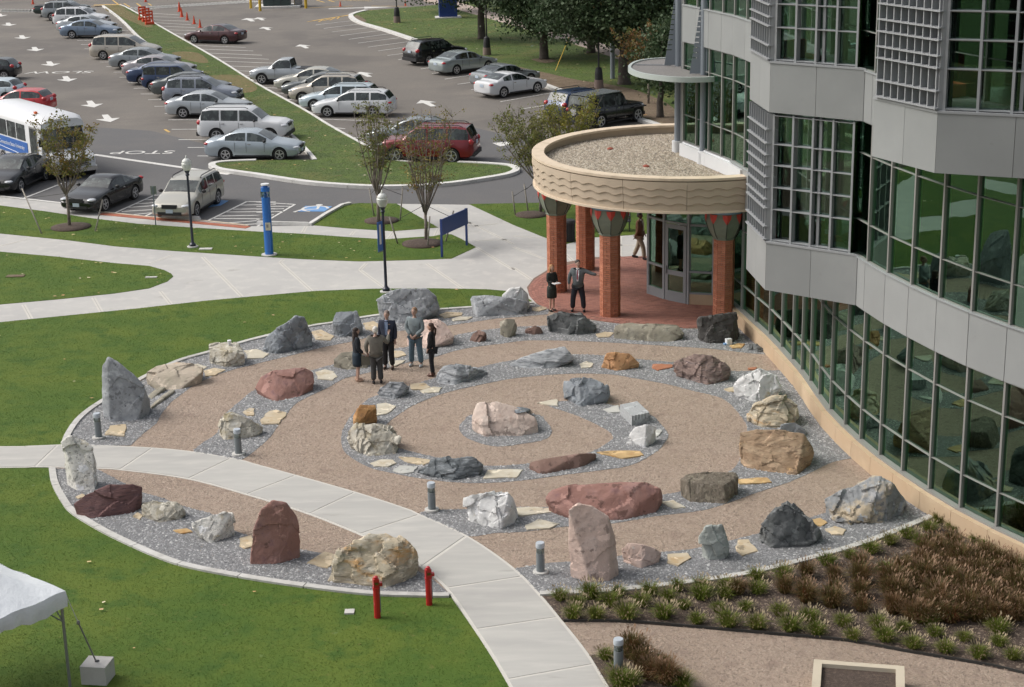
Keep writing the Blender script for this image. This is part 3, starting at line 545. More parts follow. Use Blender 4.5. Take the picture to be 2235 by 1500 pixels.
RM = {
 'grey': rockmat('grey_limestone', (.20, .21, .22), [((.30, .31, .32), 2.2, .5, .7), ((.13, .135, .145), 5, .52, .7), ((.36, .36, .35), 18, .62, .75)]),
 'slate': rockmat('blue_grey_slate', (.155, .17, .185), [((.24, .26, .275), 2.5, .5, .68), ((.10, .11, .12), 5, .5, .7)]),
 'dark': rockmat('dark_basalt', (.095, .10, .10), [((.17, .175, .175), 2.5, .52, .7), ((.05, .055, .055), 6, .5, .7), ((.24, .24, .23), 22, .66, .75)]),
 'black': rockmat('black_basalt', (.060, .056, .052), [((.12, .115, .11), 3, .5, .7), ((.035, .032, .03), 7, .5, .7)]),
 'striped': rockmat('striped_gneiss', (.27, .28, .29), [((.40, .41, .42), 1.6, .48, .6), ((.15, .16, .17), 3.0, .5, .62)], ((1.0, 1.5, 7), (.25, .35, 0))),
 'dstriped': rockmat('dark_striped_gneiss', (.13, .145, .155), [((.33, .35, .36), 1.3, .58, .66), ((.075, .085, .09), 2.5, .48, .6)], ((1.0, 2.0, 6), (.4, -.25, 0))),
 'tan': rockmat('tan_gneiss', (.40, .35, .27), [((.29, .28, .24), 2.0, .45, .65), ((.46, .30, .14), 1.4, .58, .72), ((.52, .48, .40), 5, .55, .7)]),
 'tanflat': rockmat('tan_sandstone', (.40, .34, .27), [((.34, .30, .23), 2.0, .45, .65), ((.42, .28, .17), 1.2, .58, .7)]),
 'cream': rockmat('cream_quartzite', (.44, .375, .27), [((.36, .33, .26), 1.6, .47, .62), ((.50, .30, .13), 1.5, .53, .66), ((.55, .50, .41), 4, .55, .7), ((.22, .22, .20), 6, .68, .78)], ((1, 1, 2.6), (.2, .1, 0))),
 'white': rockmat('white_marble', (.55, .55, .54), [((.40, .40, .40), 2.5, .5, .68), ((.47, .40, .28), 2.0, .64, .74), ((.28, .28, .28), 7, .64, .76)]),
 'spotted': rockmat('spotted_white_rock', (.60, .585, .54), [((.30, .29, .26), 8, .57, .64), ((.14, .135, .12), 13, .62, .68), ((.44, .38, .26), 2.2, .6, .72)], bump=1.2),
 'rough': rockmat('lichened_white_rock', (.47, .44, .37), [((.27, .235, .18), 7, .5, .62), ((.36, .31, .20), 2, .52, .68), ((.55, .54, .49), 3.5, .56, .7)], bump=1.2),
 'red': rockmat('red_granite', (.205, .108, .088), [((.25, .15, .13), 2, .48, .7), ((.17, .09, .085), 4, .55, .7), ((.34, .22, .19), 1.5, .66, .74)]),
 'darkred': rockmat('dark_red_sandstone', (.125, .065, .062), [((.19, .095, .085), 1.5, .48, .7), ((.085, .05, .055), 4, .5, .7)], ((1, 1, 4), (.5, .2, 0))),
 'brown': rockmat('brown_sandstone', (.165, .10, .08), [((.22, .145, .115), 2, .48, .7), ((.10, .06, .05), 4, .54, .7)]),
 'strata': rockmat('layered_brown_rock', (.195, .14, .12), [((.25, .20, .185), 1.5, .48, .64), ((.10, .07, .065), 3, .5, .64), ((.33, .17, .10), .8, .60, .72)], ((1, 1.4, 6), (.25, .3, 0))),
 'pink': rockmat('pink_granite', (.50, .375, .32), [((.58, .46, .41), 2, .48, .7), ((.31, .23, .20), 6, .55, .7), ((.55, .48, .43), 12, .62, .72)]),
 'palepink': rockmat('pale_pink_granite', (.52, .42, .36), [((.62, .54, .47), 2, .48, .7), ((.40, .30, .25), 5, .56, .72)]),
 'orange': rockmat('orange_sandstone', (.37, .20, .095), [((.44, .28, .15), 2, .5, .7), ((.24, .13, .07), 5, .58, .7)]),
 'ochre': rockmat('ochre_rock', (.30, .155, .055), [((.40, .25, .09), 2.5, .5, .65), ((.17, .09, .04), 6, .52, .68)]),
 'rust': rockmat('rusty_brown_rock', (.27, .185, .115), [((.36, .27, .18), 1.6, .48, .66), ((.15, .10, .065), 3.5, .52, .68), ((.45, .30, .15), 1.2, .62, .72)], ((1, 1, 3), (.35, .2, 0))),
 'stump': rockmat('petrified_wood', (.125, .105, .08), [((.20, .175, .13), 2.2, .5, .66), ((.07, .06, .045), 5, .52, .66)], ((4, 4, .8), (0, 0, 0))),
 'bigtan': rockmat('grey_tan_rock', (.25, .26, .265), [((.42, .35, .25), 1.1, .48, .56), ((.36, .365, .37), 2.6, .55, .7), ((.15, .155, .16), 4, .54, .68)]),
 'green': rockmat('greenish_grey_rock', (.27, .29, .27), [((.38, .40, .38), 2.5, .5, .7), ((.18, .20, .185), 5, .52, .7)]),
 'mossy': rockmat('mossy_brown_rock', (.17, .155, .12), [((.23, .22, .18), 2.5, .5, .7), ((.11, .10, .08), 5, .52, .7)]),
}
for k in ('grey', 'slate', 'dark', 'striped', 'white', 'green'):  # slightly varied roughness
    RM[k].node_tree.nodes['Principled BSDF'].inputs['Roughness'].default_value = .8
DG = None
def rock(name, material, base, top, label, amp=.07, freq=1.8, seed=0, layers=0.0, ldir=(0, .2, 1), vox=None, drop=.9, group='boulders of the stone labyrinth', cuts=2, mats=None):
    B = GP(base, 0.0); by = sum(p.y for p in B)/len(B); fix = []
    for a, b, z in top:                      # keep crests over or behind the foot, never leaning out
        e = -.06-(G(a, b, z).y-by)
        fix.append((a, b, z-e*.32 if 0 < e < .8 else z))
    top = fix; T = [G(a, b, z) for a, b, z in top]; wid = max(p.x for p in B+T)-min(p.x for p in B+T); ca = sum(t[0] for t in top)/len(top); T0 = list(T)
    if 'slate lying' not in label:
        for a, b, z in top:                  # give the hidden side its thickness
            d = min(.58*wid, 1.0)-(G(a, b, z).y-by)
            if d > .1: T.append(G(ca+(a-ca)*.86, b+2, max(.04, z-d*.34)))
    pts = B+T
    cen = sum((Vector((p.x, p.y, 0)) for p in pts), Vector())/len(pts)
    P = [Vector((p.x, p.y, -.06)) for p in B]+T+[Vector(p) for p in B]
    for p in T:
        if p.y > by+.05: q = Vector((p.x, p.y, 0)); q = cen.lerp(q, drop); P.append(Vector((q.x, q.y, -.06)))
    for p in B:   # hidden back foot
        pass
    bm = bmesh.new()
    for p in P: bm.verts.new(p-cen)
    bmesh.ops.convex_hull(bm, input=bm.verts, use_existing_faces=False)
    for v in [v for v in bm.verts if not v.link_faces]: bm.verts.remove(v)
    bmesh.ops.recalc_face_normals(bm, faces=bm.faces)
    size = max(max(p.x for p in P)-min(p.x for p in P), max(p.y for p in P)-min(p.y for p in P), max(p.z for p in P))
    me = bpy.data.meshes.new(name); bm.to_mesh(me); bm.free()
    o = bpy.data.objects.new(name, me); COL.objects.link(o)
    rm = o.modifiers.new('r', 'REMESH'); rm.mode = 'VOXEL'; rm.voxel_size = vox or max(.020, size/52)
    bpy.context.view_layer.update()
    m2 = bpy.data.meshes.new_from_object(o.evaluated_get(bpy.context.evaluated_depsgraph_get()))
    o.modifiers.clear(); n = len(m2.vertices)
    co = np.empty(n*3, np.float32); no = np.empty(n*3, np.float32); m2.vertices.foreach_get('co', co); m2.vertex_normals.foreach_get('vector', no)
    co = co.reshape(-1, 3); no = no.reshape(-1, 3); off = Vector((seed*13.7, seed*5.1, seed*3.3)); ld = Vector(ldir).normalized()
    amp = amp*min(1.0, size/1.2)*(.36 if T and max(t.z for t in T) > 1.2 else .62)
    for i in range(n):
        p = Vector(co[i]); q = (p+off)*freq
        w = noise.noise_vector(q*.7)*.35
        d = noise.noise(q+w)*.35+noise.noise(q*3.1+w)*.28+noise.noise(q*7.3)*.16
        for sc, am in ((.62, 1.5), (1.7, .8 if size < 1.5 or amp > .04 else .25)):
            qq = q*sc+w*.5; vp = noise.voronoi(qq)[1][0]; hv = noise.cell_vector(vp*37.0+off)
            d += ((qq-vp).dot(hv*2-Vector((1, 1, 1))))*am*1.15+(hv.x-.5)*am*.35
        if layers:
            t = p.dot(ld)*5.5/size+noise.noise(q*.9)*2.4+noise.noise(q*.33)*2; fr = t-math.floor(t); d += ((fr if fr < .82 else (1-fr)*4.5)-.5)*layers*.8*(.4+noise.noise(q*1.3)+.5)
        lim = amp if p.z > .05 else amp*.5
        co[i] += no[i]*d*lim
    m2.vertices.foreach_set('co', co.ravel()); m2.materials.clear(); m2.materials.append(RM[material])
    m2.polygons.foreach_set('use_smooth', [True]*len(m2.polygons)); m2.update(); m2.set_sharp_from_angle(angle=math.radians(17))
    m2.name = name; o.data = m2; o.location = cen; bpy.data.meshes.remove(me)
    o['label'] = label; o['category'] = 'boulder'; o['group'] = group
    return o
R_ = rock
R_('boulder', 'grey', [(228, 915), (240, 922), (300, 919), (322, 905), (326, 893)], [(225, 800, 1.5), (236, 781, 1.8), (262, 797, 1.55), (290, 818, 1.25), (318, 848, .85), (326, 870, .5), (224, 850, .9)], 'tall grey wedge shaped boulder with a pointed top beside the left rim', seed=1)
R_('boulder', 'tanflat', [(322, 838), (345, 852), (388, 853), (440, 832)], [(318, 825, .34), (345, 838, .26), (400, 838, .24), (442, 812, .36), (322, 812, .4), (345, 799, .5), (385, 791, .5), (418, 795, .5), (444, 803, .42)], 'flat tan boulder resting beside two narrow slabs near the left rim', amp=.05, seed=2)
R_('stone_slab', 'mossy', [(326, 888), (332, 894), (383, 856), (378, 851)], [(327, 882, .1), (331, 888, .1), (382, 852, .1), (376, 848, .1)], 'narrow brown stone bar lying on gravel beside the tall grey wedge boulder', amp=.03, seed=3, group='narrow stone bars')
R_('stone_slab', 'mossy', [(322, 870), (330, 874), (362, 850), (352, 846)], [(323, 862, .12), (330, 866, .12), (360, 846, .12), (352, 843, .12)], 'shorter narrow brown stone bar tucked under the flat tan boulder', amp=.03, seed=4, group='narrow stone bars')
R_('boulder', 'rough', [(460, 795), (495, 803), (533, 798)], [(455, 760, .5), (497, 769, .46), (520, 760, .5), (458, 751, .55), (500, 744, .6), (520, 750, .58), (536, 772, .4)], 'squat block with white top and tan and dark sides, white cup on it', amp=.05, seed=5)
R_('boulder', 'slate', [(575, 768), (602, 774), (680, 756)], [(580, 742, .4), (600, 720, .72), (625, 703, .95), (645, 691, 1.1), (665, 692, 1.05), (683, 732, .4)], 'dark grey wedge shaped boulder with pale ledges at the upper left rim', layers=.5, ldir=(.4, .1, 1), seed=6)
R_('boulder', 'slate', [(729, 733), (745, 737), (786, 731)], [(725, 702, .48), (733, 681, .75), (779, 679, .8), (789, 712, .35), (740, 703, .5)], 'upright blue grey block between the grey wedge and the largest boulder', amp=.05, seed=7)
R_('boulder', 'grey', [(835, 690), (860, 707), (892, 706), (950, 690)], [(822, 665, .5), (838, 642, .95), (880, 629, 1.2), (930, 631, 1.15), (952, 648, .8), (959, 672, .4), (823, 655, .7)], 'largest rounded grey boulder at the top rim behind the standing people', amp=.075, seed=8)
R_('boulder', 'grey', [(1034, 682), (1042, 693), (1122, 689), (1150, 684)], [(1028, 655, .45), (1040, 663, .46), (1120, 660, .48), (1152, 658, .42), (1029, 646, .6), (1060, 645, .62), (1110, 649, .6)], 'long flat topped grey block at the top rim left of the terrace', amp=.045, seed=9)
R_('boulder', 'white', [(1110, 676), (1140, 680), (1155, 675)], [(1098, 645, .62), (1115, 632, .8), (1137, 629, .85), (1152, 643, .62), (1157, 664, .3)], 'rough white boulder behind the long grey block beside the brick terrace', seed=10, amp=.09)
R_('boulder', 'pink', [(888, 755), (930, 763), (985, 752)], [(885, 715, .5), (905, 703, .68), (955, 695, .85), (975, 706, .7), (993, 735, .35)], 'rounded pinkish grey boulder right behind the man in the grey sweatshirt', amp=.06, seed=11)
R_('rock', 'brown', [(1025, 745), (1045, 749), (1062, 745)], [(1033, 728, .25), (1045, 721, .35), (1058, 728, .28)], 'small pointed brown rock on gravel left of the dark upright stone', amp=.09, seed=12)
R_('rock', 'mossy', [(1094, 733), (1108, 739), (1125, 733)], [(1090, 702, .46), (1105, 695, .6), (1124, 696, .58), (1128, 715, .3), (1092, 714, .33)], 'small dark upright stone standing on the upper gravel band', amp=.04, seed=13)
R_('rock', 'brown', [(1145, 729), (1165, 732), (1186, 729)], [(1146, 720, .15), (1160, 716, .2), (1174, 711, .3), (1181, 714, .25), (1187, 723, .1)], 'low jagged reddish brown rock beside the upright dark stone', amp=.12, freq=3, seed=14)
R_('boulder', 'dark', [(1205, 722), (1245, 734), (1292, 729)], [(1197, 690, .55), (1215, 682, .7), (1268, 684, .7), (1293, 705, .42), (1300, 718, .2)], 'wide greenish dark boulder at the feet of the couple by the terrace', amp=.08, seed=15)
R_('boulder', 'mossy', [(1340, 740), (1400, 746), (1465, 748), (1490, 738)], [(1338, 720, .28), (1405, 722, .32), (1466, 722, .35), (1495, 728, .22), (1342, 710, .4), (1375, 705, .44), (1482, 711, .44)], 'long low grey stone bench shaped slab along the terrace edge', amp=.04, seed=16)
R_('boulder', 'black', [(1526, 745), (1548, 751), (1592, 751), (1612, 742)], [(1519, 703, .58), (1526, 693, .8), (1560, 688, .95), (1585, 686, 1.0), (1606, 682, 1.0), (1611, 712, .5)], 'black square basalt boulder in front of the right brick column', amp=.07, seed=17)
R_('boulder', 'red', [(575, 866), (602, 878), (650, 869), (683, 842)], [(556, 848, .2), (568, 822, .5), (600, 808, .65), (665, 803, .65), (685, 812, .5), (688, 832, .3)], 'long rounded red granite boulder beside a round pale flagstone at left', amp=.05, seed=18)
R_('boulder', 'mossy', [(728, 802), (762, 809), (802, 805)], [(728, 784, .28), (745, 769, .45), (780, 764, .5), (806, 778, .3)], 'olive grey boulder behind the dark haired woman with the handbag', amp=.04, seed=19)
R_('boulder', 'rough', [(478, 950), (490, 963), (550, 956), (571, 940)], [(475, 930, .3), (488, 902, .65), (505, 898, .7), (545, 912, .55), (574, 932, .22)], 'white and tan rough boulder behind a bollard light left of centre', seed=20)
R_('boulder', 'striped', [(832, 870), (857, 874), (892, 857)], [(822, 858, .18), (830, 846, .33), (850, 831, .5), (882, 831, .5), (896, 845, .28)], 'small rounded striped grey boulder at the feet of the old man', amp=.07, seed=21, layers=.5)
R_('boulder', 'striped', [(955, 838), (990, 843), (1040, 826), (1058, 815)], [(955, 822, .25), (968, 801, .5), (1000, 798, .5), (1040, 804, .33), (1066, 811, .1)], 'long striped grey boulder tapering right, below the woman in boots', amp=.07, seed=22, layers=.5)
R_('boulder', 'striped', [(1110, 800), (1150, 806), (1197, 806), (1250, 790)], [(1112, 795, .08), (1140, 779, .3), (1200, 761, .52), (1235, 755, .62), (1242, 768, .5), (1255, 783, .25)], 'long grey wedge of layered rock on the upper gravel band', amp=.05, seed=23, layers=.6, ldir=(-.35, .2, 1))
R_('boulder', 'orange', [(1312, 803), (1345, 811), (1393, 803)], [(1318, 788, .26), (1340, 779, .42), (1387, 781, .38), (1397, 792, .2), (1324, 771, .5), (1373, 770, .5)], 'orange sandstone block with flat top on the upper gravel band', amp=.045, seed=24)
R_('boulder', 'strata', [(1490, 822), (1543, 842), (1590, 829)], [(1470, 797, .35), (1488, 781, .6), (1525, 774, .78), (1562, 779, .72), (1590, 799, .45), (1597, 815, .25)], 'big rounded purple brown boulder with cracked layers at upper right', amp=.075, seed=25, layers=.8)
R_('boulder', 'white', [(1610, 866), (1648, 879), (1692, 868)], [(1602, 842, .35), (1625, 816, .65), (1660, 804, .88), (1690, 818, .7), (1706, 850, .35)], 'white marble boulder with ochre staining beside the curved wall', seed=26, amp=.09)
R_('boulder', 'cream', [(1640, 915), (1662, 934), (1725, 936)], [(1632, 905, .22), (1650, 881, .55), (1690, 867, .78), (1728, 871, .72), (1743, 890, .5), (1745, 912, .3)], 'yellowish layered boulder between the white marble and big rusty boulder', amp=.08, seed=27, layers=.4)
R_('rock', 'grey', [(1700, 952), (1760, 952)], [(1705, 926, .5), (1735, 921, .55), (1760, 936, .42), (1698, 945, .2)], 'small pale grey rock wedged behind the big rusty boulder', seed=28, amp=.07)
R_('boulder', 'rust', [(1628, 1022), (1672, 1032), (1738, 1039), (1766, 1006)], [(1612, 962, .62), (1614, 944, .8), (1650, 936, .9), (1700, 938, .92), (1756, 945, .85), (1773, 975, .5), (1776, 992, .3)], 'big rusty brown boulder with dark stepped layers near the curved wall', amp=.06, seed=29, layers=.3)
R_('boulder', 'slate', [(1240, 875), (1268, 889), (1320, 880)], [(1230, 832, .5), (1260, 824, .72), (1290, 828, .66), (1325, 846, .45), (1328, 866, .2)], 'angular dark blue grey boulder above right of the centre stone', amp=.1, seed=30)
R_('boulder', 'white', [(1365, 970), (1407, 979), (1422, 968)], [(1368, 957, .18), (1385, 934, .45), (1410, 927, .55), (1434, 930, .46), (1430, 948, .25)], 'small white rock in front of the cut grey granite block', seed=31, amp=.06)
R_('boulder', 'palepink', [(1033, 935), (1060, 954), (1140, 953), (1176, 946)], [(1030, 924, .26), (1036, 905, .5), (1050, 922, .42), (1100, 918, .46), (1168, 911, .42), (1173, 930, .2), (1042, 882, .72), (1080, 877, .8), (1120, 886, .68), (1140, 897, .5)], 'centre stone of pale pink granite with a rough raised left side', amp=.06, seed=32)
R_('boulder', 'ochre', [(771, 930), (822, 924)], [(772, 925, .04), (795, 912, .3), (786, 883, .55), (820, 883, .58), (822, 890, .5), (771, 908, .2)], 'ochre brown wedge shaped rock behind the lichened white boulder', amp=.05, seed=33)
R_('boulder', 'rough', [(780, 986), (802, 998), (866, 994), (872, 978)], [(764, 947, .4), (775, 931, .6), (812, 924, .75), (850, 933, .65), (873, 955, .42)], 'lichened white and tan boulder on the left of the inner gravel ring', seed=34, amp=.1)
R_('boulder', 'dstriped', [(910, 1035), (985, 1051), (1040, 1041), (1053, 1024)], [(908, 1024, .14), (940, 1011, .3), (985, 1001, .45), (1030, 996, .5), (1054, 1012, .32)], 'long dark grey white veined boulder on the lower inner gravel ring', amp=.075, seed=35, layers=.5)
R_('boulder', 'brown', [(1156, 1025), (1182, 1038), (1270, 1021), (1300, 1002)], [(1153, 1011, .22), (1175, 1004, .3), (1182, 1012, .28), (1268, 989, .34), (1302, 990, .2), (1240, 1008, .26)], 'long brown sandstone slab on the lower right of the inner ring', amp=.035, seed=36)
R_('boulder', 'red', [(1202, 1117), (1260, 1138), (1360, 1137), (1430, 1121), (1446, 1097)], [(1187, 1092, .32), (1200, 1071, .5), (1250, 1060, .62), (1340, 1053, .66), (1410, 1056, .66), (1442, 1066, .55), (1447, 1082, .32), (1320, 1090, .5)], 'longest dark red granite boulder lying flat at bottom centre right', amp=.05, seed=37)
R_('boulder', 'stump', [(1487, 1085), (1508, 1098), (1585, 1102), (1610, 1080)], [(1484, 1046, .44), (1500, 1052, .44), (1580, 1059, .44), (1612, 1040, .48), (1497, 1036, .52), (1570, 1030, .56), (1606, 1032, .54)], 'dark flat topped petrified wood stump shaped boulder', amp=.035, seed=38)
R_('boulder', 'white', [(1022, 1132), (1062, 1151), (1092, 1158), (1125, 1142)], [(1010, 1086, .6), (1030, 1078, .7), (1080, 1081, .68), (1110, 1073, .82), (1123, 1086, .66), (1127, 1122, .2)], 'white and grey boulder just right of the curved path', seed=39, amp=.09)
R_('boulder', 'pink', [(1250, 1252), (1290, 1274), (1330, 1270), (1350, 1256)], [(1240, 1112, 1.6), (1262, 1098, 1.72), (1290, 1103, 1.65), (1328, 1127, 1.4), (1340, 1175, .85), (1350, 1232, .2), (1240, 1182, .85)], 'tallest pink granite standing stone in front of the long red boulder', amp=.06, seed=62)
R_('boulder', 'pink', [(1362, 1224), (1400, 1243), (1436, 1230)], [(1356, 1198, .34), (1370, 1185, .5), (1405, 1188, .5), (1443, 1206, .24)], 'small angular pink granite rock right of the tall standing stone', amp=.05, seed=41)
R_('boulder', 'green', [(1531, 1216), (1547, 1225), (1582, 1223), (1588, 1207)], [(1527, 1172, .55), (1541, 1151, .8), (1575, 1145, .88), (1582, 1165, .62), (1590, 1195, .3)], 'small upright pale green grey rock near the lower right rim', amp=.06, seed=42)
R_('boulder', 'dark', [(1653, 1180), (1686, 1199), (1760, 1194), (1791, 1172)], [(1660, 1145, .5), (1690, 1112, .85), (1718, 1096, 1.0), (1745, 1112, .85), (1785, 1155, .35)], 'dark grey pyramid shaped boulder near the lower right rim', amp=.075, seed=43)
R_('boulder', 'bigtan', [(1806, 1127), (1850, 1146), (1925, 1144), (1982, 1116)], [(1797, 1092, .4), (1830, 1076, .58), (1880, 1056, .78), (1905, 1042, .95), (1950, 1054, .9), (1967, 1077, .6), (1984, 1101, .22)], 'large grey and tan tilted boulder nearest the planting bed and wall', amp=.085, seed=44, layers=.4, ldir=(.5, .2, 1))
R_('boulder', 'spotted', [(158, 1064), (168, 1073), (208, 1071), (212, 1057)], [(134, 965, 1.15), (150, 954, 1.28), (183, 956, 1.22), (202, 976, 1.02), (210, 1010, .6), (146, 1000, .75)], 'tall spotted white standing stone beside the curved path at left', amp=.06, seed=45)
R_('boulder', 'darkred', [(170, 1128), (200, 1134), (290, 1121), (303, 1112)], [(160, 1100, .34), (185, 1080, .5), (240, 1058, .68), (290, 1056, .66), (311, 1063, .55), (307, 1087, .3)], 'dark red sandstone boulder over the rim at the far left', amp=.04, seed=46)
R_('boulder', 'rough', [(311, 1130), (350, 1143), (396, 1135)], [(308, 1096, .4), (330, 1091, .46), (385, 1098, .38), (402, 1115, .18)], 'grey and white low boulder right of the dark red one', seed=47, amp=.06)
R_('boulder', 'spotted', [(442, 1173), (462, 1188), (505, 1173)], [(416, 1143, .42), (440, 1132, .5), (490, 1117, .62), (508, 1119, .58), (515, 1150, .22)], 'small white pitted rock with dark spots on the lower left gravel', seed=48, amp=.07)
R_('boulder', 'red', [(546, 1233), (600, 1234), (655, 1214)], [(550, 1165, .72), (570, 1112, 1.25), (595, 1092, 1.42), (625, 1098, 1.36), (648, 1130, 1.0), (657, 1182, .4)], 'tall rounded red granite standing stone on the lower left gravel', amp=.05, seed=61)
R_('boulder', 'cream', [(712, 1271), (840, 1286), (870, 1276), (912, 1246)], [(736, 1208, .64), (765, 1186, .85), (805, 1166, .97), (845, 1162, 1.0), (885, 1181, .87), (911, 1206, .6), (915, 1231, .3), (862, 1225, .58)], 'largest cream and tan boulder beside the path behind the red standpipes', amp=.085, seed=50, layers=.4)
R_('rock', 'slate', [(1122, 893), (1128, 901), (1152, 899), (1158, 892)], [(1113, 893, .6), (1128, 903, .58), (1150, 899, .56), (1133, 888, .62)], 'small flat dark slate lying on top of the pale pink centre stone', amp=.02, seed=51)
R_('rock', 'dark', [(1632, 765), (1650, 771), (1670, 768)], [(1634, 752, .18), (1650, 750, .24), (1668, 762, .1)], 'small dark rubble rock on gravel beside the curved wall plinth', amp=.15, freq=4, seed=52)
# cut granite block with drill marks
A, Bq, Cq, D = G(1353, 906), G(1379, 931), G(1417, 923), G(1384, 897)
gb = MB(); zt = .30; tq = [Vector((p.x, p.y, 0)) for p in (A, Bq, Cq, A+(Cq-Bq))]
o0 = (A+Cq)/2; gb.prism([p-o0 for p in tq], -.05, zt)
gbo = gb.build('granite_block', rockmat('sawn_grey_granite', (.33, .34, .345), [((.42, .43, .43), 20, .5, .65)], bump=.3), loc=(o0.x, o0.y, 0)); gbo['label'] = 'sawn light grey granite block with drill grooves on its front edge'; gbo['category'] = 'stone block'
for i in range(5):
    p = Bq.lerp(Cq, (i+.7)/5.4)-o0; MB().box((p.x, p.y, zt-.07), (.03, .03, .145)).build('drill_groove', mat('pale_groove', (.55, .56, .56), .8) if i == 0 else bpy.data.materials['pale_groove'], gbo)
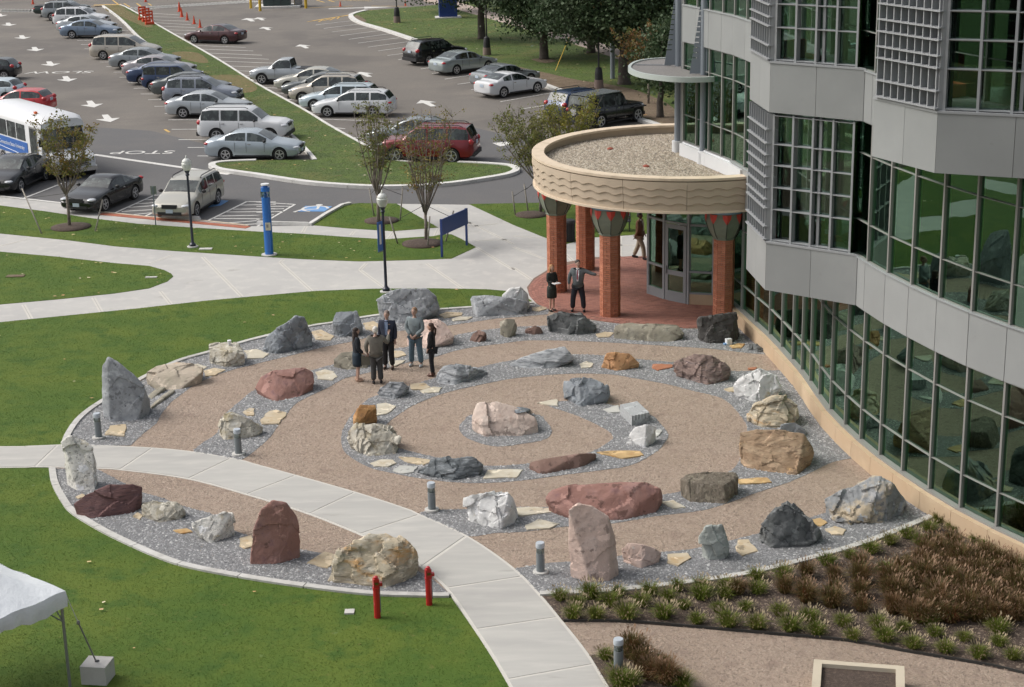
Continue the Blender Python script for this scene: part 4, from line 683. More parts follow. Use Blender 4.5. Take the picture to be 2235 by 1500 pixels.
# flagstones
FM = {k: rockmat(k+'_flagstone', *v, bump=.5) for k, v in {
 'tan': ((.45, .365, .245), [((.50, .43, .32), 1.5, .45, .65), ((.42, .29, .15), 2.5, .58, .7)]),
 'pale': ((.50, .455, .36), [((.43, .36, .25), 2, .5, .7), ((.56, .53, .45), 3, .5, .7)]),
 'orange': ((.44, .30, .14), [((.36, .20, .07), 2.5, .5, .65), ((.55, .38, .18), 4, .5, .65)]),
 'grey': ((.42, .42, .39), [((.50, .49, .45), 2, .5, .7)]), 'redf': ((.36, .15, .08), [((.28, .11, .06), 4, .5, .7)])}.items()}
FL = [('tan', [(680, 727), (700, 722), (730, 736), (722, 745), (690, 744)], 'tan flagstone between the grey wedge boulder and the upright blue grey block'),
 ('pale', [(532, 768), (560, 765), (588, 775), (575, 784), (540, 785)], 'pale flagstone on gravel below the dark grey wedge boulder'),
 ('pale', [(405, 801), (432, 797), (452, 803), (440, 812)], 'pale flagstone beside the right end of the flat tan boulder'),
 ('tan', [(445, 812), (468, 806), (492, 810), (470, 822), (448, 824)], 'tan flagstone halfway between flat tan boulder and the white topped block'),
 ('tan', [(792, 708), (815, 703), (832, 712), (820, 726), (800, 722)], 'tan flagstone behind the heads of the standing group'),
 ('tan', [(852, 772), (862, 768), (878, 769), (887, 778), (868, 783), (853, 780)], 'small tan flagstone between the two men standing talking'),
 ('pale', [(850, 790), (886, 789), (878, 795), (862, 802), (850, 800)], 'pale flagstone at the feet of the man in the navy blazer'),
 ('pale', [(688, 815), (708, 809), (728, 813), (737, 825), (725, 833), (693, 830)], 'rounded pale flagstone right of the red granite boulder'),
 ('tan', [(568, 920), (588, 900), (604, 897), (626, 903), (610, 928), (572, 929)], 'tan flagstone right of the boulder behind the bollard light'),
 ('tan', [(530, 902), (545, 893), (556, 895), (555, 910), (540, 910)], 'small tan flagstone touching the white and tan rough boulder'),
 ('pale', [(822, 885), (842, 882), (865, 889), (845, 906), (822, 910)], 'pale flagstone right of the ochre wedge rock'),
 ('tan', [(896, 841), (925, 838), (940, 848), (925, 854), (897, 853)], 'tan flagstone right of the small rounded striped boulder'),
 ('pale', [(917, 856), (945, 847), (965, 849), (958, 859), (925, 861)], 'pale flagstone in front of the tan one by the striped boulders'),
 ('pale', [(808, 1014), (832, 1006), (858, 1007), (866, 1014), (848, 1022), (818, 1021)], 'pale flagstone below the lichened white boulder'),
 ('tan', [(870, 1000), (905, 1002), (948, 1009), (925, 1018), (885, 1011)], 'long thin tan flagstone behind the dark white veined boulder'),
 ('grey', [(857, 1030), (872, 1019), (912, 1021), (903, 1034), (880, 1037)], 'grey flagstone at the left end of the dark white veined boulder'),
 ('pale', [(1053, 1048), (1064, 1029), (1110, 1027), (1142, 1029), (1128, 1046)], 'large pale flagstone between the veined boulder and the brown slab'),
 ('pale', [(1172, 882), (1216, 874), (1218, 889), (1190, 886)], 'pale pointed flagstone at the inner tip of the spiral gravel band'),
 ('grey', [(1316, 896), (1350, 887), (1356, 903), (1330, 904)], 'grey flagstone touching the left side of the sawn granite block'),
 ('grey', [(1425, 945), (1440, 940), (1446, 944), (1434, 956), (1424, 955)], 'small grey flagstone half hidden behind the small white rock'),
 ('orange', [(1302, 990), (1330, 987), (1398, 988), (1405, 997), (1360, 1004), (1340, 1000)], 'long orange flagstone right of the brown sandstone slab'),
 ('pale', [(1264, 797), (1280, 791), (1296, 796), (1290, 805), (1270, 806)], 'small hexagonal pale flagstone left of the orange block'),
 ('redf', [(1424, 798), (1445, 797), (1470, 799), (1468, 804), (1436, 811), (1424, 806)], 'thin red flat stone left of the big purple brown boulder'),
 ('redf', [(1632, 806), (1652, 804), (1650, 809), (1634, 810)], 'small dark red flat stone behind the white marble boulder'),
 ('tan', [(1580, 852), (1602, 847), (1606, 858), (1590, 858)], 'small tan flagstone at the left foot of the white marble boulder'),
 ('orange', [(1607, 1049), (1675, 1046), (1685, 1056), (1612, 1060)], 'long orange and white flagstone right of the petrified wood boulder'),
 ('pale', [(1438, 1100), (1470, 1095), (1497, 1111), (1470, 1113)], 'pale pointed flagstone at the right end of the long red boulder'),
 ('pale', [(1126, 1112), (1160, 1110), (1200, 1112), (1205, 1121), (1140, 1130), (1128, 1128)], 'pale flagstone touching the white and grey boulder by the path'),
 ('pale', [(1146, 1150), (1175, 1136), (1222, 1147), (1200, 1157), (1150, 1160)], 'wide pale flagstone left of the tall pink standing stone'),
 ('tan', [(1457, 1213), (1500, 1210), (1509, 1221), (1480, 1239), (1456, 1231)], 'tan flagstone between the small pink rock and the green grey rock'),
 ('tan', [(1610, 1182), (1634, 1181), (1655, 1206), (1620, 1217), (1607, 1205)], 'tan flagstone between the green grey rock and the dark pyramid boulder'),
 ('tan', [(1800, 1158), (1822, 1152), (1847, 1160), (1840, 1171), (1815, 1170)], 'tan flagstone below the large tilted boulder near the rim'),
 ('orange', [(1770, 1138), (1790, 1134), (1806, 1144), (1792, 1152), (1778, 1150)], 'orange tan flagstone right of the dark pyramid boulder'),
 ('tan', [(670, 1232), (708, 1208), (742, 1216), (715, 1243)], 'buff flagstone touching the left side of the largest cream boulder'),
 ('tan', [(523, 1178), (548, 1172), (555, 1195), (535, 1201), (523, 1195)], 'tan flagstone tucked behind the tall red standing stone'),
 ('orange', [(378, 1161), (408, 1157), (421, 1164), (395, 1168)], 'small orange flagstone left of the white pitted rock'),
 ('tan', [(290, 1130), (300, 1122), (312, 1128), (305, 1137)], 'small tan flagstone between the dark red and the grey white boulders'),
 ('tan', [(228, 952), (240, 932), (275, 929), (272, 955)], 'tan flagstone at the foot of the tall grey wedge boulder'),
 ('tan', [(165, 1088), (180, 1081), (190, 1086), (172, 1092)], 'sliver of tan flagstone behind the dark red boulder at far left'),
 ('tan', [(958, 690), (975, 683), (1010, 685), (1008, 691), (970, 697)], 'tan flagstone right of the largest grey boulder'),
 ('pale', [(985, 699), (1005, 693), (1032, 694), (1020, 701), (990, 703)], 'pale flagstone just below the tan one by the largest grey boulder'),
 ('tan', [(1300, 732), (1320, 727), (1340, 729), (1330, 738), (1306, 739)], 'tan flagstone between the dark wide boulder and the long low slab'),
 ('tan', [(1160, 674), (1185, 671), (1195, 676), (1175, 682), (1162, 680)], 'tan flagstone beside the rough white boulder at the terrace edge'),
 ('orange', [(1592, 757), (1612, 752), (1626, 753), (1618, 762), (1598, 763)], 'orange brown flagstone below the black square boulder')]
for i, (k, P, lab) in enumerate(FL):
    P3 = GP(P); ce = sum(P3, Vector())/len(P3); rr = random.Random(i); q = []
    for a, b in zip(P3, P3[1:]+P3[:1]):
        q.append(a-ce); n = (b-a); 
        for t in (.33, .66): q.append(a.lerp(b, t)-ce+Vector((-n.y, n.x, 0))*rr.uniform(-.05, .05))
    top = [p*.97 for p in q]; n = len(q); mb = MB(); mb.prism(q, -.03, .034); mb.prism(top, .03, .046)
    o = mb.build('flagstone', FM[k], loc=(ce.x, ce.y, 0), label=lab, cat='flagstone', group='flagstones laid in the gravel bands'); o.rotation_euler = (rr.uniform(-.012, .012), rr.uniform(-.012, .012), 0)
# ================================================================== BUILDING
def glassmat(name, tint, refl, ior=2.1, col=(.8, .95, .88)):
    m = bpy.data.materials.new(name); m.use_nodes = True; nt = m.node_tree; nt.nodes.clear()
    t = nt.nodes.new('ShaderNodeBsdfTransparent'); t.inputs[0].default_value = (*tint, 1)
    g = nt.nodes.new('ShaderNodeBsdfGlossy'); g.inputs['Roughness'].default_value = 0.0; g.inputs[0].default_value = (*col, 1)
    fr = nt.nodes.new('ShaderNodeFresnel'); fr.inputs[0].default_value = ior
    a = nt.nodes.new('ShaderNodeMath'); a.operation = 'ADD'; a.inputs[1].default_value = refl; a.use_clamp = True; nt.links.new(fr.outputs[0], a.inputs[0])
    v = _vec(nt); n = _noise(nt, v, .55, 2); bp = nt.nodes.new('ShaderNodeBump'); bp.inputs['Strength'].default_value = .06; bp.inputs['Distance'].default_value = .06
    nt.links.new(n, bp.inputs['Height']); nt.links.new(bp.outputs[0], g.inputs['Normal'])
    mx = nt.nodes.new('ShaderNodeMixShader'); nt.links.new(a.outputs[0], mx.inputs[0]); nt.links.new(t.outputs[0], mx.inputs[1]); nt.links.new(g.outputs[0], mx.inputs[2])
    o = nt.nodes.new('ShaderNodeOutputMaterial'); nt.links.new(mx.outputs[0], o.inputs[0]); return m
M['glass'] = glassmat('green_tinted_glass', (.56, .72, .62), .08, 1.9, (.64, 1.0, .76))
M['bayglass'] = glassmat('clear_bay_glass', (.62, .70, .66), .0, 1.75, (.62, .78, .72))
M['panel'] = mat('grey_metal_panel', (.262, .272, .272), .42, [((.285, .295, .295), .7, .4, .65), ((.24, .25, .25), .25, .5, .7), ((.21, .215, .21), 3.5, .66, .8)], spec=.4)
M['frame'] = mat('grey_window_frame', (.235, .228, .218), .5, spec=.4)
M['frame_l'] = mat('light_grey_frame', (.29, .30, .31), .45, spec=.4)
M['plinth'] = mat('tan_precast', (.46, .34, .225), .8, [((.46, .33, .21), 1.2, .45, .65), ((.56, .43, .29), .5, .5, .7)], [(40, .15, .01)])
M['canopy'] = mat('buff_precast', (.49, .40, .30), .8, [((.44, .36, .27), .9, .45, .65)], [(60, .15, .01)])
M['canopy_cap'] = mat('buff_cap', (.62, .51, .385), .75, [((.48, .39, .28), 2.5, .5, .75)])
M['inner'] = mat('interior_wall', (.32, .35, .27), .9); M['floor_in'] = mat('interior_floor', (.09, .12, .06), .7)
M['yellow_wall'] = mat('yellow_interior_wall', (.50, .42, .10), .8); M['orange_seat'] = mat('orange_upholstery', (.42, .10, .03), .8); M['white_in'] = mat('white_interior', (.6, .62, .58), .6)
M['steel'] = mat('blue_grey_steel', (.20, .225, .255), .45, spec=.5); M['flash'] = mat('white_flashing', (.6, .61, .62), .5)
N = [(6.04, 57.72), (6.38, 56.75), (6.68, 55.72), (6.98, 54.75), (7.24, 53.91), (7.46, 52.7), (7.69, 51.2), (7.92, 49.8), (8.08, 48.45), (8.2, 47.2), (8.3, 46.2), (8.36, 45.15), (8.40, 43.95), (8.47, 42.7), (8.62, 41.48), (8.8, 40.38), (9.04, 39.22), (9.34, 38.1), (9.7, 36.92), (10.12, 35.75), (10.63, 34.63), (11.2, 33.55), (11.85, 32.5), (12.6, 31.5), (13.45, 30.6), (14.4, 29.8), (15.5, 29.2)]
N = [Vector((a, b, 0)) for a, b in N]
vary(M['panel'], .05); vary(M['plinth'], .05)
def nrm(i):
    d = (N[min(i+1, len(N)-1)]-N[max(i-1, 0)]).normalized(); return Vector((d.y, -d.x, 0)) if False else Vector((-abs(d.y) if d.y < 0 else d.y, 0, 0)) if False else (Vector((d.y, -d.x, 0)) if d.y < 0 else Vector((-d.y, d.x, 0)))
def outw(a, b):
    d = (b-a).normalized(); n = Vector((d.y, -d.x, 0)); return n if n.x < 0 or n.y < -0.9 else -n
BO = Vector((9, 46, 0))
bld = empty('campus_building', BO, label='modern campus building with curved green glass facade and grey metal panel bands', cat='building')
def bpart(mb, name, m, parent=None, **k):
    o = mb.build(name, m, parent or bld, **k)
    if parent is None: o.location = -BO
    return o
def wallpiece(a, b, z0, z1, t, m, name, off=0.0, gap=.008):
    d = (b-a).normalized(); n = outw(a, b); mid = (a+b)/2+n*(off-t/2)
    mb = MB().box((mid.x, mid.y, (z0+z1)/2), ((b-a).length-2*gap, t, z1-z0-2*gap*(gap > .002)), math.atan2(d.y, d.x)); return bpart(mb, name, m)
def mullion(p, n, z0, z1, w=.06, dp=.14, m=None, name='mullion', off=.05):
    q = p+n*(off-dp/2+.0); mb = MB().box((q.x, q.y, (z0+z1)/2), (w, dp, z1-z0), math.atan2(n.y, n.x)+math.pi/2); return bpart(mb, name, m or M['frame'])
LV = [(.50, 1.30), (1.30, 3.08), (3.08, 3.87)], [(5.13, 6.03), (6.03, 7.70), (7.70, 8.50)], [(9.74, 10.65), (10.65, 12.30), (12.30, 13.10)]
for i in range(len(N)-1):
    a, b = N[i], N[i+1]; n = outw(a, b); bay2 = i >= 14
    for fl, rows in enumerate(LV):
        if fl == 0 and i < 4: continue
        for (z0, z1) in rows:
            wallpiece(a, b, z0, z1, .02, M['glass'], 'glass_pane', -.02, .015)
            wallpiece(a, b, z0-.035, z0+.035, .11, M['frame'], 'transom', .042, .03)
        wallpiece(a, b, rows[-1][1]-.05, rows[-1][1]+.0, .10, M['frame'], 'transom', .04, .03)
    for z0, z1 in ((3.87, 5.10), (8.50, 9.71), (13.10, 14.4)):
        if z0 < 4 and i < 4: wallpiece(a, b, z0, z1, .2, M['flash' if i < 5 else 'panel'], 'flashing_panel', .05); continue
        wallpiece(a, b, z0, z1, .18, M['panel'], 'metal_panel', .09, .007)
        wallpiece(a, b, z1-.0, z1+.03, .26, M['frame_l'], 'sill', .12, .0)
for i, p in enumerate(N):
    n = ((outw(N[i-1], p) if i else outw(p, N[1]))+(outw(p, N[i+1]) if i < len(N)-1 else outw(N[i-1], p))).normalized()
    for fl, rows in enumerate(LV):
        if fl == 0 and i < 4: continue
        mullion(p, n, rows[0][0], rows[-1][1])
M['blind'] = mat('pale_roller_blind', (.42, .52, .50), .8)
for i in (0, 1, 2):
    for z0, z1 in ((5.2, 8.4), (9.8, 13.0)): wallpiece(N[i], N[i+1], z0+(.0 if i < 2 else .9), z1, .01, M['blind'], 'roller_blind', -.28, .04)
# white flashing at the foot of the wall on the canopy roof
for i in range(0, 5): wallpiece(N[i], N[i+1], 4.62, 5.05, .25, M['flash'], 'flashing', .16, .002)
# plinth of precast lengths
pl_in = [N[i] for i in range(4, len(N))]
for i in range(4, len(N)-1):
    a, b = N[i], N[i+1]; na = (outw(N[i-1], a)+outw(a, b)).normalized(); nb = (outw(a, b)+outw(b, N[min(i+2, len(N)-1)])).normalized() if i < len(N)-2 else outw(a, b)
    poly = [a+na*.05, b+nb*.05, b+nb*.27, a+na*.27]; d = (b-a).normalized()*.006
    poly = [poly[0]+d, poly[1]-d, poly[2]-d, poly[3]+d]; poly = [p-BO for p in poly]
    MB().prism(poly, -.05, .46).build('plinth_block', M['plinth'], bld)
    wallpiece(a, b, .46, .50, .16, M['frame'], 'sill', .13, .0)
# floors, roof and inner walls
back = [Vector((30, 29.2, 0)), Vector((30, 64, 0)), Vector((9.0, 63.5, 0))]
insetN = [N[i]-outw(N[max(i-1, 0)], N[max(i, 1)])*.22 for i in range(len(N))]
outl = insetN+back
for z0, z1, m in ((-.05, .03, M['floor_in']), (3.95, 4.62, M['floor_in']), (8.56, 9.2, M['floor_in']), (13.2, 14.3, M['panel'])):
    bpart(MB().prism(outl, z0, z1), 'floor_slab' if z1 < 14 else 'roof_slab', m)
for a, b in ((N[-1], back[0]), (back[0], back[1]), (back[1], back[2]), (back[2], N[0])):
    d = (b-a).normalized(); mid = (a+b)/2; bpart(MB().box((mid.x, mid.y, 7.2), ((b-a).length, .25, 14.3), math.atan2(d.y, d.x)), 'outer_wall', M['panel'])
for f in (0, 4.62, 9.2):
    for i in range(2, len(N)-2, 3):
        a, b = N[i]-outw(N[i], N[i+1])*5.2, N[min(i+3, len(N)-1)]-outw(N[i], N[i+1])*5.2; d = b-a; mid = (a+b)/2
        bpart(MB().box((mid.x, mid.y, f+1.9), (d.length, .12, 3.6), math.atan2(d.y, d.x)), 'interior_wall', M['yellow_wall'] if (i//3) % 3 == 1 else M['inner'])
def inner_thing(fn, x, y, z): pass
# --- bays
def facewall(a, b, z0, z1, t, m, name, off=0.0, gap=.006):
    return wallpiece(a, b, z0, z1, t, m, name, off, gap)
def bay(A, B, C, back_pts, floors, zb_px, cols, blades, shelves, tC=.9):
    """A-B chamfer face with egg-crate sunscreen, B-C front with windows"""
    foot = [A, B, C]+back_pts
    def split(a, b, n): return [a.lerp(b, k/n) for k in range(n+1)]
    for (p0, p1, w0, w1) in floors:
        core = [A.lerp(C, .02)+(B-A)*.02, B+(C-B).normalized()*.12-outw(B, C)*.1, C-outw(B, C)*.15]+back_pts
        bpart(MB().prism([A+(C-A)*.03, B+((A+C)/2-B)*.08, C+(A-C)*.03]+back_pts, p0+.02, p1-.01), 'bay_floor', M['panel'])
        for q in range(2):
            a, b = A.lerp(B, q/2), A.lerp(B, (q+1)/2); facewall(a, b, p0, p1, .06, M['panel'], 'metal_panel', 0, .005)
        pts = [B, B+(C-B)*.035, B+(C-B)*.5, B+(C-B)*.965, C]
        for a, b in ((B, B.lerp(C, .5)), (B.lerp(C, .5), C)): facewall(a, b, p0, p1, .06, M['panel'], 'metal_panel', 0, .005)
        cen = (A+C)/2
        bpart(MB().prism([p+(p-cen).normalized()*.03 for p in (A, B, C)]+[C+(cen-C)*.3, A+(cen-A)*.3], p1, p1+.05), 'bay_ledge', M['frame_l'])
        if w1 <= w0: continue
        # glass box, set back
        s = .17; B1 = B+((A+C)/2-B).normalized()*s*1.3; A1 = A+(C-A).normalized()*s; C1 = B.lerp(C, tC); C1 = C1-outw(B, C)*.05
        Bf = B+(C-B).normalized()*.10-outw(B, C)*.06; gl0 = -.16
        facewall(B1, C1, w0, w1, .02, M['bayglass'], 'glass_pane', gl0*.6, 0)
        facewall(A1, B1, w0, w1, .02, M['bayglass'], 'glass_pane', -.1, 0)
        Cb = C1-outw(B, C)*1.3+(C-B).normalized()*.2
        facewall(C1, Cb, w0, w1, .02, M['bayglass'], 'glass_pane', -.04, 0)
        rows = [z for z in zb_px(w0, w1)]
        n = outw(B, C); d = (C1-Bf).normalized()
        for k in range(cols+1):
            p = Bf.lerp(C1, k/cols); w = .055
            mullion(p, n, w0, w1, w, .20, M['frame_l'], 'bay_mullion', .0)
            if k == cols//2: mullion(p+d*.16-n*.1, n, w0, w1, .07, .08, M['frame_l'], 'bay_mullion', .0)
        for z in rows:
            facewall(Bf, C1, z-.03, z+.03, .20, M['frame_l'], 'bay_transom', .0, .02); facewall(Bf, C1, z-.06, z+.01, .08, M['frame'], 'bay_transom', -.13, .02)
        # corner post panel
        facewall(B, Bf, w0, w1, .08, M['frame_l'], 'corner_post', -.02, .002)
        # egg crate on chamfer
        na = outw(A, B); A2 = A+(B-A)*.05; ang = math.atan2(na.y, na.x)+math.pi/2
        for k in range(blades+1):
            p = A2.lerp(B, k/blades*.96); mullion(p, na, w0+.03, w1, .03, .20, M['frame_l'], 'sunscreen_blade', .03)
        for z in shelves(w0, w1): facewall(A2, B, z-.015, z+.015, .30, M['frame_l'], 'sunscreen_shelf', .08, .0)
    return foot
v3 = lambda x, y: Vector((x, y, 0))
A, B, C_ = v3(6.42, 44.75), v3(6.60, 42.52), v3(8.62, 40.86)
b1rows = [zat((B.x, B.y), y) for y in (457, 409, 361, 315)]
b1sh = [zat((A.x, A.y), y) for y in (484, 455, 417, 399, 375, 352, 328, 306, 282, 253)]
print('bay1 rows', [round(z, 2) for z in b1rows], [round(z, 2) for z in b1sh])
def rows1(w0, w1):
    r = [w0+.03]+[w0+(z-5.18) for z in b1rows]+[w1-.04]; return [z for z in r if z < w1]
def sh1(w0, w1): return [z for z in [w0+.04]+[w0+(z-5.18) for z in b1sh[1:]] if z < w1]
bay(A, B, C_, [v3(8.9, 41.4), v3(8.6, 45.2)], [(3.87, 5.13, 5.18, 8.46), (8.50, 9.74, 9.79, 13.06), (13.10, 14.40, 1, 0)], rows1, 4, 8, sh1)
A2_, B2_, C2_ = G(1902, 340, 8.5), G(2042, 375, 8.5), G(2235, 388, 8.5)
A2_.z = B2_.z = C2_.z = 0
for z in (8.5, 9.74): print('bay2', z, G(1905, 216 if z > 9 else 340, z), G(2045, 250 if z > 9 else 375, z), G(2235, 258 if z > 9 else 388, z))
A2_ = (A2_+v3(*G(1908, 218, 9.74)[:2]))/2; B2_ = (B2_+v3(*G(2045, 250, 9.74)[:2]))/2; C2_ = (C2_+v3(*G(2235, 258, 9.74)[:2]))/2
dC = (C2_-B2_).normalized(); C2_ = B2_+dC*3.1
b2rows = [zat((B2_.x, B2_.y), y) for y in (151, 87, 24)]; b2sh = [zat((A2_.x, A2_.y), y) for y in (172, 124, 99, 66, 40, 6)]
print('b2', b2rows, b2sh, A2_, B2_, C2_)
bay(A2_, B2_, C2_, [C2_+v3(1.2, .6), v3(9.6, 39.4)], [(8.50, 9.74, 9.79, 13.06), (13.10, 14.40, 1, 0)], lambda a, b: [a+.03]+b2rows+[b2rows[-1]+.75, 13.02], 4, 8, lambda a, b: [a+.04]+b2sh+[b2sh[-1]+.45, b2sh[-1]+.9])
# --- interior furniture seen through the bays and the ground floor
def armchair(x, y, z, r, lab):
    t = empty('armchair', (x, y, z), r, label=lab, cat='armchair', group='orange armchairs behind the windows')
    MB().box((0, 0, .25), (.75, .7, .32)).build('seat', M['orange_seat'], t); MB().box((0, .33, .62), (.78, .16, .75)).build('backrest', M['orange_seat'], t)
    for s in (-1, 1): MB().box((s*.42, 0, .36), (.14, .72, .55)).build('armrest', M['orange_seat'], t)
armchair(7.35, 43.0, 4.62, .6, 'orange armchair behind the lower bay window, left one'); armchair(8.1, 42.3, 4.62, .9, 'orange armchair behind the lower bay window, right one')
armchair(7.4, 43.1, 9.2, .4, 'dark red sofa chair behind the upper left bay window'); armchair(9.8, 36.8, 9.6, .3, 'dark red armchair behind the upper right bay window, left one'); armchair(10.9, 36.3, 9.6, .5, 'dark red armchair behind the upper right bay window, right one')
def table(x, y, z, lab):
    t = empty('round_table', (x, y, z), label=lab, cat='table', group='round tables inside the glass facade')
    MB().lathe([(.45, .72), (.46, .74), (.45, .755)], n=20).build('tabletop', M['white_in'], t); MB().lathe([(.04, .03), (.04, .72)], n=8).build('pedestal', M['steel'], t); MB().lathe([(.25, 0), (.25, .03)], n=16).build('base', M['steel'], t)
    return t
for i, (x, y) in enumerate([(10.4, 37.9), (11.1, 36.2), (12.0, 35.0)]): table(x, y, .03, ['white round table inside the ground floor glass nearest the tilted boulder', 'second white round table inside the ground floor glass', 'third white round table inside the ground floor glass at the right edge'][i])
for i, (x, y) in enumerate([(9.9, 39.6), (10.6, 37.6), (11.6, 36.0)]): table(x, y, 4.62, ['white round table on the second floor behind the glass, left one', 'white round table on the second floor behind the glass, middle one', 'white round table on the second floor behind the glass, right one'][i])
# ================================================================== CANOPY
KC = Vector((6.05, 57.3, 0)); KR = 5.15; T0, T1 = math.radians(60), math.radians(287.5)
can = empty('entrance_canopy', KC, label='round buff entrance canopy with wavy ridges and gravel roof', cat='canopy')
M['shading'] = mat('painted_wave_shade', (.33, .26, .19), .9); NS = 150  # darker buff, paints in the shade under the fascia waves
def arcpts(r, n=NS, t0=T0, t1=T1): return [(r*math.cos(t0+(t1-t0)*i/n), r*math.sin(t0+(t1-t0)*i/n)) for i in range(n+1)]
def shell(mb, r0, r1, z0f, z1f, n=NS, t0=T0, t1=T1):
    vs = []
    for i in range(n+1):
        t = t0+(t1-t0)*i/n; c_, s_ = math.cos(t), math.sin(t); z0 = z0f(t) if callable(z0f) else z0f; z1 = z1f(t) if callable(z1f) else z1f
        vs += [(r0*c_, r0*s_, z0), (r1*c_, r1*s_, z0), (r1*c_, r1*s_, z1), (r0*c_, r0*s_, z1)]
    fs = []
    for i in range(n):
        o = 4*i
        for k in range(4): fs.append((o+k, o+4+k, o+4+(k+1) % 4, o+(k+1) % 4))
    fs += [(0, 1, 2, 3), (4*n+3, 4*n+2, 4*n+1, 4*n)]
    mb.add(vs, fs)
nseg = 10                                                    # precast lengths
for k in range(nseg):
    t0 = T0+(T1-T0)*k/nseg+.0012; t1 = T0+(T1-T0)*(k+1)/nseg-.0012; mb = MB()
    shell(mb, KR-.22, KR, 3.86, 4.84, 30, t0, t1)
    wav = lambda z: (lambda t: z+.034*math.sin(t*KR*2*math.pi/.60))
    for j, z in enumerate((4.57, 4.34, 4.09)):
        shell(mb, KR-.01, KR+.085-.026*j, wav(z), 4.80-.02*j, 60, t0, t1)
    fo_ = mb.build('fascia_panel', M['canopy'], can)
    wj = MB()  # thin dark tubes added to draw a shadow line below each wave
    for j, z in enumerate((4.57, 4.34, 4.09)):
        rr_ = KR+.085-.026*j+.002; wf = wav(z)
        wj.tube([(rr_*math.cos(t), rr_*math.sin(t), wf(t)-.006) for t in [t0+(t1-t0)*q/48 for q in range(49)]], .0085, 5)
    wj.build('wave_shade_line', M['shading'], fo_)
cp = MB(); shell(cp, KR-.33, KR+.09, 4.84, 4.92); cp.build('coping', M['canopy_cap'], can)
lp = MB(); shell(lp, KR-.30, KR+.07, 3.79, 3.86); lp.build('bottom_lip', M['canopy_cap'], can)
rs = MB(); rp = arcpts(KR-.2, 60)+[(9.5-6.05, 57.3-57.3)]
rs.prism(rp, 4.45, 4.60); rs.build('roof_deck', mat('roof_bed', (.22, .19, .15), .95), can)
so_ = MB(); so_.prism(arcpts(KR-.23, 60)+[(3.2, 0)], 3.83, 3.88); so_.build('soffit', mat('soffit_paint', (.45, .42, .36), .8), can)
M['pebble'] = rndmat('roof_pebble', [(.22, .18, .13), (.40, .34, .26), (.50, .45, .37), (.30, .25, .19), (.16, .14, .115)])
pp = [(KC.x+a*.985, KC.y+b*.985) for a, b in arcpts(KR-.2, 60)]+[(8.3, 57)]
o = pebbles('roof_gravel', [pp], 420, .025, .055, 4.60, M['pebble'], 'tan river pebbles covering the round canopy roof', squash=.7)
MB().box((7.62-6.05, 52.42-57.3-.04, 4.66), (.14, .06, .07), -.1).build('scupper', mat('dark_hole', (.03, .02, .02), .9), can)
for p in ((1332, 322), (1410, 360)):
    q = G(*p, 4.68)-KC; MB().lathe([(.11, 0), (.11, .05), (.03, .09)], (q.x, q.y, 4.6), 12).build('roof_drain', mat('rusty_drain', (.30, .08, .05), .8) if p[0] < 1400 else bpy.data.materials['rusty_drain'], can)
# --- brick columns
M['mortar'] = mat('mortar', (.50, .40, .33), .95, [((.42, .33, .27), 5, .5, .7)])
BR = [mat('clay_brick', cc, .85, [(c2, 9, .45, .7)]) for cc, c2 in (((.44, .165, .09), (.37, .13, .07)), ((.50, .20, .12), (.42, .16, .09)), ((.38, .14, .08), (.46, .18, .11)))]
M['petal'] = mat('grey_green_capital', (.17, .19, .145), .6, [((.20, .22, .17), 3, .45, .7)]); M['petal_dark'] = mat('dark_seam', (.035, .045, .035), .6); M['red_petal'] = mat('red_petal', (.55, .06, .045), .6); M['blue_band'] = mat('pale_blue_band', (.22, .32, .45), .6)
RC = .335; side = 2*RC*math.sin(math.pi/8); apo = RC*math.cos(math.pi/8)
bmeshes = {}
def bm_brick(w, mi):
    if (w, mi) not in bmeshes: bmeshes[(w, mi)] = MB().box((0, 0, 0), (w, .05, .056)).mesh('brick', BR[mi])
    return bmeshes[(w, mi)]
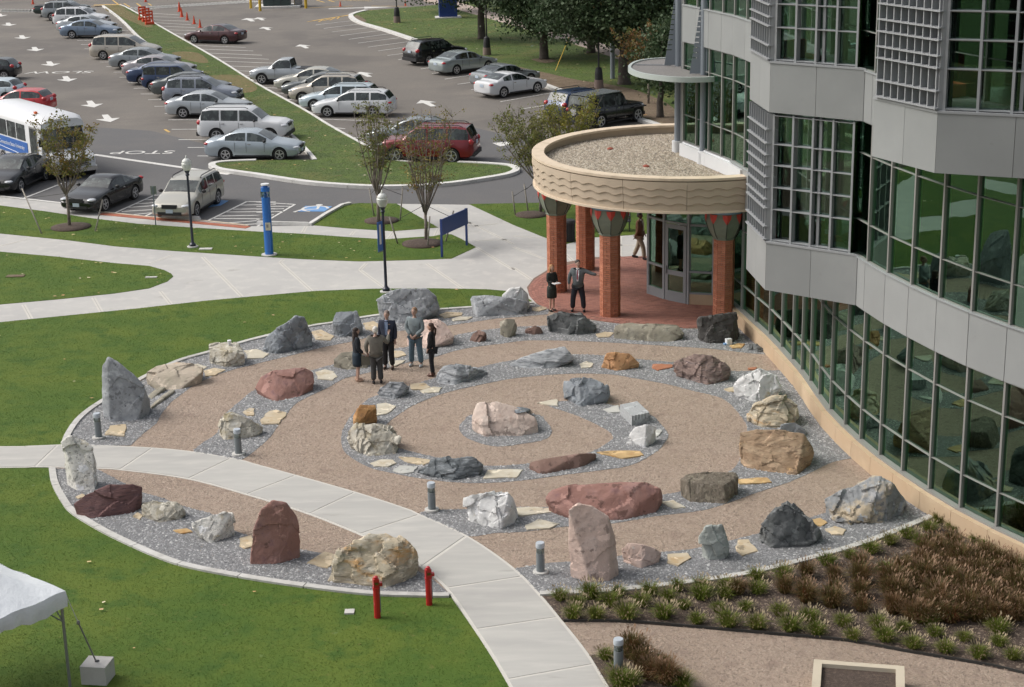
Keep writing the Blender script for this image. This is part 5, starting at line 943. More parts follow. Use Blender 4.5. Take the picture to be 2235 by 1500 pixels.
def column(x, y, lab, htop=2.76, rot=math.pi/8):
    r = empty('brick_column', (x, y, 0), label=lab, cat='column', group='octagonal brick columns with painted capitals')
    MB().lathe([(RC-.022, -.05), (RC-.022, htop)], n=8, cap=True).build('mortar_core', M['mortar'], r)
    r.children[0].rotation_euler = (0, 0, 0)
    hid = MB(); cnt = 0; rr = random.Random(int(x*100)); nc = int(htop/.068); toc = (Vector((0, 0, 0))-Vector((x, y, 0))).normalized()
    for c_ in range(nc):
        z = .034+c_*htop/nc
        for s in range(8):
            a = math.pi/8+s*math.pi/4; n = Vector((math.cos(a), math.sin(a), 0)); t = Vector((-n.y, n.x, 0)); vis = n.dot(toc) > -.15
            pieces = [(0, side-.012)] if (c_+s) % 2 == 0 else [(-side/4-.001, side/2-.014), (side/4+.001, side/2-.014)]
            for off, w in pieces:
                q = n*(apo-.015+rr.uniform(-.0015, .0015))+t*off
                if vis and cnt < 290:
                    o = obj('brick', bm_brick(round(w, 4), rr.randrange(3)), r, loc=(q.x, q.y, z), rot=a-math.pi/2); cnt += 1
                else: hid.box((q.x, q.y, z), (w, .05, .056), a-math.pi/2, rr.randrange(3))
    hid.build('brick_courses', BR, r, kind='stuff')
    prof = [(RC+.03, htop), (RC+.05, htop+.04), (RC+.03, htop+.06), (RC+.12, htop+.20), (RC+.20, htop+.38), (RC+.26, htop+.58), (RC+.285, htop+.76), (RC+.285, htop+.90), (RC+.21, 3.80)]
    cap = MB().lathe(prof, n=8); cp = cap.build('capital', M['petal'], r)
    sm = MB(); rd = MB(); bb = MB().lathe([(RC+.20, htop+.90), (RC+.295, htop+.905), (RC+.295, htop+1.0), (RC+.20, 3.81)], n=24)
    for s in range(8):
        a = s*math.pi/4; P = [Vector((math.cos(a)*(pr+.006), math.sin(a)*(pr+.006), z)) for pr, z in prof[2:7]]
        sm.tube(P, .014, 5)
        # red petal: kite hugging the octagon edge at the top
        e = Vector((math.cos(a), math.sin(a), 0))
        def pt(pr, z, da):
            ph = da; rad = pr*math.cos(math.pi/8)/math.cos(math.pi/8-abs(ph)); return Vector((math.cos(a+ph), math.sin(a+ph), 0))*(rad+.02)+Vector((0, 0, z))
        p1, p2, p3, q1, q3, q0 = pt(RC+.285, htop+.88, -.25), pt(RC+.285, htop+.88, 0), pt(RC+.285, htop+.88, .25), pt(RC+.285, htop+.74, -.2), pt(RC+.285, htop+.74, .2), pt(RC+.25, htop+.55, 0)
        m_ = pt(RC+.285, htop+.74, 0)
        rd.add([p1, p2, p3, q1, q3, q0, m_], [(0, 3, 6, 1), (1, 6, 4, 2), (3, 5, 6), (6, 5, 4)])
    sm.build('seam', M['petal_dark'], cp); rd.build('red_petal', M['red_petal'], cp); bb.build('blue_band', M['blue_band'], cp)
column(1.62, 57.2, 'left front brick column with green and red capital, woman beside it'); column(3.27, 53.98, 'middle front brick column, right of the pointing man')
column(2.75, 60.2, 'rear brick column behind the pointing man'); column(6.89, 53.05, 'right brick column in front of the entrance door')
# --- entrance vestibule
V_ = [Vector((a, b, 0)) for a, b in ((4.98, 58.6), (4.76, 56.58), (5.23, 55.83), (5.98, 55.12), (6.80, 54.89), (7.24, 53.91))]
ves = empty('entrance_vestibule', (5.5, 56, 0), label='glazed entrance with grey framed door under the canopy', cat='entrance')
def vpart(mb, name, m, parent=None):
    o = mb.build(name, m, parent or ves); o.location = -Vector((5.5, 56, 0)) if not parent else (0, 0, 0); return o
def vw(a, b, z0, z1, t, m, name, off=0.0, gap=0.0, parent=None):
    d = (b-a).normalized(); n = outw(a, b); mid = (a+b)/2+n*(off-t/2); return vpart(MB().box((mid.x, mid.y, (z0+z1)/2), ((b-a).length-2*gap, t, z1-z0), math.atan2(d.y, d.x)), name, m, parent)
M['doorframe'] = mat('grey_aluminium', (.25, .265, .28), .4, spec=.5)
for k in range(5):
    a, b = V_[k], V_[k+1]; base = {0: .3, 1: .28, 2: 0, 3: .38, 4: .4}[k]
    if base: vw(a, b, 0, base, .10, M['doorframe'] if k < 3 else M['plinth'], 'base_panel', .04, .02)
    for z in ([1.15, 2.75, 3.7] if k != 2 else [2.75, 3.7]):
        vw(a, b, z-.035, z+.035, .12, M['doorframe'], 'transom', .05, .02)
    if base: vw(a, b, base, base+.06, .12, M['doorframe'], 'transom', .05, .02); vw(a, b, base+.05, 3.7, .02, M['glass'], 'glass_pane', -.01, .02)
for k, p in enumerate(V_):
    vpart(MB().box((p.x, p.y, 1.88), (.10, .10, 3.76), .6), 'mullion', M['doorframe'])
a, b = V_[2], V_[3]; d = (b-a).normalized(); n = outw(a, b); ang = math.atan2(d.y, d.x)
door = empty('door', (a+b)/2-Vector((5.5, 56, 0)), ang); door.parent = ves; Ld = (b-a).length-.14; oy = -.03
for x in (-Ld/2+.06, Ld/2-.06): MB().box((x, oy, 1.36), (.12, .06, 2.66)).build('stile', M['doorframe'], door)
for z, h in ((.2, .36), (1.02, .16), (2.62, .15)): MB().box((0, oy, z), (Ld-.24, .06, h)).build('rail', M['doorframe'], door)
MB().box((0, oy, 1.4), (Ld-.2, .015, 2.4)).build('glass_pane', M['glass'], door)
MB().box((-Ld/2+.06, oy-.06, 1.1), (.03, .05, .28)).build('handle', M['frame_l'], door)
vw(a, b, 2.78, 3.68, .02, M['glass'], 'glass_pane', -.01, .02)
# --- steel masts and disc canopy above the round roof
ZD = 7.52
D_px = [(1571, 166), (1550, 169), (1510, 170), (1470, 169), (1430, 165), (1400, 160), (1382, 154), (1374, 147), (1380, 139), (1395, 133), (1420, 129), (1450, 127), (1475, 127)]
dp = GP(D_px, ZD+.08); dc = sum(dp, Vector())/len(dp); dcp = Vector((dc.x, dc.y, 0))
disc = empty('steel_sunshade', dcp, label='lens shaped grey metal sunshade disc with white rim fixed to two masts', cat='sunshade')
dpl = [Vector((p.x, p.y, 0))-dcp for p in smooth(dp, 5)]+[N[0]-dcp, N[2]-dcp]
MB().prism([p*.975 for p in dpl], ZD-.02, ZD+.06).build('deck', mat('dark_mesh_deck', (.16, .15, .145), .8, [((.22, .21, .20), 25, .5, .6)]), disc)
rmb = MB(); strip(rmb, dpl[:-2], .10, ZD-.07, ZD+.10); rmb.build('rim', mat('pale_green_steel', (.40, .44, .42), .4), disc)
q = [G(1385, 142, ZD+.07)-dcp, G(1465, 143, ZD+.07)-dcp]; tmb = MB(); strip(tmb, q, .05, ZD+.05, ZD+.10); tmb.build('rib', M['frame_l'], disc)
def mast(x, y, lab, a0):
    r = empty('steel_mast', (x, y, 0), a0, label=lab, cat='mast', group='steel masts above the canopy')
    MB().lathe([(.19, 4.55), (.19, 5.0)], n=18).build('base_collar', M['flash'], r, angle=40)
    MB().lathe([(.11, 4.9), (.11, 13.8)], n=18).build('pole', M['steel'], r, angle=40)
    for j, (dx, dy, wd) in enumerate(((-1, .0, .40), (.75, -.65, .36))):
        fm = MB(); d = Vector((dx, dy, 0)).normalized(); H0, H1 = ZD+.1, ZD+3.0; nn = Vector((-d.y, d.x, 0))*.012
        def W(z): return .07+wd*(1-(z-H0)/(H1-H0))**1.15
        z = H0; st = [H0, H0+.5]
        while st[-1] < H1-.1: st.append(st[-1]+.17)
        for k in range(len(st)-1):
            za, zb = st[k], min(st[k+1], H1); g = .035 if k else 0
            for (i0, i1, y0, y1) in ((0, .55, za, zb), (.55, 1, za+g, zb)):
                P = [d*(i0*W(y0))+Vector((0, 0, y0)), d*(i1*W(y0))+Vector((0, 0, y0)), d*(i1*W(y1))+Vector((0, 0, y1)), d*(i0*W(y1))+Vector((0, 0, y1))]
                fm.add([p+nn for p in P]+[p-nn for p in P], [(0, 1, 2, 3), (7, 6, 5, 4), (0, 4, 5, 1), (1, 5, 6, 2), (2, 6, 7, 3), (3, 7, 4, 0)])
        fm.build('fin', M['steel'], r)
    MB().tube([(0, 0, 9.3), (.55, 0, 9.3)], .02).build('wall_bracket', M['flash'], r)
mast(5.90, 58.45, 'blue grey steel mast with notched fins left of the glass corner', 0.0); mast(6.52, 56.15, 'blue grey steel mast with notched fins in front of the glass wall', -.15)
# ================================================================== VEHICLES
M['carglass'] = mat('car_glass', (.030, .040, .038), .03, [((.085, .10, .095), 1.9, .52, .60, 2), ((.010, .014, .014), 2.7, .5, .58, 2)], spec=.9); M['trim'] = mat('black_trim', (.02, .02, .022), .6); M['tyre'] = mat('tyre_rubber', (.022, .022, .023), .85)
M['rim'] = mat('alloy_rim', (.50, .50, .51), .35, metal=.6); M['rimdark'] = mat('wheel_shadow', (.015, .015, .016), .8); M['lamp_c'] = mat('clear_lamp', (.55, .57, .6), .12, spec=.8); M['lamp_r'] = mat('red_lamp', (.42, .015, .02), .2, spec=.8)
M['plate'] = mat('licence_plate', (.45, .52, .60), .5); M['chrome'] = mat('chrome', (.6, .6, .6), .2, metal=.9); M['seam'] = mat('door_gap', (.03, .03, .03), .8)
PAINT = {}
def paint(name, c_, metal=.35):
    if name not in PAINT: PAINT[name] = mat(name+'_car_paint', c_, .24, metal=metal, coat=.4 if sum(c_) < .4 else .2)
    return PAINT[name]
for n_, c_, me_ in (('silver', (.42, .445, .46), .4), ('silverblue', (.40, .45, .49), .4), ('white', (.61, .62, .63), 0), ('black', (.010, .011, .013), .1), ('navy', (.025, .045, .10), .3), ('darkgrey', (.10, .11, .11), .4), ('grey', (.26, .28, .29), .4),
                    ('bluegrey', (.17, .22, .29), .4), ('beige', (.42, .385, .33), .35), ('sand', (.47, .455, .40), .3), ('maroon', (.06, .022, .025), .3), ('red', (.17, .010, .015), .15), ('brightred', (.45, .02, .025), 0), ('steelgrey', (.24, .26, .30), .45), ('silvergreen', (.33, .37, .37), .4), ('darkgreen', (.03, .045, .04), .3), ('paleblue', (.50, .58, .62), .3), ('burgsilver', (.34, .32, .33), .4)): paint(n_, c_, me_)
def carbody(L, W, H, wb, fo, prof, belt, gh, r=.33, pill=(), tumble=.76, cut_r=.385, zb=.20):
    """prof: (x,z) hood/roof/boot centre line; gh: (xA,xB,xC,xD) windscreen base/top, rear top/base; pill: B/C pillar positions"""
    xA, xB, xC, xD = gh; hw = W/2
    xs = set([0, .03, .10, .22, .4, L-.4, L-.22, L-.10, L-.03, L]); xs |= {round(x, 3) for x, _ in prof}
    xs |= {xA, xB, xC, xD, (xA+xB)/2, (xC+xD)/2, round(xA+(xB-xA)*.12, 3), round(xA+(xB-xA)*.93, 3), round(xD-(xD-xC)*.12, 3), round(xD-(xD-xC)*.93, 3)}
    gs = round(xA+(xB-xA)*.42, 3); ge = round(xD-(xD-xC)*.5, 3); xs |= {gs, ge}
    for p in pill: xs |= {round(p-.045, 3), round(p+.045, 3)}
    for w in (fo, fo+wb): xs |= {round(w-.5, 3), round(w+.5, 3), round(w, 3)}
    X = sorted(xs); Xf = []
    for x in X:
        if not Xf or x-Xf[-1] > .012: Xf.append(x)
    px = [p[0] for p in prof]; pz = [p[1] for p in prof]
    T = lambda x: float(np.interp(x, px, pz)); Bz = lambda x: float(np.interp(x, [b[0] for b in belt], [b[1] for b in belt]))
    mb = MB(); n = 10
    for x in Xf:
        e = min(x, L-x); k = min(1, e/.55); w = hw*(.80+.20*math.sqrt(max(0, 1-(1-k)**2))); t = T(x); b = min(Bz(x), t-.035)
        up = t-b; gr = min(1, max(0, (up-.05)/.30)); zl = zb+.14*max(0, 1-e/.25); roofw = w*(1-gr)*.86+hw*tumble*gr
        lo = max(.02, up*.06*gr+.01)
        P = [(0, zl), (w*.86, zl), (w*.985, zl+.07), (w, min(.52, b-.12)), (w*.985, b-.05), (w*.945, b), (w*.945+(roofw-w*.945)*.04-.004*gr, b+lo*.6), (roofw+(w*.945-roofw)*.12*gr, t-.02-.05*gr), (roofw*.93, t-.012), (roofw*.60, t), (0, t+.012)]
        for y, z in P: mb.v.append((x, y, z))
        for y, z in P[-2:0:-1]: mb.v.append((x, -y, z))
    m = 20
    for i in range(len(Xf)-1):
        a, b_ = Xf[i], Xf[i+1]; mid = (a+b_)/2
        for k in range(m):
            o = i*m+k; o2 = i*m+(k+1) % m; kk = k if k < 10 else 19-k; mi = 0
            if kk == 6 and gs-.001 <= a and b_ <= ge+.001 and not any(abs(mid-p) < .046 for p in pill) and T(mid)-Bz(mid) > .1:
                seg = sum(1 for p in pill if mid > p); mi = 3+seg*2+(0 if k < 10 else 1)
            if kk in (8, 9) and xA+(xB-xA)*.12-.001 <= a and b_ <= xA+(xB-xA)*.93+.001: mi = 1
            if kk in (8, 9) and xD-(xD-xC)*.93-.001 <= a and b_ <= xD-(xD-xC)*.12+.001: mi = 2
            mb.f.append((o, o+m, o2+m, o2)); mb.m.append(mi)
    e0 = list(range(m)); mb.f.append(tuple(e0)); mb.m.append(0); e1 = [(len(Xf)-1)*m+k for k in range(m)]; mb.f.append(tuple(reversed(e1))); mb.m.append(0)
    mats = [M['trim']]*12
    me = mb.mesh('body', mats); o = bpy.data.objects.new('tmp', me); COL.objects.link(o)
    cb = MB()
    for w in (fo, fo+wb):
        for s in (-1, 1): cb.lathe([(cut_r, s*(hw-.30)), (cut_r, s*(hw+.2))], (w, 0, r), 22, 0, 'Y')
    cme = cb.mesh('cut', [M['trim']]*12); cme.polygons.foreach_set('material_index', [11]*len(cme.polygons)); bmx = bmesh.new(); bmx.from_mesh(cme); bmesh.ops.recalc_face_normals(bmx, faces=bmx.faces); bmx.to_mesh(cme); bmx.free()
    bmx = bmesh.new(); bmx.from_mesh(me); bmesh.ops.recalc_face_normals(bmx, faces=bmx.faces); bmx.to_mesh(me); bmx.free()
    co = bpy.data.objects.new('cut', cme); COL.objects.link(co)
    bo = o.modifiers.new('b', 'BOOLEAN'); bo.operation = 'DIFFERENCE'; bo.object = co; bo.solver = 'EXACT'
    bpy.context.view_layer.update(); res = bpy.data.meshes.new_from_object(o.evaluated_get(bpy.context.evaluated_depsgraph_get()))
    bpy.data.objects.remove(o); bpy.data.objects.remove(co)
    V = [v.co.copy() for v in res.vertices]; groups = {}
    for p in res.polygons: groups.setdefault(p.material_index, []).append(tuple(p.vertices))
    out = {}
    arch = groups.pop(11, [])
    for k4 in range(4):
        fs4 = [f for f in arch if ((sum(V[i].x for i in f)/len(f) > fo+wb/2)*2+(sum(V[i].y for i in f) > 0)) == k4]
        if fs4: groups[20+k4] = fs4
    for mi, fs in groups.items():
        key = {0: 'body', 20: 'wheel_arch', 21: 'wheel_arch', 22: 'wheel_arch', 23: 'wheel_arch', 1: 'windscreen', 2: 'rear_window'}.get(mi, 'side_window')
        used = sorted({i for f in fs for i in f}); rm = {i: j for j, i in enumerate(used)}
        me2 = bpy.data.meshes.new(key); me2.from_pydata([V[i] for i in used], [], [tuple(rm[i] for i in f) for f in fs])
        me2.materials.append(M['trim'] if mi >= 20 else M['carglass']); me2.polygons.foreach_set('use_smooth', [True]*len(me2.polygons)); me2.update(); me2.set_sharp_from_angle(angle=math.radians(38))
        out.setdefault(key, []).append(me2)
    return out
_wheel = {}
def wheelparts(r, spokes=5, w=.21, steel=False):
    k = (r, spokes, steel)
    if k in _wheel: return _wheel[k]
    t = MB().lathe([(r*.66, -w/2), (r*.93, -w/2), (r, -w/2+.035), (r, w/2-.035), (r*.93, w/2), (r*.66, w/2)], (0, 0, 0), 26, 0, 'Y').mesh('tyre', M['tyre'], angle=40)
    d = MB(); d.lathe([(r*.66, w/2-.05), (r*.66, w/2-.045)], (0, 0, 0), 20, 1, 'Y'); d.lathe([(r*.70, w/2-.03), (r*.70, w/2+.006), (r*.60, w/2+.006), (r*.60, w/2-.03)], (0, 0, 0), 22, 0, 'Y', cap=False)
    d.lathe([(r*.16, w/2-.03), (r*.16, w/2+.0), (r*.1, w/2+.008)], (0, 0, 0), 10, 0, 'Y')
    for i in range(spokes):
        a = i*2*math.pi/spokes+.3; R = Matrix.Rotation(-a, 3, 'Y'); d.box(R @ Vector((r*.36, w/2-.008, 0)), (r*.56, .02, r*.17 if spokes < 7 else r*.10), R=R)
    rm = d.mesh('rim', [M['rim'], M['rimdark']])
    _wheel[k] = (t, rm); return _wheel[k]
TYPES = {}
def deftype(name, L, W, H, wb, fo, prof, belt, gh, r=.33, pill=(), rails=False, tl='side', spokes=5, extra=None, tumble=.76, clad=False, zb=.20, hl=(.66, .13), tlz=(.85, .16)):
    TYPES[name] = dict(parts=carbody(L, W, H, wb, fo, prof, belt, gh, r, pill, tumble, r+.055, zb), L=L, W=W, H=H, wb=wb, fo=fo, r=r, rails=rails, spokes=spokes, gh=gh, prof=prof, belt=belt, pill=pill, hl=hl, tl=tlz, clad=clad, extra=extra)
deftype('sedan', 4.8, 1.82, 1.46, 2.75, .95, [(0, .62), (.12, .74), (.5, .86), (1.25, .97), (1.95, 1.34), (2.35, 1.45), (3.0, 1.455), (3.45, 1.38), (4.15, 1.07), (4.6, 1.03), (4.75, .95), (4.8, .80)], [(0, .60), (.5, .76), (1.3, .92), (4.1, 1.02), (4.8, .85)], (1.25, 2.1, 3.3, 4.12), pill=(2.62,))
deftype('coupe', 4.65, 1.80, 1.42, 2.72, .92, [(0, .58), (.12, .70), (.5, .83), (1.35, .94), (2.0, 1.30), (2.4, 1.40), (2.9, 1.40), (3.4, 1.31), (4.1, 1.03), (4.5, 1.0), (4.62, .92), (4.65, .78)], [(0, .57), (.5, .74), (1.3, .90), (4.0, 1.0), (4.65, .82)], (1.35, 2.15, 3.1, 4.05), pill=(2.9,))
deftype('wagon', 4.7, 1.76, 1.50, 2.66, .95, [(0, .62), (.12, .74), (.5, .86), (1.2, .96), (1.9, 1.36), (2.3, 1.48), (3.9, 1.47), (4.3, 1.38), (4.58, 1.02), (4.66, .95), (4.7, .78)], [(0, .60), (.5, .76), (1.3, .92), (4.5, .99), (4.7, .85)], (1.2, 2.05, 4.2, 4.6), pill=(2.6, 3.45), rails=True, tumble=.80)
deftype('suv', 4.6, 1.84, 1.72, 2.68, .90, [(0, .72), (.10, .88), (.45, 1.0), (1.15, 1.10), (1.75, 1.50), (2.1, 1.68), (3.7, 1.69), (4.15, 1.60), (4.45, 1.12), (4.55, 1.0), (4.6, .82)], [(0, .70), (.5, .90), (1.2, 1.04), (4.4, 1.10), (4.6, .9)], (1.15, 1.9, 4.0, 4.45), r=.36, pill=(2.5, 3.35), rails=True, tumble=.80, zb=.26, clad=True, hl=(.80, .16), tlz=(1.05, .28))
deftype('bigsuv', 4.85, 1.90, 1.80, 2.85, .92, [(0, .80), (.08, .98), (.4, 1.10), (1.25, 1.16), (1.75, 1.58), (2.05, 1.76), (4.0, 1.78), (4.5, 1.72), (4.76, 1.18), (4.82, 1.02), (4.85, .85)], [(0, .75), (.5, 1.0), (1.3, 1.10), (4.7, 1.15), (4.85, .9)], (1.25, 1.9, 4.42, 4.78), r=.38, pill=(2.55, 3.55), rails=True, tumble=.82, zb=.28, clad=True, hl=(.88, .2), tlz=(1.05, .30))
deftype('minivan', 5.05, 1.92, 1.74, 3.0, .95, [(0, .66), (.10, .80), (.5, .94), (1.05, 1.06), (1.9, 1.56), (2.3, 1.70), (4.1, 1.72), (4.6, 1.64), (4.93, 1.10), (5.0, .95), (5.05, .8)], [(0, .62), (.5, .84), (1.1, .98), (4.8, 1.06), (5.05, .85)], (1.05, 2.05, 4.5, 4.93), pill=(2.75, 3.75), tumble=.80, tlz=(1.05, .3))
deftype('boxvan', 3.95, 1.72, 1.64, 2.5, .72, [(0, .68), (.08, .86), (.35, .98), (.85, 1.06), (1.25, 1.50), (1.5, 1.62), (3.4, 1.63), (3.7, 1.58), (3.86, 1.1), (3.92, .95), (3.95, .8)], [(0, .66), (.4, .88), (.9, 1.0), (3.8, 1.04), (3.95, .85)], (.85, 1.38, 3.66, 3.88), pill=(2.0, 2.95), tumble=.86, hl=(.76, .14), tlz=(.8, .2))
deftype('hatch', 4.0, 1.70, 1.46, 2.5, .80, [(0, .62), (.1, .74), (.45, .88), (1.05, .98), (1.7, 1.34), (2.1, 1.45), (3.1, 1.44), (3.5, 1.36), (3.88, .98), (3.97, .85), (4.0, .75)], [(0, .60), (.5, .78), (1.1, .93), (3.8, 1.0), (4.0, .8)], (1.05, 1.85, 3.4, 3.86), pill=(2.4,), tlz=(.95, .25))
deftype('convertible', 4.45, 1.76, 1.30, 2.55, .95, [(0, .56), (.12, .68), (.5, .80), (1.45, .90), (2.0, 1.18), (2.3, 1.29), (2.9, 1.28), (3.25, 1.16), (3.6, .98), (4.2, .95), (4.4, .86), (4.45, .74)], [(0, .55), (.5, .72), (1.4, .86), (4.0, .93), (4.45, .78)], (1.45, 2.15, 2.95, 3.5), pill=(2.75,), tumble=.72)
deftype('jeep', 4.6, 1.80, 1.80, 2.95, .62, [(0, .80), (.06, 1.02), (.4, 1.08), (1.35, 1.13), (1.62, 1.62), (1.78, 1.76), (4.0, 1.79), (4.32, 1.74), (4.44, 1.2), (4.5, 1.0), (4.52, .7)], [(0, .8), (.5, 1.0), (1.4, 1.08), (4.4, 1.10), (4.55, .9)], (1.35, 1.7, 4.3, 4.46), r=.40, pill=(2.35, 3.3), tumble=.84, zb=.40, clad=True, hl=(.88, .16), tlz=(1.0, .18))
deftype('truckcab', 5.0, 1.74, 1.66, 2.95, .85, [(0, .74), (.08, .90), (.45, 1.0), (1.30, 1.06), (1.75, 1.46), (2.0, 1.62), (2.55, 1.63), (2.72, 1.58), (2.86, 1.0), (4.9, .98), (4.98, .95), (5.0, .8)], [(0, .72), (.5, .92), (1.3, 1.0), (2.8, 1.02), (2.9, .96), (5.0, .93)], (1.30, 1.9, 2.68, 2.85), r=.36, pill=(), zb=.30, hl=(.80, .16), tlz=(.78, .2))
def build_car(tn, col, roof=None):
    T = TYPES[tn]; L, Wd, r = T['L'], T['W'], T['r']; hw = Wd/2
    root = empty('parked_car')
    shift = Vector((-(T['fo']+T['wb']), 0, 0))   # origin at the rear axle, nose towards +X
    def P(name, me, m=None, par=root, loc=None):
        o = obj(name, me, par, loc=loc)
        if m is not None:
            o.material_slots[0].link = 'OBJECT'; o.material_slots[0].material = m
        return o
    # mesh coords: x=0 is the nose; flip so nose is +X
    fl = Matrix.Rotation(math.pi, 4, 'Z')
    def put(o, x=0, y=0, z=0):
        o.matrix_local = Matrix.Translation((T['fo']+T['wb'], 0, 0)) @ fl @ Matrix.Translation((x, y, z)); return o
    pm = PAINT[col]
    body = put(P('body', T['parts']['body'][0], pm))
    for k in ('windscreen', 'rear_window', 'side_window'):
        for me in T['parts'].get(k, []): put(P(k, me))
    for me in T['parts'].get('wheel_arch', []): put(P('wheel_arch', me))
    ty, rm = wheelparts(r, T['spokes'])
    for x in (T['fo'], T['fo']+T['wb']):
        for s in (-1, 1):
            w = empty('wheel'); w.parent = root; w.location = (T['fo']+T['wb']-x, s*(hw-.115), r); w.rotation_euler = (0, 0, 0 if s > 0 else math.pi)
            obj('tyre', ty, w); obj('rim', rm, w)
    key = 'det_'+tn
    if 'det' not in T:
        D = {}; hz, hh = T['hl']; tz, th = T['tl']; Tz = lambda x: float(np.interp(x, [p[0] for p in T['prof']], [p[1] for p in T['prof']]))
        D['headlight'] = [MB().ell((.20, s*hw*.74, hz), (.23, .19, hh/2), 12).mesh('headlight', M['lamp_c'], True) for s in (-1, 1)]
        D['taillight'] = [MB().ell((L-.15, s*hw*.80, tz), (.16, .15, th/2), 12).mesh('taillight', M['lamp_r'], True) for s in (-1, 1)]
        D['grille'] = [MB().box((.02, 0, hz-.02), (.08, .66, .16)).mesh('grille', M['trim'])]
        D['air_intake'] = [MB().box((.015, 0, T['r']+.02), (.06, 1.05, .13)).mesh('air_intake', M['trim'])]
        D['licence_plate'] = [MB().box((L+.006, 0, tz-.08), (.03, .32, .16)).mesh('licence_plate', M['plate']), MB().box((-.012, 0, .45), (.02, .31, .15)).mesh('licence_plate', M['plate'])]
        mx = T['gh'][0]+.42; D['mirror'] = [MB().ell((mx, s*(hw+.09), np.interp(mx, [b[0] for b in T['belt']], [b[1] for b in T['belt']])+.07), (.07, .11, .075), 10).mesh('mirror', M['trim'], True) for s in (-1, 1)]
        hd = []; seams = []
        ends = [T['gh'][0]+.45]+list(T['pill'])[:2]+([T['gh'][2]-.1] if tn in ('sedan', 'hatch') else [])
        for s in (-1, 1):
            for x in ends:
                bz = float(np.interp(x, [b[0] for b in T['belt']], [b[1] for b in T['belt']])); mb = MB(); mb.box((x, s*(hw*.995), (bz+.30)/2+.05), (.014, .012, bz-.50)); seams.append(mb.mesh('door_gap', M['seam']))
            for x in T['pill'][:2]:
                bz = float(np.interp(x, [b[0] for b in T['belt']], [b[1] for b in T['belt']])); hd.append(MB().box((x-.16, s*(hw*.993), bz-.12), (.16, .03, .035)).mesh('door_handle', M['chrome']))
            sl_ = MB().box((T['fo']+T['wb']/2, s*(hw*.985), .27), (T['wb']-.95, .035, .07)); D.setdefault('sill', []).append(sl_.mesh('sill', M['trim']))
        D['door_gap'] = seams; D['door_handle'] = hd
        if T['rails']:
            z = T['H']-.01; D['roof_rail'] = [MB().tube([(T['gh'][1]+.15, s*hw*.72, z-.03), (T['gh'][1]+.3, s*hw*.72, z+.05), (T['gh'][2]-.3, s*hw*.72, z+.05), (T['gh'][2]-.1, s*hw*.72, z-.03)], .02, 6).mesh('roof_rail', M['trim']) for s in (-1, 1)]
        if T['clad']: D['bumper'] = [MB().box((.06, 0, .42), (.22, Wd*.86, .2)).mesh('bumper', M['trim']), MB().box((L-.03, 0, .45), (.16, Wd*.86, .2)).mesh('bumper', M['trim'])]
        if tn == 'truckcab': D['bed_well'] = [MB().box((3.92, 0, .995), (1.9, 1.42, .03)).mesh('bed_well', M['trim'])]
        if tn == 'jeep':
            sp = MB().lathe([(.26, .0), (.40, .01), (.41, .06), (.41, .18), (.38, .2), (.2, .2)], (L+.0, 0, .98), 22, 0, 'X'); D['spare_tyre'] = [sp.mesh('spare_tyre', M['tyre'], angle=40)]
            D['spare_rim'] = [MB().lathe([(.22, .19), (.22, .215), (.05, .225)], (L, 0, .98), 18, 0, 'X').mesh('spare_rim', M['rim'])]
            D['fender'] = [MB().box((x, s*(hw+.06), .86), (.95, .2, .06)).mesh('fender', M['trim']) for x in (T['fo'], T['fo']+T['wb']) for s in (-1, 1)]
        T['det'] = D
    for k, ms in T['det'].items():
        for me in ms: put(P(k, me))
    if tn == 'jeep' or roof:
        gh = T['gh']; mbx = MB().box(((gh[1]+gh[2])/2+.02, 0, T['H']-.0), (gh[2]-gh[1]-.1, Wd*T_tumble(tn)*.93, .035)); o = mbx.build('soft_top', PAINT['grey'] if not roof else roof, root, angle=40); put(o)
    return root
def T_tumble(tn): return {'jeep': .84, 'bigsuv': .82}.get(tn, .76)
_first = {}
NEARW = {}
def car(tn, col, wheel_px, heading, label, side='R', cat='car', group=None, which='rear', z=-.02, name='parked_car'):
    """wheel_px: ground contact of the near rear (or front) wheel; heading in degrees of the nose direction"""
    T = TYPES[tn]; k = (tn, col)
    if k not in _first: r = build_car(tn, col); _first[k] = r
    else: r = dup(_first[k])
    a = math.radians(heading); d = Vector((math.cos(a), math.sin(a), 0)); n = Vector((d.y, -d.x, 0))     # n = right hand side
    w = G(*wheel_px, z); off = n*(T['W']/2-.03)*(1 if side == 'R' else -1)
    p = w-off-(d*T['wb'] if which == 'front' else Vector()); r.location = (p.x, p.y, z); r.rotation_euler = (0, 0, a)
    r['label'] = label; r['category'] = cat; r['group'] = group or 'parked cars'; r.name = name
    return r
hL = math.degrees(math.atan2(HD.y, HD.x))
g1, g2, g3, g4 = 'cars parked in the left row', 'cars parked in the middle row', 'cars parked along the campus lawn', 'cars parked beside the sidewalk'
car('sedan', 'silverblue', (493, 352), hL, 'silver sedan at the near end of the left row, beside the grass tip', group=g1)
car('bigsuv', 'white', (474, 312), hL, 'white SUV with roof rails right behind the silver sedan of the left row', cat='SUV', group=g1)
car('sedan', 'silver', (400, 259), hL, 'small pale silver sedan behind the white SUV in the left row', group=g1)
car('suv', 'steelgrey', (390, 233), hL, 'steel blue crossover behind the pale silver sedan', cat='SUV', group=g1)
car('sedan', 'darkgrey', (366, 214), hL, 'dark grey sedan mostly hidden behind the steel blue crossover', group=g1)
car('boxvan', 'navy', (333, 200), hL, 'boxy navy blue van with square windows in the left row', cat='van', group=g1)
car('sedan', 'navy', (311, 187), hL, 'dark blue sedan tail showing behind the boxy navy van', group=g1)
car('sedan', 'burgsilver', (300, 172), hL, 'silver sedan between the boxy van and the dark green grey sedan', group=g1)
car('sedan', 'grey', (270, 153), hL, 'greenish grey sedan just below the beige minivan', group=g1)
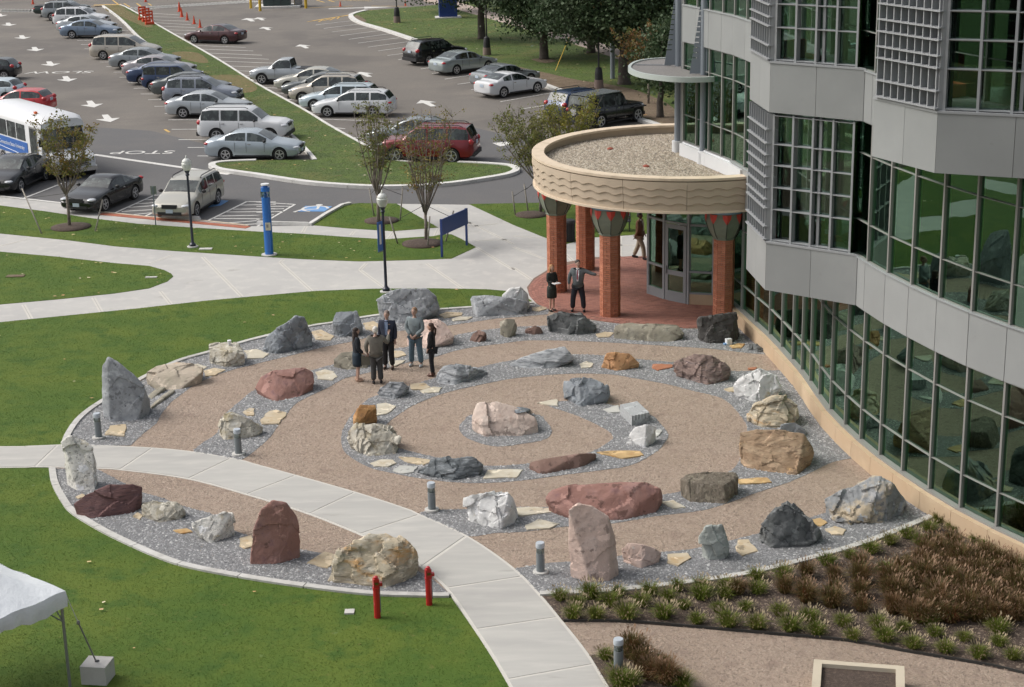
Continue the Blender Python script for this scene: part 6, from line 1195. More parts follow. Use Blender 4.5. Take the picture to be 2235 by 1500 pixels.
car('minivan', 'beige', (226, 131), hL, 'beige minivan in the left row', cat='minivan', group=g1)
car('sedan', 'bluegrey', (158, 85), hL, 'blue grey sedan in the far part of the left row', group=g1)
car('sedan', 'silver', (150, 74), hL, 'silver sedan hidden behind the blue grey sedan, far left row', group=g1)
car('suv', 'white', (140, 61), hL, 'white SUV with dark windows far up the left row', cat='SUV', group=g1)
car('suv', 'grey', (114, 46), hL, 'grey SUV farthest but one in the left row', cat='SUV', group=g1)
car('truckcab', 'darkgreen', (100, 38), hL, 'dark green pickup at the far end of the left row', cat='pickup', group=g1)
car('hatch', 'black', (10, 176), hL+180, 'black hatchback cut by the left frame edge', side='L', group='cars at the left edge')
car('hatch', 'brightred', (78, 252), hL+180-4, 'bright red hatchback behind the white shuttle bus', side='L', group='cars at the left edge')
car('hatch', 'paleblue', (15, 226), hL+180-4, 'pale blue car roof behind the red hatchback at the left edge', side='L', group='cars at the left edge')
hM = 180+hL-2
car('sedan', 'maroon', (491, 97), 180+math.degrees(math.atan2((G(491, 97)-G(416, 95)).y, (G(491, 97)-G(416, 95)).x)), 'dark maroon sedan standing by the empty stalls near the orange cones', side='L', group=g2)
def midrow(*a, **k): return car(a[0], a[1], a[2], hM, a[3], side='L', which='front', group=g2, **k)
midrow('truckcab', 'silver', (572, 185), 'white silver pickup truck at the head of the middle row', cat='pickup')
midrow('sedan', 'sand', (629, 201), 'beige sedan between the pickup and the beige SUV')
midrow('sedan', 'darkgrey', (646, 214), 'dark sedan squeezed behind the beige SUV')
midrow('suv', 'beige', (661, 228), 'beige SUV in the middle row', cat='SUV')
midrow('wagon', 'paleblue', (686, 242), 'pale blue wagon behind the white wagon', cat='station wagon')
midrow('wagon', 'white', (715, 257), 'white station wagon behind the bare young tree', cat='station wagon')
midrow('sedan', 'grey', (838, 322), 'grey sedan hidden behind the young trees beside the red SUV')
car('bigsuv', 'red', (986, 358), 180+math.degrees(math.atan2((G(986, 358)-G(868, 356)).y, (G(986, 358)-G(868, 356)).x)), 'dark red SUV behind the young trees at the teardrop island', side='L', cat='SUV', group=g2)
hR = math.degrees(math.atan2((G(1173, 203)-G(1100, 214)).y, (G(1173, 203)-G(1100, 214)).x)); print('hR', hR, 'hL', hL)
car('coupe', 'white', (1100, 214), hR, 'white sedan with red tail lamps parked by the campus lawn', group=g3)
car('coupe', 'grey', (1088, 194), hR, 'dark grey sedan hidden behind the white sedan', group=g3)
car('sedan', 'silvergreen', (997, 164), hR, 'greenish silver sedan parked right of the black SUV', group=g3)
car('suv', 'black', (937, 143), hR, 'black SUV farthest along the campus lawn kerb', cat='SUV', group=g3)
car('suv', 'navy', (1262, 268), hR, 'dark blue SUV with roof rails behind the black off-roader', cat='SUV', group=g3)
hJ = math.degrees(math.atan2((G(1386, 267)-G(1312, 281)).y, (G(1386, 267)-G(1312, 281)).x))
car('jeep', 'black', (1312, 281), hJ, 'black off-road vehicle with grey soft top and rear spare wheel', cat='off-roader', group=g3)
def head(a, b): return math.degrees(math.atan2((G(*b)-G(*a)).y, (G(*b)-G(*a)).x))
car('sedan', 'black', (102, 395), head((102, 395), (47, 421)), 'black sedan at the left edge in front of the bus', side='L', group=g4)
car('convertible', 'black', (296, 436), head((296, 436), (254, 453)), 'black convertible with closed soft top beside the hatched aisle', side='L', group=g4, cat='convertible')
car('wagon', 'sand', (477, 446), head((477, 446), (440, 469)), 'pale gold wagon facing the sidewalk behind a wheel stop', side='L', group=g4, cat='station wagon')
# wheel stops
for a, b, lab in (((350, 473), (437, 479), 'concrete wheel stop under the nose of the pale gold wagon'), ((560, 489), (675, 492), 'concrete wheel stop in the empty accessible bay')):
    pa_, pb_ = G(*a), G(*b); d = pb_-pa_; m_ = (pa_+pb_)/2; o = empty('wheel_stop', (m_.x, m_.y, 0), math.atan2(d.y, d.x), label=lab, cat='wheel stop'); l = d.length/2
    MB().add([(-l, -.09, -.02), (l, -.09, -.02), (l, .09, -.02), (-l, .09, -.02), (-l+.05, -.05, .13), (l-.05, -.05, .13), (l-.05, .05, .13), (-l+.05, .05, .13)], [(3, 2, 1, 0), (4, 5, 6, 7), (0, 1, 5, 4), (1, 2, 6, 5), (2, 3, 7, 6), (3, 0, 4, 7)]).build('block', M['kerb'], o)
# --- shuttle bus
bh = (G(84, 273, 2.7)-G(0, 248.5, 2.7)); ba = math.atan2(bh.y, bh.x); print('bus ang', math.degrees(ba))
near = G(118, 398, -.02)                                  # near front corner on the ground
bus = empty('shuttle_bus', (near.x, near.y, -.02), ba, label='white shuttle bus with blue banner parked at the left edge', cat='bus')
BW = 2.35; BL = 8.2
def BB(c_, s, name, m, par=bus): return MB().box(c_, s).build(name, m, par)
M['bus_white'] = mat('bus_white', (.72, .73, .74), .35, coat=.3); M['bus_blue'] = mat('banner_blue', (.035, .13, .42), .5)
# local: nose at x=0 towards +X, body goes to -X; near side is y=0 (camera side), far side y=+BW
sec = [(0, .42), (0, 2.45), (.10, 2.75), (.35, 2.88), (BW/2, 2.93), (BW-.35, 2.88), (BW-.10, 2.75), (BW, 2.45), (BW, .42)]
mb = MB(); n_ = len(sec)
for x in (-BL, -1.55, -1.2): mb.v += [(x, y if x < -1.3 else y*.96+.05, z if x < -1.3 or z < 2 else z-.18) for y, z in sec]
for i in range(2):
    for k in range(n_-1): mb.f.append((i*n_+k, (i+1)*n_+k, (i+1)*n_+k+1, i*n_+k+1)); mb.m.append(0)
mb.f += [tuple(range(n_-1, -1, -1)), tuple(range(2*n_, 3*n_))]; mb.m += [0, 0]
mb.build('body', M['bus_white'], bus, angle=50)
hood = MB(); hs_ = [(-1.3, 1.35), (-.9, 1.28), (-.25, 1.15), (0, .95), (0, .42)]
for y in (.18, BW-.18): hood.v += [(-1.3, y, .42)]+[(x, y, z) for x, z in hs_]
hood.f += [(0, 1, 2, 3, 4, 5), (11, 10, 9, 8, 7, 6)]+[(k, k+6, (k+1) % 6+6, (k+1) % 6) for k in range(6)]; hood.m += [0]*8
bmx = hood.build('hood', M['bus_white'], bus, angle=40)
MB().add([(-1.22, .15, 1.38), (-1.22, BW-.15, 1.38), (-1.42, BW-.2, 2.3), (-1.42, .2, 2.3), (-1.0, .15, 1.36), (-1.0, BW-.15, 1.36), (-1.2, BW-.2, 2.32), (-1.2, .2, 2.32)], [(0, 1, 2, 3), (7, 6, 5, 4), (0, 4, 5, 1), (1, 5, 6, 2), (2, 6, 7, 3), (3, 7, 4, 0)]).build('windscreen', M['carglass'], bus)
BB((.0, BW/2, .75), (.06, 1.5, .3), 'grille', M['trim'])
for z in (.66, .76, .86): BB((.035, BW/2, z), (.02, 1.45, .03), 'grille_bar', M['chrome'])
BB((.05, BW/2, .45), (.22, 2.05, .2), 'bumper', M['chrome'])
for y in (.38, BW-.38): BB((.0, y, .80), (.07, .3, .22), 'headlight', M['lamp_c'])
for k, x in enumerate((-3.45, -4.6, -5.75, -6.9)): BB((x, -.005, 1.98), (1.02, .03, .78), 'side_window', M['carglass'])
BB((-1.95, -.008, 1.45), (.85, .03, 1.85), 'door', M['frame'])
for x in (-2.15, -1.76): BB((x, -.03, 1.5), (.32, .02, 1.6), 'door_window', M['carglass'])
ban = BB((-5.55, -.012, 1.15), (5.6, .02, .72), 'banner', M['bus_blue'])
tm = text_mesh('Southern Connecticut State University', .27, mat('white_lettering', (.75, .78, .82), .5), .003); to = obj('banner_lettering', tm, ban, loc=(-5.25, -.026, 1.22), rot=(math.pi/2, 0, 0))
wv = MB(); wv.tube([(-8.0, -.026, .95), (-6.5, -.026, 1.0), (-4.8, -.026, .93), (-2.9, -.026, .84)], .012, 4); wv.build('banner_line', bpy.data.materials['white_lettering'], ban)
for y in (.35,): BB((-2.6, .5, 2.95), (.18, .12, .1), 'orange_marker', mat('orange_marker', (.6, .12, .03), .4))
ty, rm = wheelparts(.38, 8)
for x in (-.85, -6.0):
    for s, y in ((-1, .08), (1, BW-.08)):
        w = empty('wheel', (x, y, .38), 0 if s > 0 else math.pi); w.parent = bus; obj('tyre', ty, w); obj('rim', rm, w)
    MB().lathe([(.46, 0), (.46, BW)], (x, 0, .40), 24, 0, 'Y').build('wheel_arch', M['trim'], bus)
MB().tube([(-.9, .1, 1.3), (-.6, -.15, 1.6), (-.6, -.2, 1.75)], .015, 5).build('mirror_arm', M['trim'], bus); BB((-.6, -.22, 1.8), (.06, .2, .35), 'mirror', M['trim'])
# ================================================================== TREES
M['bark'] = mat('young_bark', (.22, .185, .16), .9, [((.10, .085, .07), 6, .5, .7)]); M['bark_old'] = mat('old_bark', (.075, .062, .052), .95, [((.12, .10, .085), 3, .5, .7)], [(10, .8, .06)])
LFM = {'rust': leafmat('autumn_leaf', [(.23, .10, .03), (.24, .17, .05), (.17, .18, .045), (.13, .16, .04)]), 'green': leafmat('green_leaf', [(.10, .13, .03), (.14, .18, .045), (.20, .18, .055), (.12, .15, .045)]), 'yellow': leafmat('yellow_leaf', [(.34, .25, .045), (.26, .24, .045), (.17, .20, .045), (.32, .18, .045)]),
       'dark': leafmat('dark_leaf', [(.028, .055, .022), (.045, .078, .032), (.065, .095, .045), (.09, .115, .065)], .12), 'redgreen': leafmat('turning_leaf', [(.07, .10, .03), (.12, .15, .04), (.22, .11, .045), (.16, .17, .05)]), 'gold': leafmat('gold_leaf', [(.12, .12, .03), (.27, .16, .04), (.34, .16, .04), (.18, .15, .04)])}
def leaves(name, C_, S, m, parent, jitter=0.0):
    """C_: n x 3 centres, S: n sizes"""
    n = len(C_); a = RNG.normal(size=(n, 3)); a /= np.linalg.norm(a, axis=1)[:, None]; b = RNG.normal(size=(n, 3)); b -= (a*b).sum(1)[:, None]*a; b /= np.linalg.norm(b, axis=1)[:, None]
    a = a*S[:, None]*.5; b = b*S[:, None]*.32; V = np.stack([C_-a, C_+b, C_+a, C_-b], 1)
    return obj(name, npmesh(name, V.reshape(-1, 3), np.arange(n*4).reshape(n, 4), m), parent)
def young_tree(px, H, spread, leafm, nleaf, label, seed, trunk_h=1.5, bare=.5, nb=9, lsz=.085, low=0.0, lean=0.0):
    p = G(*px); rr = random.Random(seed); rg = np.random.default_rng(seed); root = empty('young_tree', p, label=label, cat='tree', group='young staked trees')
    tb = MB(); tb.tube([(0, 0, -.1), (.02, 0, trunk_h*.5), (lean*.3, 0, trunk_h)], [.075, .062, .05], 8); tb.build('trunk', M['bark'], root, sm=True)
    bb = MB(); tips = []
    for i in range(nb):
        a = i*2.4+rr.uniform(-.3, .3); ln = H-trunk_h; out = spread*rr.uniform(.35, 1.0); z0 = trunk_h*rr.uniform(.78, 1.0); top = H*rr.uniform(.8, 1.0)
        pts = []
        for k in range(7):
            t = k/6; r = out*(t**.75)*(1-.12*t); pts.append(Vector((math.cos(a)*r+lean*t+rr.uniform(-.05, .05), math.sin(a)*r+rr.uniform(-.05, .05), z0+(top-z0)*t)))
        bb.tube(pts, [.034*(1-t/7)+.004 for t in range(7)], 5)
        for k in range(2, 7):
            for q in range(5):
                d = Vector((rr.uniform(-1, 1), rr.uniform(-1, 1), rr.uniform(.1, 1.1))).normalized()*rr.uniform(.25, .75)*(spread/1.3); e = pts[k]+d
                bb.tube([pts[k], pts[k]+d*.5+Vector((0, 0, .04)), e], [.010, .007, .003], 3); tips += [(pts[k], e)]*1
    bb.build('branches', M['bark'], root, sm=True)
    n = nleaf; idx = rg.integers(0, len(tips), n); w = rg.random((n, 1))**bare; A_ = np.array([tips[i][0][:] for i in idx]); B_ = np.array([tips[i][1][:] for i in idx])
    clump = rg.random(len(tips)) < .78; keep = clump[idx]
    C_ = A_+(B_-A_)*w+rg.normal(size=(n, 3))*.07; C_ = C_[keep]
    leaves('crown', C_, lsz*(.6+.8*rg.random(len(C_))), LFM[leafm], root)
    return root
young_tree((152, 497), 4.35, 1.35, 'rust', 3900, 'young tree with rust and green autumn leaves left of the black convertible', 1, 1.6, lsz=.10)
young_tree((826, 488), 4.9, 1.15, 'green', 3300, 'young sparse green tree on the triangular lawn behind the lamp post', 2, 1.5, nb=12)
young_tree((930, 528), 4.9, 1.45, 'rust', 2500, 'young vase shaped tree with sparse orange leaves beside the blue sign', 3, 1.35, nb=12)
young_tree((1180, 466), 4.2, 1.5, 'green', 7500, 'young grey green tree left of the round canopy', 4, 1.4, nb=11, lean=-.7)
young_tree((1236, 440), 4.0, 1.75, 'yellow', 9500, 'young yellow green tree partly hidden behind the round canopy', 5, 1.5, nb=12, lean=.1)
young_tree((1415, 230), 4.2, 2.0, 'redgreen', 5200, 'small round tree with turning leaves behind the steel sunshade', 6, 1.7, nb=12, lsz=.16)
def big_tree(px, trunk_h, tr, crown, leafm, n, label, seed, lsz=.25):
    """crown: list of (dx,dy,z,rx,ry,rz) lobes"""
    p = G(*px); rr = random.Random(seed); rg = np.random.default_rng(seed+50); root = empty('shade_tree', p, label=label, cat='tree', group='mature shade trees on the campus lawn')
    tb = MB(); tb.tube([(0, 0, -.2), (.02, 0, .25), (0, .05, trunk_h*.6), (.1, 0, trunk_h), (.2, .1, trunk_h+3)], [tr*1.7, tr*1.15, tr, tr*.85, tr*.5], 10); tb.build('trunk', M['bark_old'], root, sm=True)
    bb = MB()
    crown = [(a[0]*1.35, a[1]*1.2, a[2]+.5, a[3]*1.35, a[4]*1.3, a[5]*1.2) for a in crown]; n = int(n*2.6)
    for (dx, dy, z, rx, ry, rz) in crown: bb.tube([(0, 0, trunk_h*.8), (dx*.4, dy*.4, trunk_h+(z-trunk_h)*.5), (dx*.9, dy*.9, z)], [tr*.5, tr*.3, .05], 6)
    bb.build('limbs', M['bark_old'], root, sm=True)
    vol = [a[3]*a[4]*a[5] for a in crown]; tot = sum(vol); C_ = []
    for L_, v in zip(crown, vol):
        k = int(n*v/tot/46)+1; c0 = rg.normal(size=(k, 3)); c0 /= np.linalg.norm(c0, axis=1)[:, None]; c0 *= (.55+.45*rg.random((k, 1))**.5); c0 = c0*np.array(L_[3:])+np.array(L_[:3])
        s = .38+.35*rg.random((k, 1, 1)); q = c0[:, None]+rg.normal(size=(k, 46, 3))*s*np.array([1, 1, .55]); C_.append(q.reshape(-1, 3))
    C_ = np.vstack(C_); leaves('crown', C_, lsz*(.5+.8*rg.random(len(C_))), LFM[leafm], root); return root
big_tree((1051, 88), 3.0, .28, [(0, 0, 4.9, 3.4, 3, 2.4), (-2.8, 0, 4.6, 2.4, 2.2, 1.7), (2.6, -1, 4.6, 2.4, 2.4, 1.8), (0, 1, 7.5, 3.2, 3, 2)], 'dark', 9000, 'dark shade tree left of the others behind the lamp with concrete base', 1)
big_tree((985, 28), 2.4, .22, [(0, 0, 4.6, 2.4, 2.2, 1.9), (-1.9, .2, 3.8, 1.4, 1.6, 1.1), (1.5, 0, 5.2, 1.8, 1.8, 1.5)], 'gold', 4200, 'tree with golden orange leaves above the dark blue sign block', 2, lsz=.36)
big_tree((1187, 132), 2.0, .30, [(-.2, 0, 3.6, 2.3, 2.3, 1.8), (-1.2, 0, 5.2, 2.2, 2.2, 1.6), (1.2, .5, 5.4, 2.6, 2.4, 1.9), (.2, -.6, 2.4, 1.2, 1.3, .9)], 'dark', 10000, 'dark leafy shade tree in the middle of the campus lawn', 3)
big_tree((1362, 187), 2.6, .36, [(0, 0, 5.0, 3.2, 3, 2.2), (-2.3, -.4, 4.4, 1.8, 1.8, 1.7), (-.2, 0, 3.0, 1.7, 1.5, 1.1), (2.1, 0, 4.8, 2.0, 2, 1.9), (-.3, .6, 7.4, 3.0, 3, 1.9)], 'dark', 14000, 'thick trunked dark shade tree nearest the parking lot', 4)
big_tree((1290, 118), 2.6, .28, [(0, 0, 5.0, 3.8, 3, 2.6), (2.9, 0, 4.5, 2.4, 2, 2.2), (-2.4, 1, 5.5, 2.2, 2.2, 1.8)], 'dark', 9000, 'dark shade tree standing behind the thick trunked one', 5)
big_tree((1450, 150), 2.2, .25, [(0, 0, 4.0, 3.2, 3, 2.6), (2.0, 0, 6.5, 3.0, 3, 2.2)], 'redgreen', 8000, 'broad tree with reddish tips behind the steel masts', 6)
big_tree((1440, 260), 1.6, .18, [(.4, 0, 2.6, 1.1, 1.2, 1.3), (1.2, .5, 3.6, 1.4, 1.4, 1.4)], 'dark', 3600, 'dark bushy tree squeezed against the glass corner of the building', 7, lsz=.22)
# mulch rings
for px, r_, lab in (((155, 497), .82, 'round mulch ring under the rusty leaved young tree'), ((833, 483), .72, 'round mulch ring on the triangular lawn'), ((922, 533), .80, 'round mulch ring beside the blue sign'), ((1160, 470), .68, 'round mulch ring left of the canopy')):
    c_ = G(*px); mb = MB(); mb.lathe([(r_, -.03), (r_*1.0, .05), (r_*.55, .10), (.05, .11)], n=28)
    mb.build('mulch_ring', M['mulch'], sm=True, loc=(c_.x, c_.y, 0), label=lab, cat='mulch ring', group='mulch rings around young trees')
# stakes and straps
M['stake'] = mat('weathered_stake', (.24, .22, .19), .9, [((.33, .30, .26), 5, .5, .7)]); M['strap'] = mat('black_strap', (.03, .03, .03), .7)
def stake(base, top_px, z, lab, tie=None, tz=1.5):
    b = G(*base); t = G(*top_px, z); d = t-b; o = empty('tree_stake', (b.x, b.y, 0), label=lab, cat='tree stake', group='wooden stakes beside young trees')
    MB().tube([(0, 0, -.05), tuple(d)], [.030, .030], 8).build('post', M['stake'], o, sm=True)
    if tie: tp = G(*tie)-b; tp.z = tz; MB().tube([tuple(d*.78), tuple(tp)], .010, 4).build('strap', M['strap'], o)
stake((92, 511), (48, 412), 1.55, 'leaning wooden stake left of the rusty leaved young tree', (150, 497), 1.45); stake((207, 506), (224, 436), 1.15, 'wooden stake right of the rusty leaved young tree', (153, 497), 1.3)
stake((817, 472), (806, 411), 1.15, 'stake left of the tree on the triangular lawn', (826, 488), 1.5); stake((873, 482), (879, 410), 1.3, 'stake right of the tree on the triangular lawn', (826, 488), 1.6)
stake((869, 533), (850, 474), 1.1, 'stake left of the vase shaped tree near the lamp post', (928, 530), 1.5); stake((933, 540), (938, 472), 1.2, 'stake directly beside the vase shaped trunk'); stake((972, 528), (990, 460), 1.2, 'leaning stake between the vase shaped tree and the blue sign', (932, 530), 1.5)
stake((1125, 470), (1118, 418), 1.0, 'leftmost stake by the grey green tree', (1178, 466), 1.4); stake((1153, 463), (1144, 402), 1.15, 'stake between the grey green tree and its leftmost stake', (1178, 466), 1.5)
# ================================================================== STREET FURNITURE
M['pole'] = mat('dark_blue_black_pole', (.018, .022, .040), .35, spec=.6); M['globe'] = mat('frosted_globe', (.62, .63, .60), .3, [((.5, .52, .48), 2, .5, .7)]); M['cfoot'] = mat('concrete_footing', (.50, .49, .46), .85, [((.4, .39, .37), 6, .5, .7)])
def globe_lamp(px, lab, banner=False):
    p = G(*px); r = empty('lamp_post', (p.x, p.y, 0), label=lab, cat='lamp post', group='globe lamp posts beside the walkway')
    MB().lathe([(.22, -.05), (.22, .05), (.2, .06)], n=20).build('footing', M['cfoot'], r)
    MB().lathe([(.13, .06), (.13, .14), (.09, .17), (.055, .24), (.05, 1.2), (.045, 2.85), (.045, 2.9)], n=14).build('pole', M['pole'], r, angle=50)
    MB().lathe([(.06, 2.85), (.085, 2.9), (.06, 2.95), (.11, 3.05), (.10, 3.08)], n=14).build('fitter', M['pole'], r, angle=50)
    MB().lathe([(.10, 3.06), (.15, 3.12), (.19, 3.22), (.20, 3.34), (.175, 3.37), (.18, 3.38), (.17, 3.43), (.12, 3.50), (.06, 3.54)], n=20).build('globe', M['globe'], r, angle=40)
    MB().lathe([(.06, 3.53), (.03, 3.57), (.035, 3.60), (.008, 3.66)], n=10).build('finial', M['globe'], r, sm=True)
    if banner:
        b = MB().box((-.20, 0, 2.05), (.28, .012, 1.05)).build('banner', M['bus_blue'], r); MB().box((-.17, 0, 2.62), (.32, .02, .02)).build('bracket', M['pole'], r); MB().box((-.17, 0, 1.5), (.32, .02, .02)).build('bracket', M['pole'], r)
        MB().box((-.20, -.009, 2.12), (.10, .004, .70)).build('banner_stripe', M['bus_white'], b); r.rotation_euler = (0, 0, .95)
    return r
globe_lamp((421, 540), 'globe lamp post on the grass strip in front of the pale gold wagon'); globe_lamp((843, 638), 'globe lamp post with blue banner behind the largest grey boulder', True)
MB().box((0, 0, .02), (.5, .28, .05)).build('utility_cover', M['cfoot'], loc=G(449, 545), label='flat concrete utility cover on the grass beside the left lamp post', cat='utility cover')
for px, s, lab, mm in (((330, 607), (.42, .16, .05), 'small grey utility cover at the tip of the rounded lawn island', 'cfoot'), ((34, 604), (.65, .3, .04), 'brown rectangular valve cover on the rounded lawn island', 'soil'), ((763, 1338), (.2, .2, .05), 'small pale sprinkler cover on the front lawn', 'cfoot'), ((712, 351), (.5, .25, .14), 'small tan utility cover on the grass of the teardrop island', 'kerb_stone')):
    MB().box((0, 0, .02), s).build('ground_cover_plate', M[mm], loc=G(*px), label=lab, cat='utility cover')
# blue emergency phone tower
p = G(588, 557); ep = empty('emergency_phone_tower', (p.x, p.y, 0), .1, label='tall bright blue emergency phone tower on the grass strip', cat='emergency phone')
M['eblue'] = mat('bright_blue_paint', (.015, .13, .44), .35, coat=.3)
MB().lathe([(.30, -.05), (.30, .05)], n=22).build('footing', M['cfoot'], ep); MB().lathe([(.165, .05), (.165, 2.28)], n=24).build('column', M['eblue'], ep, angle=40)
MB().lathe([(.155, 2.28), (.155, 2.52)], n=20, cap=False).build('lens', glassmat('clear_lens', (.75, .82, .88), .05, 1.5), ep); MB().lathe([(.07, 2.28), (.07, 2.42), (.03, 2.46)], n=12).build('strobe', M['eblue'], ep)
MB().lathe([(.17, 2.50), (.17, 2.66)], n=24).build('collar', M['eblue'], ep, angle=40); MB().lathe([(.10, 2.66), (.10, 2.74)], n=16).build('neck', M['eblue'], ep); MB().lathe([(.16, 2.74), (.16, 2.79)], n=20).build('cap', M['bus_white'], ep)
fp = MB().box((.02, -.165, 1.16), (.20, .03, .30)).build('call_panel', mat('cream_panel', (.55, .52, .40), .5), ep); MB().box((.0, -.185, 1.18), (.08, .01, .12)).build('speaker', M['frame'], fp)
# blue sign panel
q1, q2 = G(965, 562), G(1019, 536); sg = empty('sign_board', (q1.x, q1.y, 0), math.atan2(q2.y-q1.y, q2.x-q1.x), label='blank dark blue sign panel on two posts beside the walkway', cat='sign'); Ls = (q2-q1).length; M['sblue'] = mat('sign_blue', (.012, .035, .16), .45)
for x in (0, Ls): MB().box((x, 0, .73), (.07, .07, 1.5)).build('post', M['sblue'], sg)
MB().box((Ls/2, -.04, 1.17), (Ls+.08, .04, .62)).build('panel', M['sblue'], sg)
# parking sign posts
for px, tz, lab in (((340, 491), 1.62, 'back of a parking sign on a thin post left of the gold wagon'), ((578, 492), 1.5, 'back of a parking sign on a thin post behind the blue phone tower')):
    p = G(*px); r = empty('parking_sign', (p.x, p.y, 0), .1, label=lab, cat='sign', group='parking sign posts seen from behind'); MB().box((0, 0, tz/2), (.045, .03, tz)).build('post', M['steel'], r); MB().box((.02, .03, tz-.16), (.24, .01, .36)).build('sign_plate', mat('sign_back', (.22, .25, .22), .5) if px[0] < 400 else bpy.data.materials['sign_back'], r)
# bollard lights
M['boll'] = mat('grey_bollard_paint', (.17, .19, .20), .45, spec=.5); M['bcap'] = mat('light_bollard_cap', (.42, .46, .50), .35, spec=.6)
BL_LABEL = ['bollard light beside the tall grey wedge boulder', 'bollard light in front of the white and tan rough boulder', 'bollard light behind the white boulder right of the curved path', 'bollard light left of the tall pink standing stone', 'bollard light among grasses at the bottom edge']
bproto = None
for px, lab in zip([(216, 958), (521, 994), (943, 1116), (1180, 1252), (1350, 1470)], BL_LABEL):
    p = G(*px)
    if bproto is None:
        r = empty('bollard_light'); MB().lathe([(.17, 0), (.17, .05), (.16, .055)], n=22).build('footing', M['cfoot'], r)
        MB().lathe([(.092, .05), (.092, .48)], n=20).build('tube', M['boll'], r, angle=40); MB().lathe([(.075, .481), (.075, .485)], n=16).build('reflector', M['trim'], r)
        lv = MB().lathe([(.085, .48), (.085, .60)], n=18, cap=False).build('lens', glassmat('bollard_lens', (.6, .65, .68), .12, 1.6), r)
        for z in (.51, .54, .57): MB().lathe([(.088, z), (.090, z+.004), (.088, z+.008)], n=18, cap=False).build('ring', M['boll'], lv)
        MB().lathe([(.095, .60), (.098, .62), (.098, .70), (.090, .715)], n=20).build('cap', M['bcap'], r, angle=40); bproto = r
    else: r = dup(bproto)
    r.location = (p.x, p.y, .015); r['label'] = lab; r['category'] = 'bollard light'; r['group'] = 'bollard lights around the labyrinth'
# red standpipes
M['redp'] = mat('fire_red_paint', (.42, .012, .018), .35, coat=.3)
for px, ht, lab in (((824, 1349), .92, 'red standpipe nearer the viewer on the front lawn'), ((937, 1321), .86, 'red standpipe closer to the curved path')):
    p = G(*px); r = empty('standpipe', (p.x, p.y, 0), .3, label=lab, cat='standpipe', group='two red indicator post standpipes')
    MB().lathe([(.068, 0), (.068, ht-.25)], n=10).build('pipe', M['redp'], r); MB().lathe([(.078, ht-.27), (.078, ht-.23)], n=12).build('flange', M['redp'], r)
    MB().box((0, 0, ht-.14), (.12, .11, .20)).build('head', M['redp'], r); MB().box((0, -.06, ht-.13), (.07, .012, .05)).build('window', M['glass'], r)
    MB().lathe([(.05, ht-.05), (.05, ht), (.02, ht+.02)], n=8).build('nut', M['redp'], r); MB().box((.09, 0, ht-.17), (.07, .08, .07)).build('lock_hasp', M['redp'], r); MB().box((.072, 0, ht/2-.05), (.016, .03, ht-.35)).build('wrench', M['steel'], r)
# trash can and bench
p = G(1241, 527); tc = empty('trash_can', (p.x, p.y, 0), label='black slatted trash can between the left brick columns', cat='trash can')
MB().lathe([(.22, .02), (.22, .78)], n=18).build('liner', M['trim'], tc)
for i in range(20): a = i*math.pi/10; MB().box((.25*math.cos(a), .25*math.sin(a), .40), (.015, .04, .74), a).build('slat', M['trim'], tc)
MB().lathe([(.28, .74), (.28, .80), (.25, .86), (.12, .88)], n=20).build('lid', M['trim'], tc); MB().lathe([(.255, .76), (.262, .78)], n=20).build('rim', M['chrome'], tc)
p = G(1322, 505); bn = empty('park_bench', (p.x, p.y, 0), -.05, label='black metal bench with vertical bars on the grass behind the columns', cat='bench'); BLn = 2.0
for i in range(21): MB().tube([(-BLn/2+.1*i, .0, .42), (-BLn/2+.1*i, .28, .46), (-BLn/2+.1*i, .34, .9)], .012, 5).build('bar', M['trim'], bn)
for a, b in (((-BLn/2, -.15, .42), (BLn/2, -.15, .42)), ((-BLn/2, .28, .45), (BLn/2, .28, .45)), ((-BLn/2, .35, .92), (BLn/2, .35, .92))): MB().tube([a, b], .022, 6).build('rail', M['trim'], bn)
MB().box((0, .06, .43), (BLn, .42, .02)).build('seat', M['trim'], bn)
for s in (-1, 1): MB().tube([(s*.95, -.15, 0), (s*.95, -.15, .65), (s*.95, .3, .65), (s*.95, .33, 0)], .025, 6).build('leg', M['trim'], bn)
# tent, weight block, rope
M['tent'] = mat('white_tent_vinyl', (.72, .75, .77), .5, [((.64, .67, .70), 1.2, .5, .7)], [(2.5, .35, .10)]); M['alu'] = mat('dull_aluminium', (.28, .29, .30), .4, metal=.5)
c0 = G(152, 1545); tz_ = None
cz = zat((c0.x, c0.y), 1299); cz = min(cz, 2.6); print('tent eave z', cz)
tcn = G(143, 1290, 2.15); T_h = 2.15; tl = G(0, 1232, 2.15+.42); tb_ = G(0, 1352, 2.15)
e1 = (G(-150, 1425, 2.05)-tcn); e1.z = 0; e1 = e1.normalized(); e2 = Vector((-e1.y, e1.x, 0)); e2 = e2 if e2.y > 0 else -e2; S = 3.2
tent = empty('canopy_tent', (tcn.x, tcn.y, 0), label='corner of a white canopy tent on the front lawn at the left edge', cat='tent')
a_, b_, c_, d_ = Vector((0, 0, T_h)), e1*S+Vector((0, 0, T_h)), (e1+e2)*S+Vector((0, 0, T_h)), e2*S+Vector((0, 0, T_h)); pk = (e1+e2)*S/2+Vector((0, 0, T_h+1.0))
mb = MB(); nn_ = 14
def roofpt(u, v):
    p_ = e1*S*u+e2*S*v; h = 1-max(abs(u-.5), abs(v-.5))*2; sag = .10*math.sin(h*math.pi)
    return Vector((p_.x, p_.y, T_h+1.0*h-sag+.018*math.sin(u*23+v*9)))
for j in range(nn_+1):
    for i in range(nn_+1): mb.v.append(tuple(roofpt(i/nn_, j/nn_)))
for j in range(nn_):
    for i in range(nn_): o_ = j*(nn_+1)+i; mb.f.append((o_, o_+1, o_+nn_+2, o_+nn_+1)); mb.m.append(0)
mb.build('roof', M['tent'], tent, sm=True)
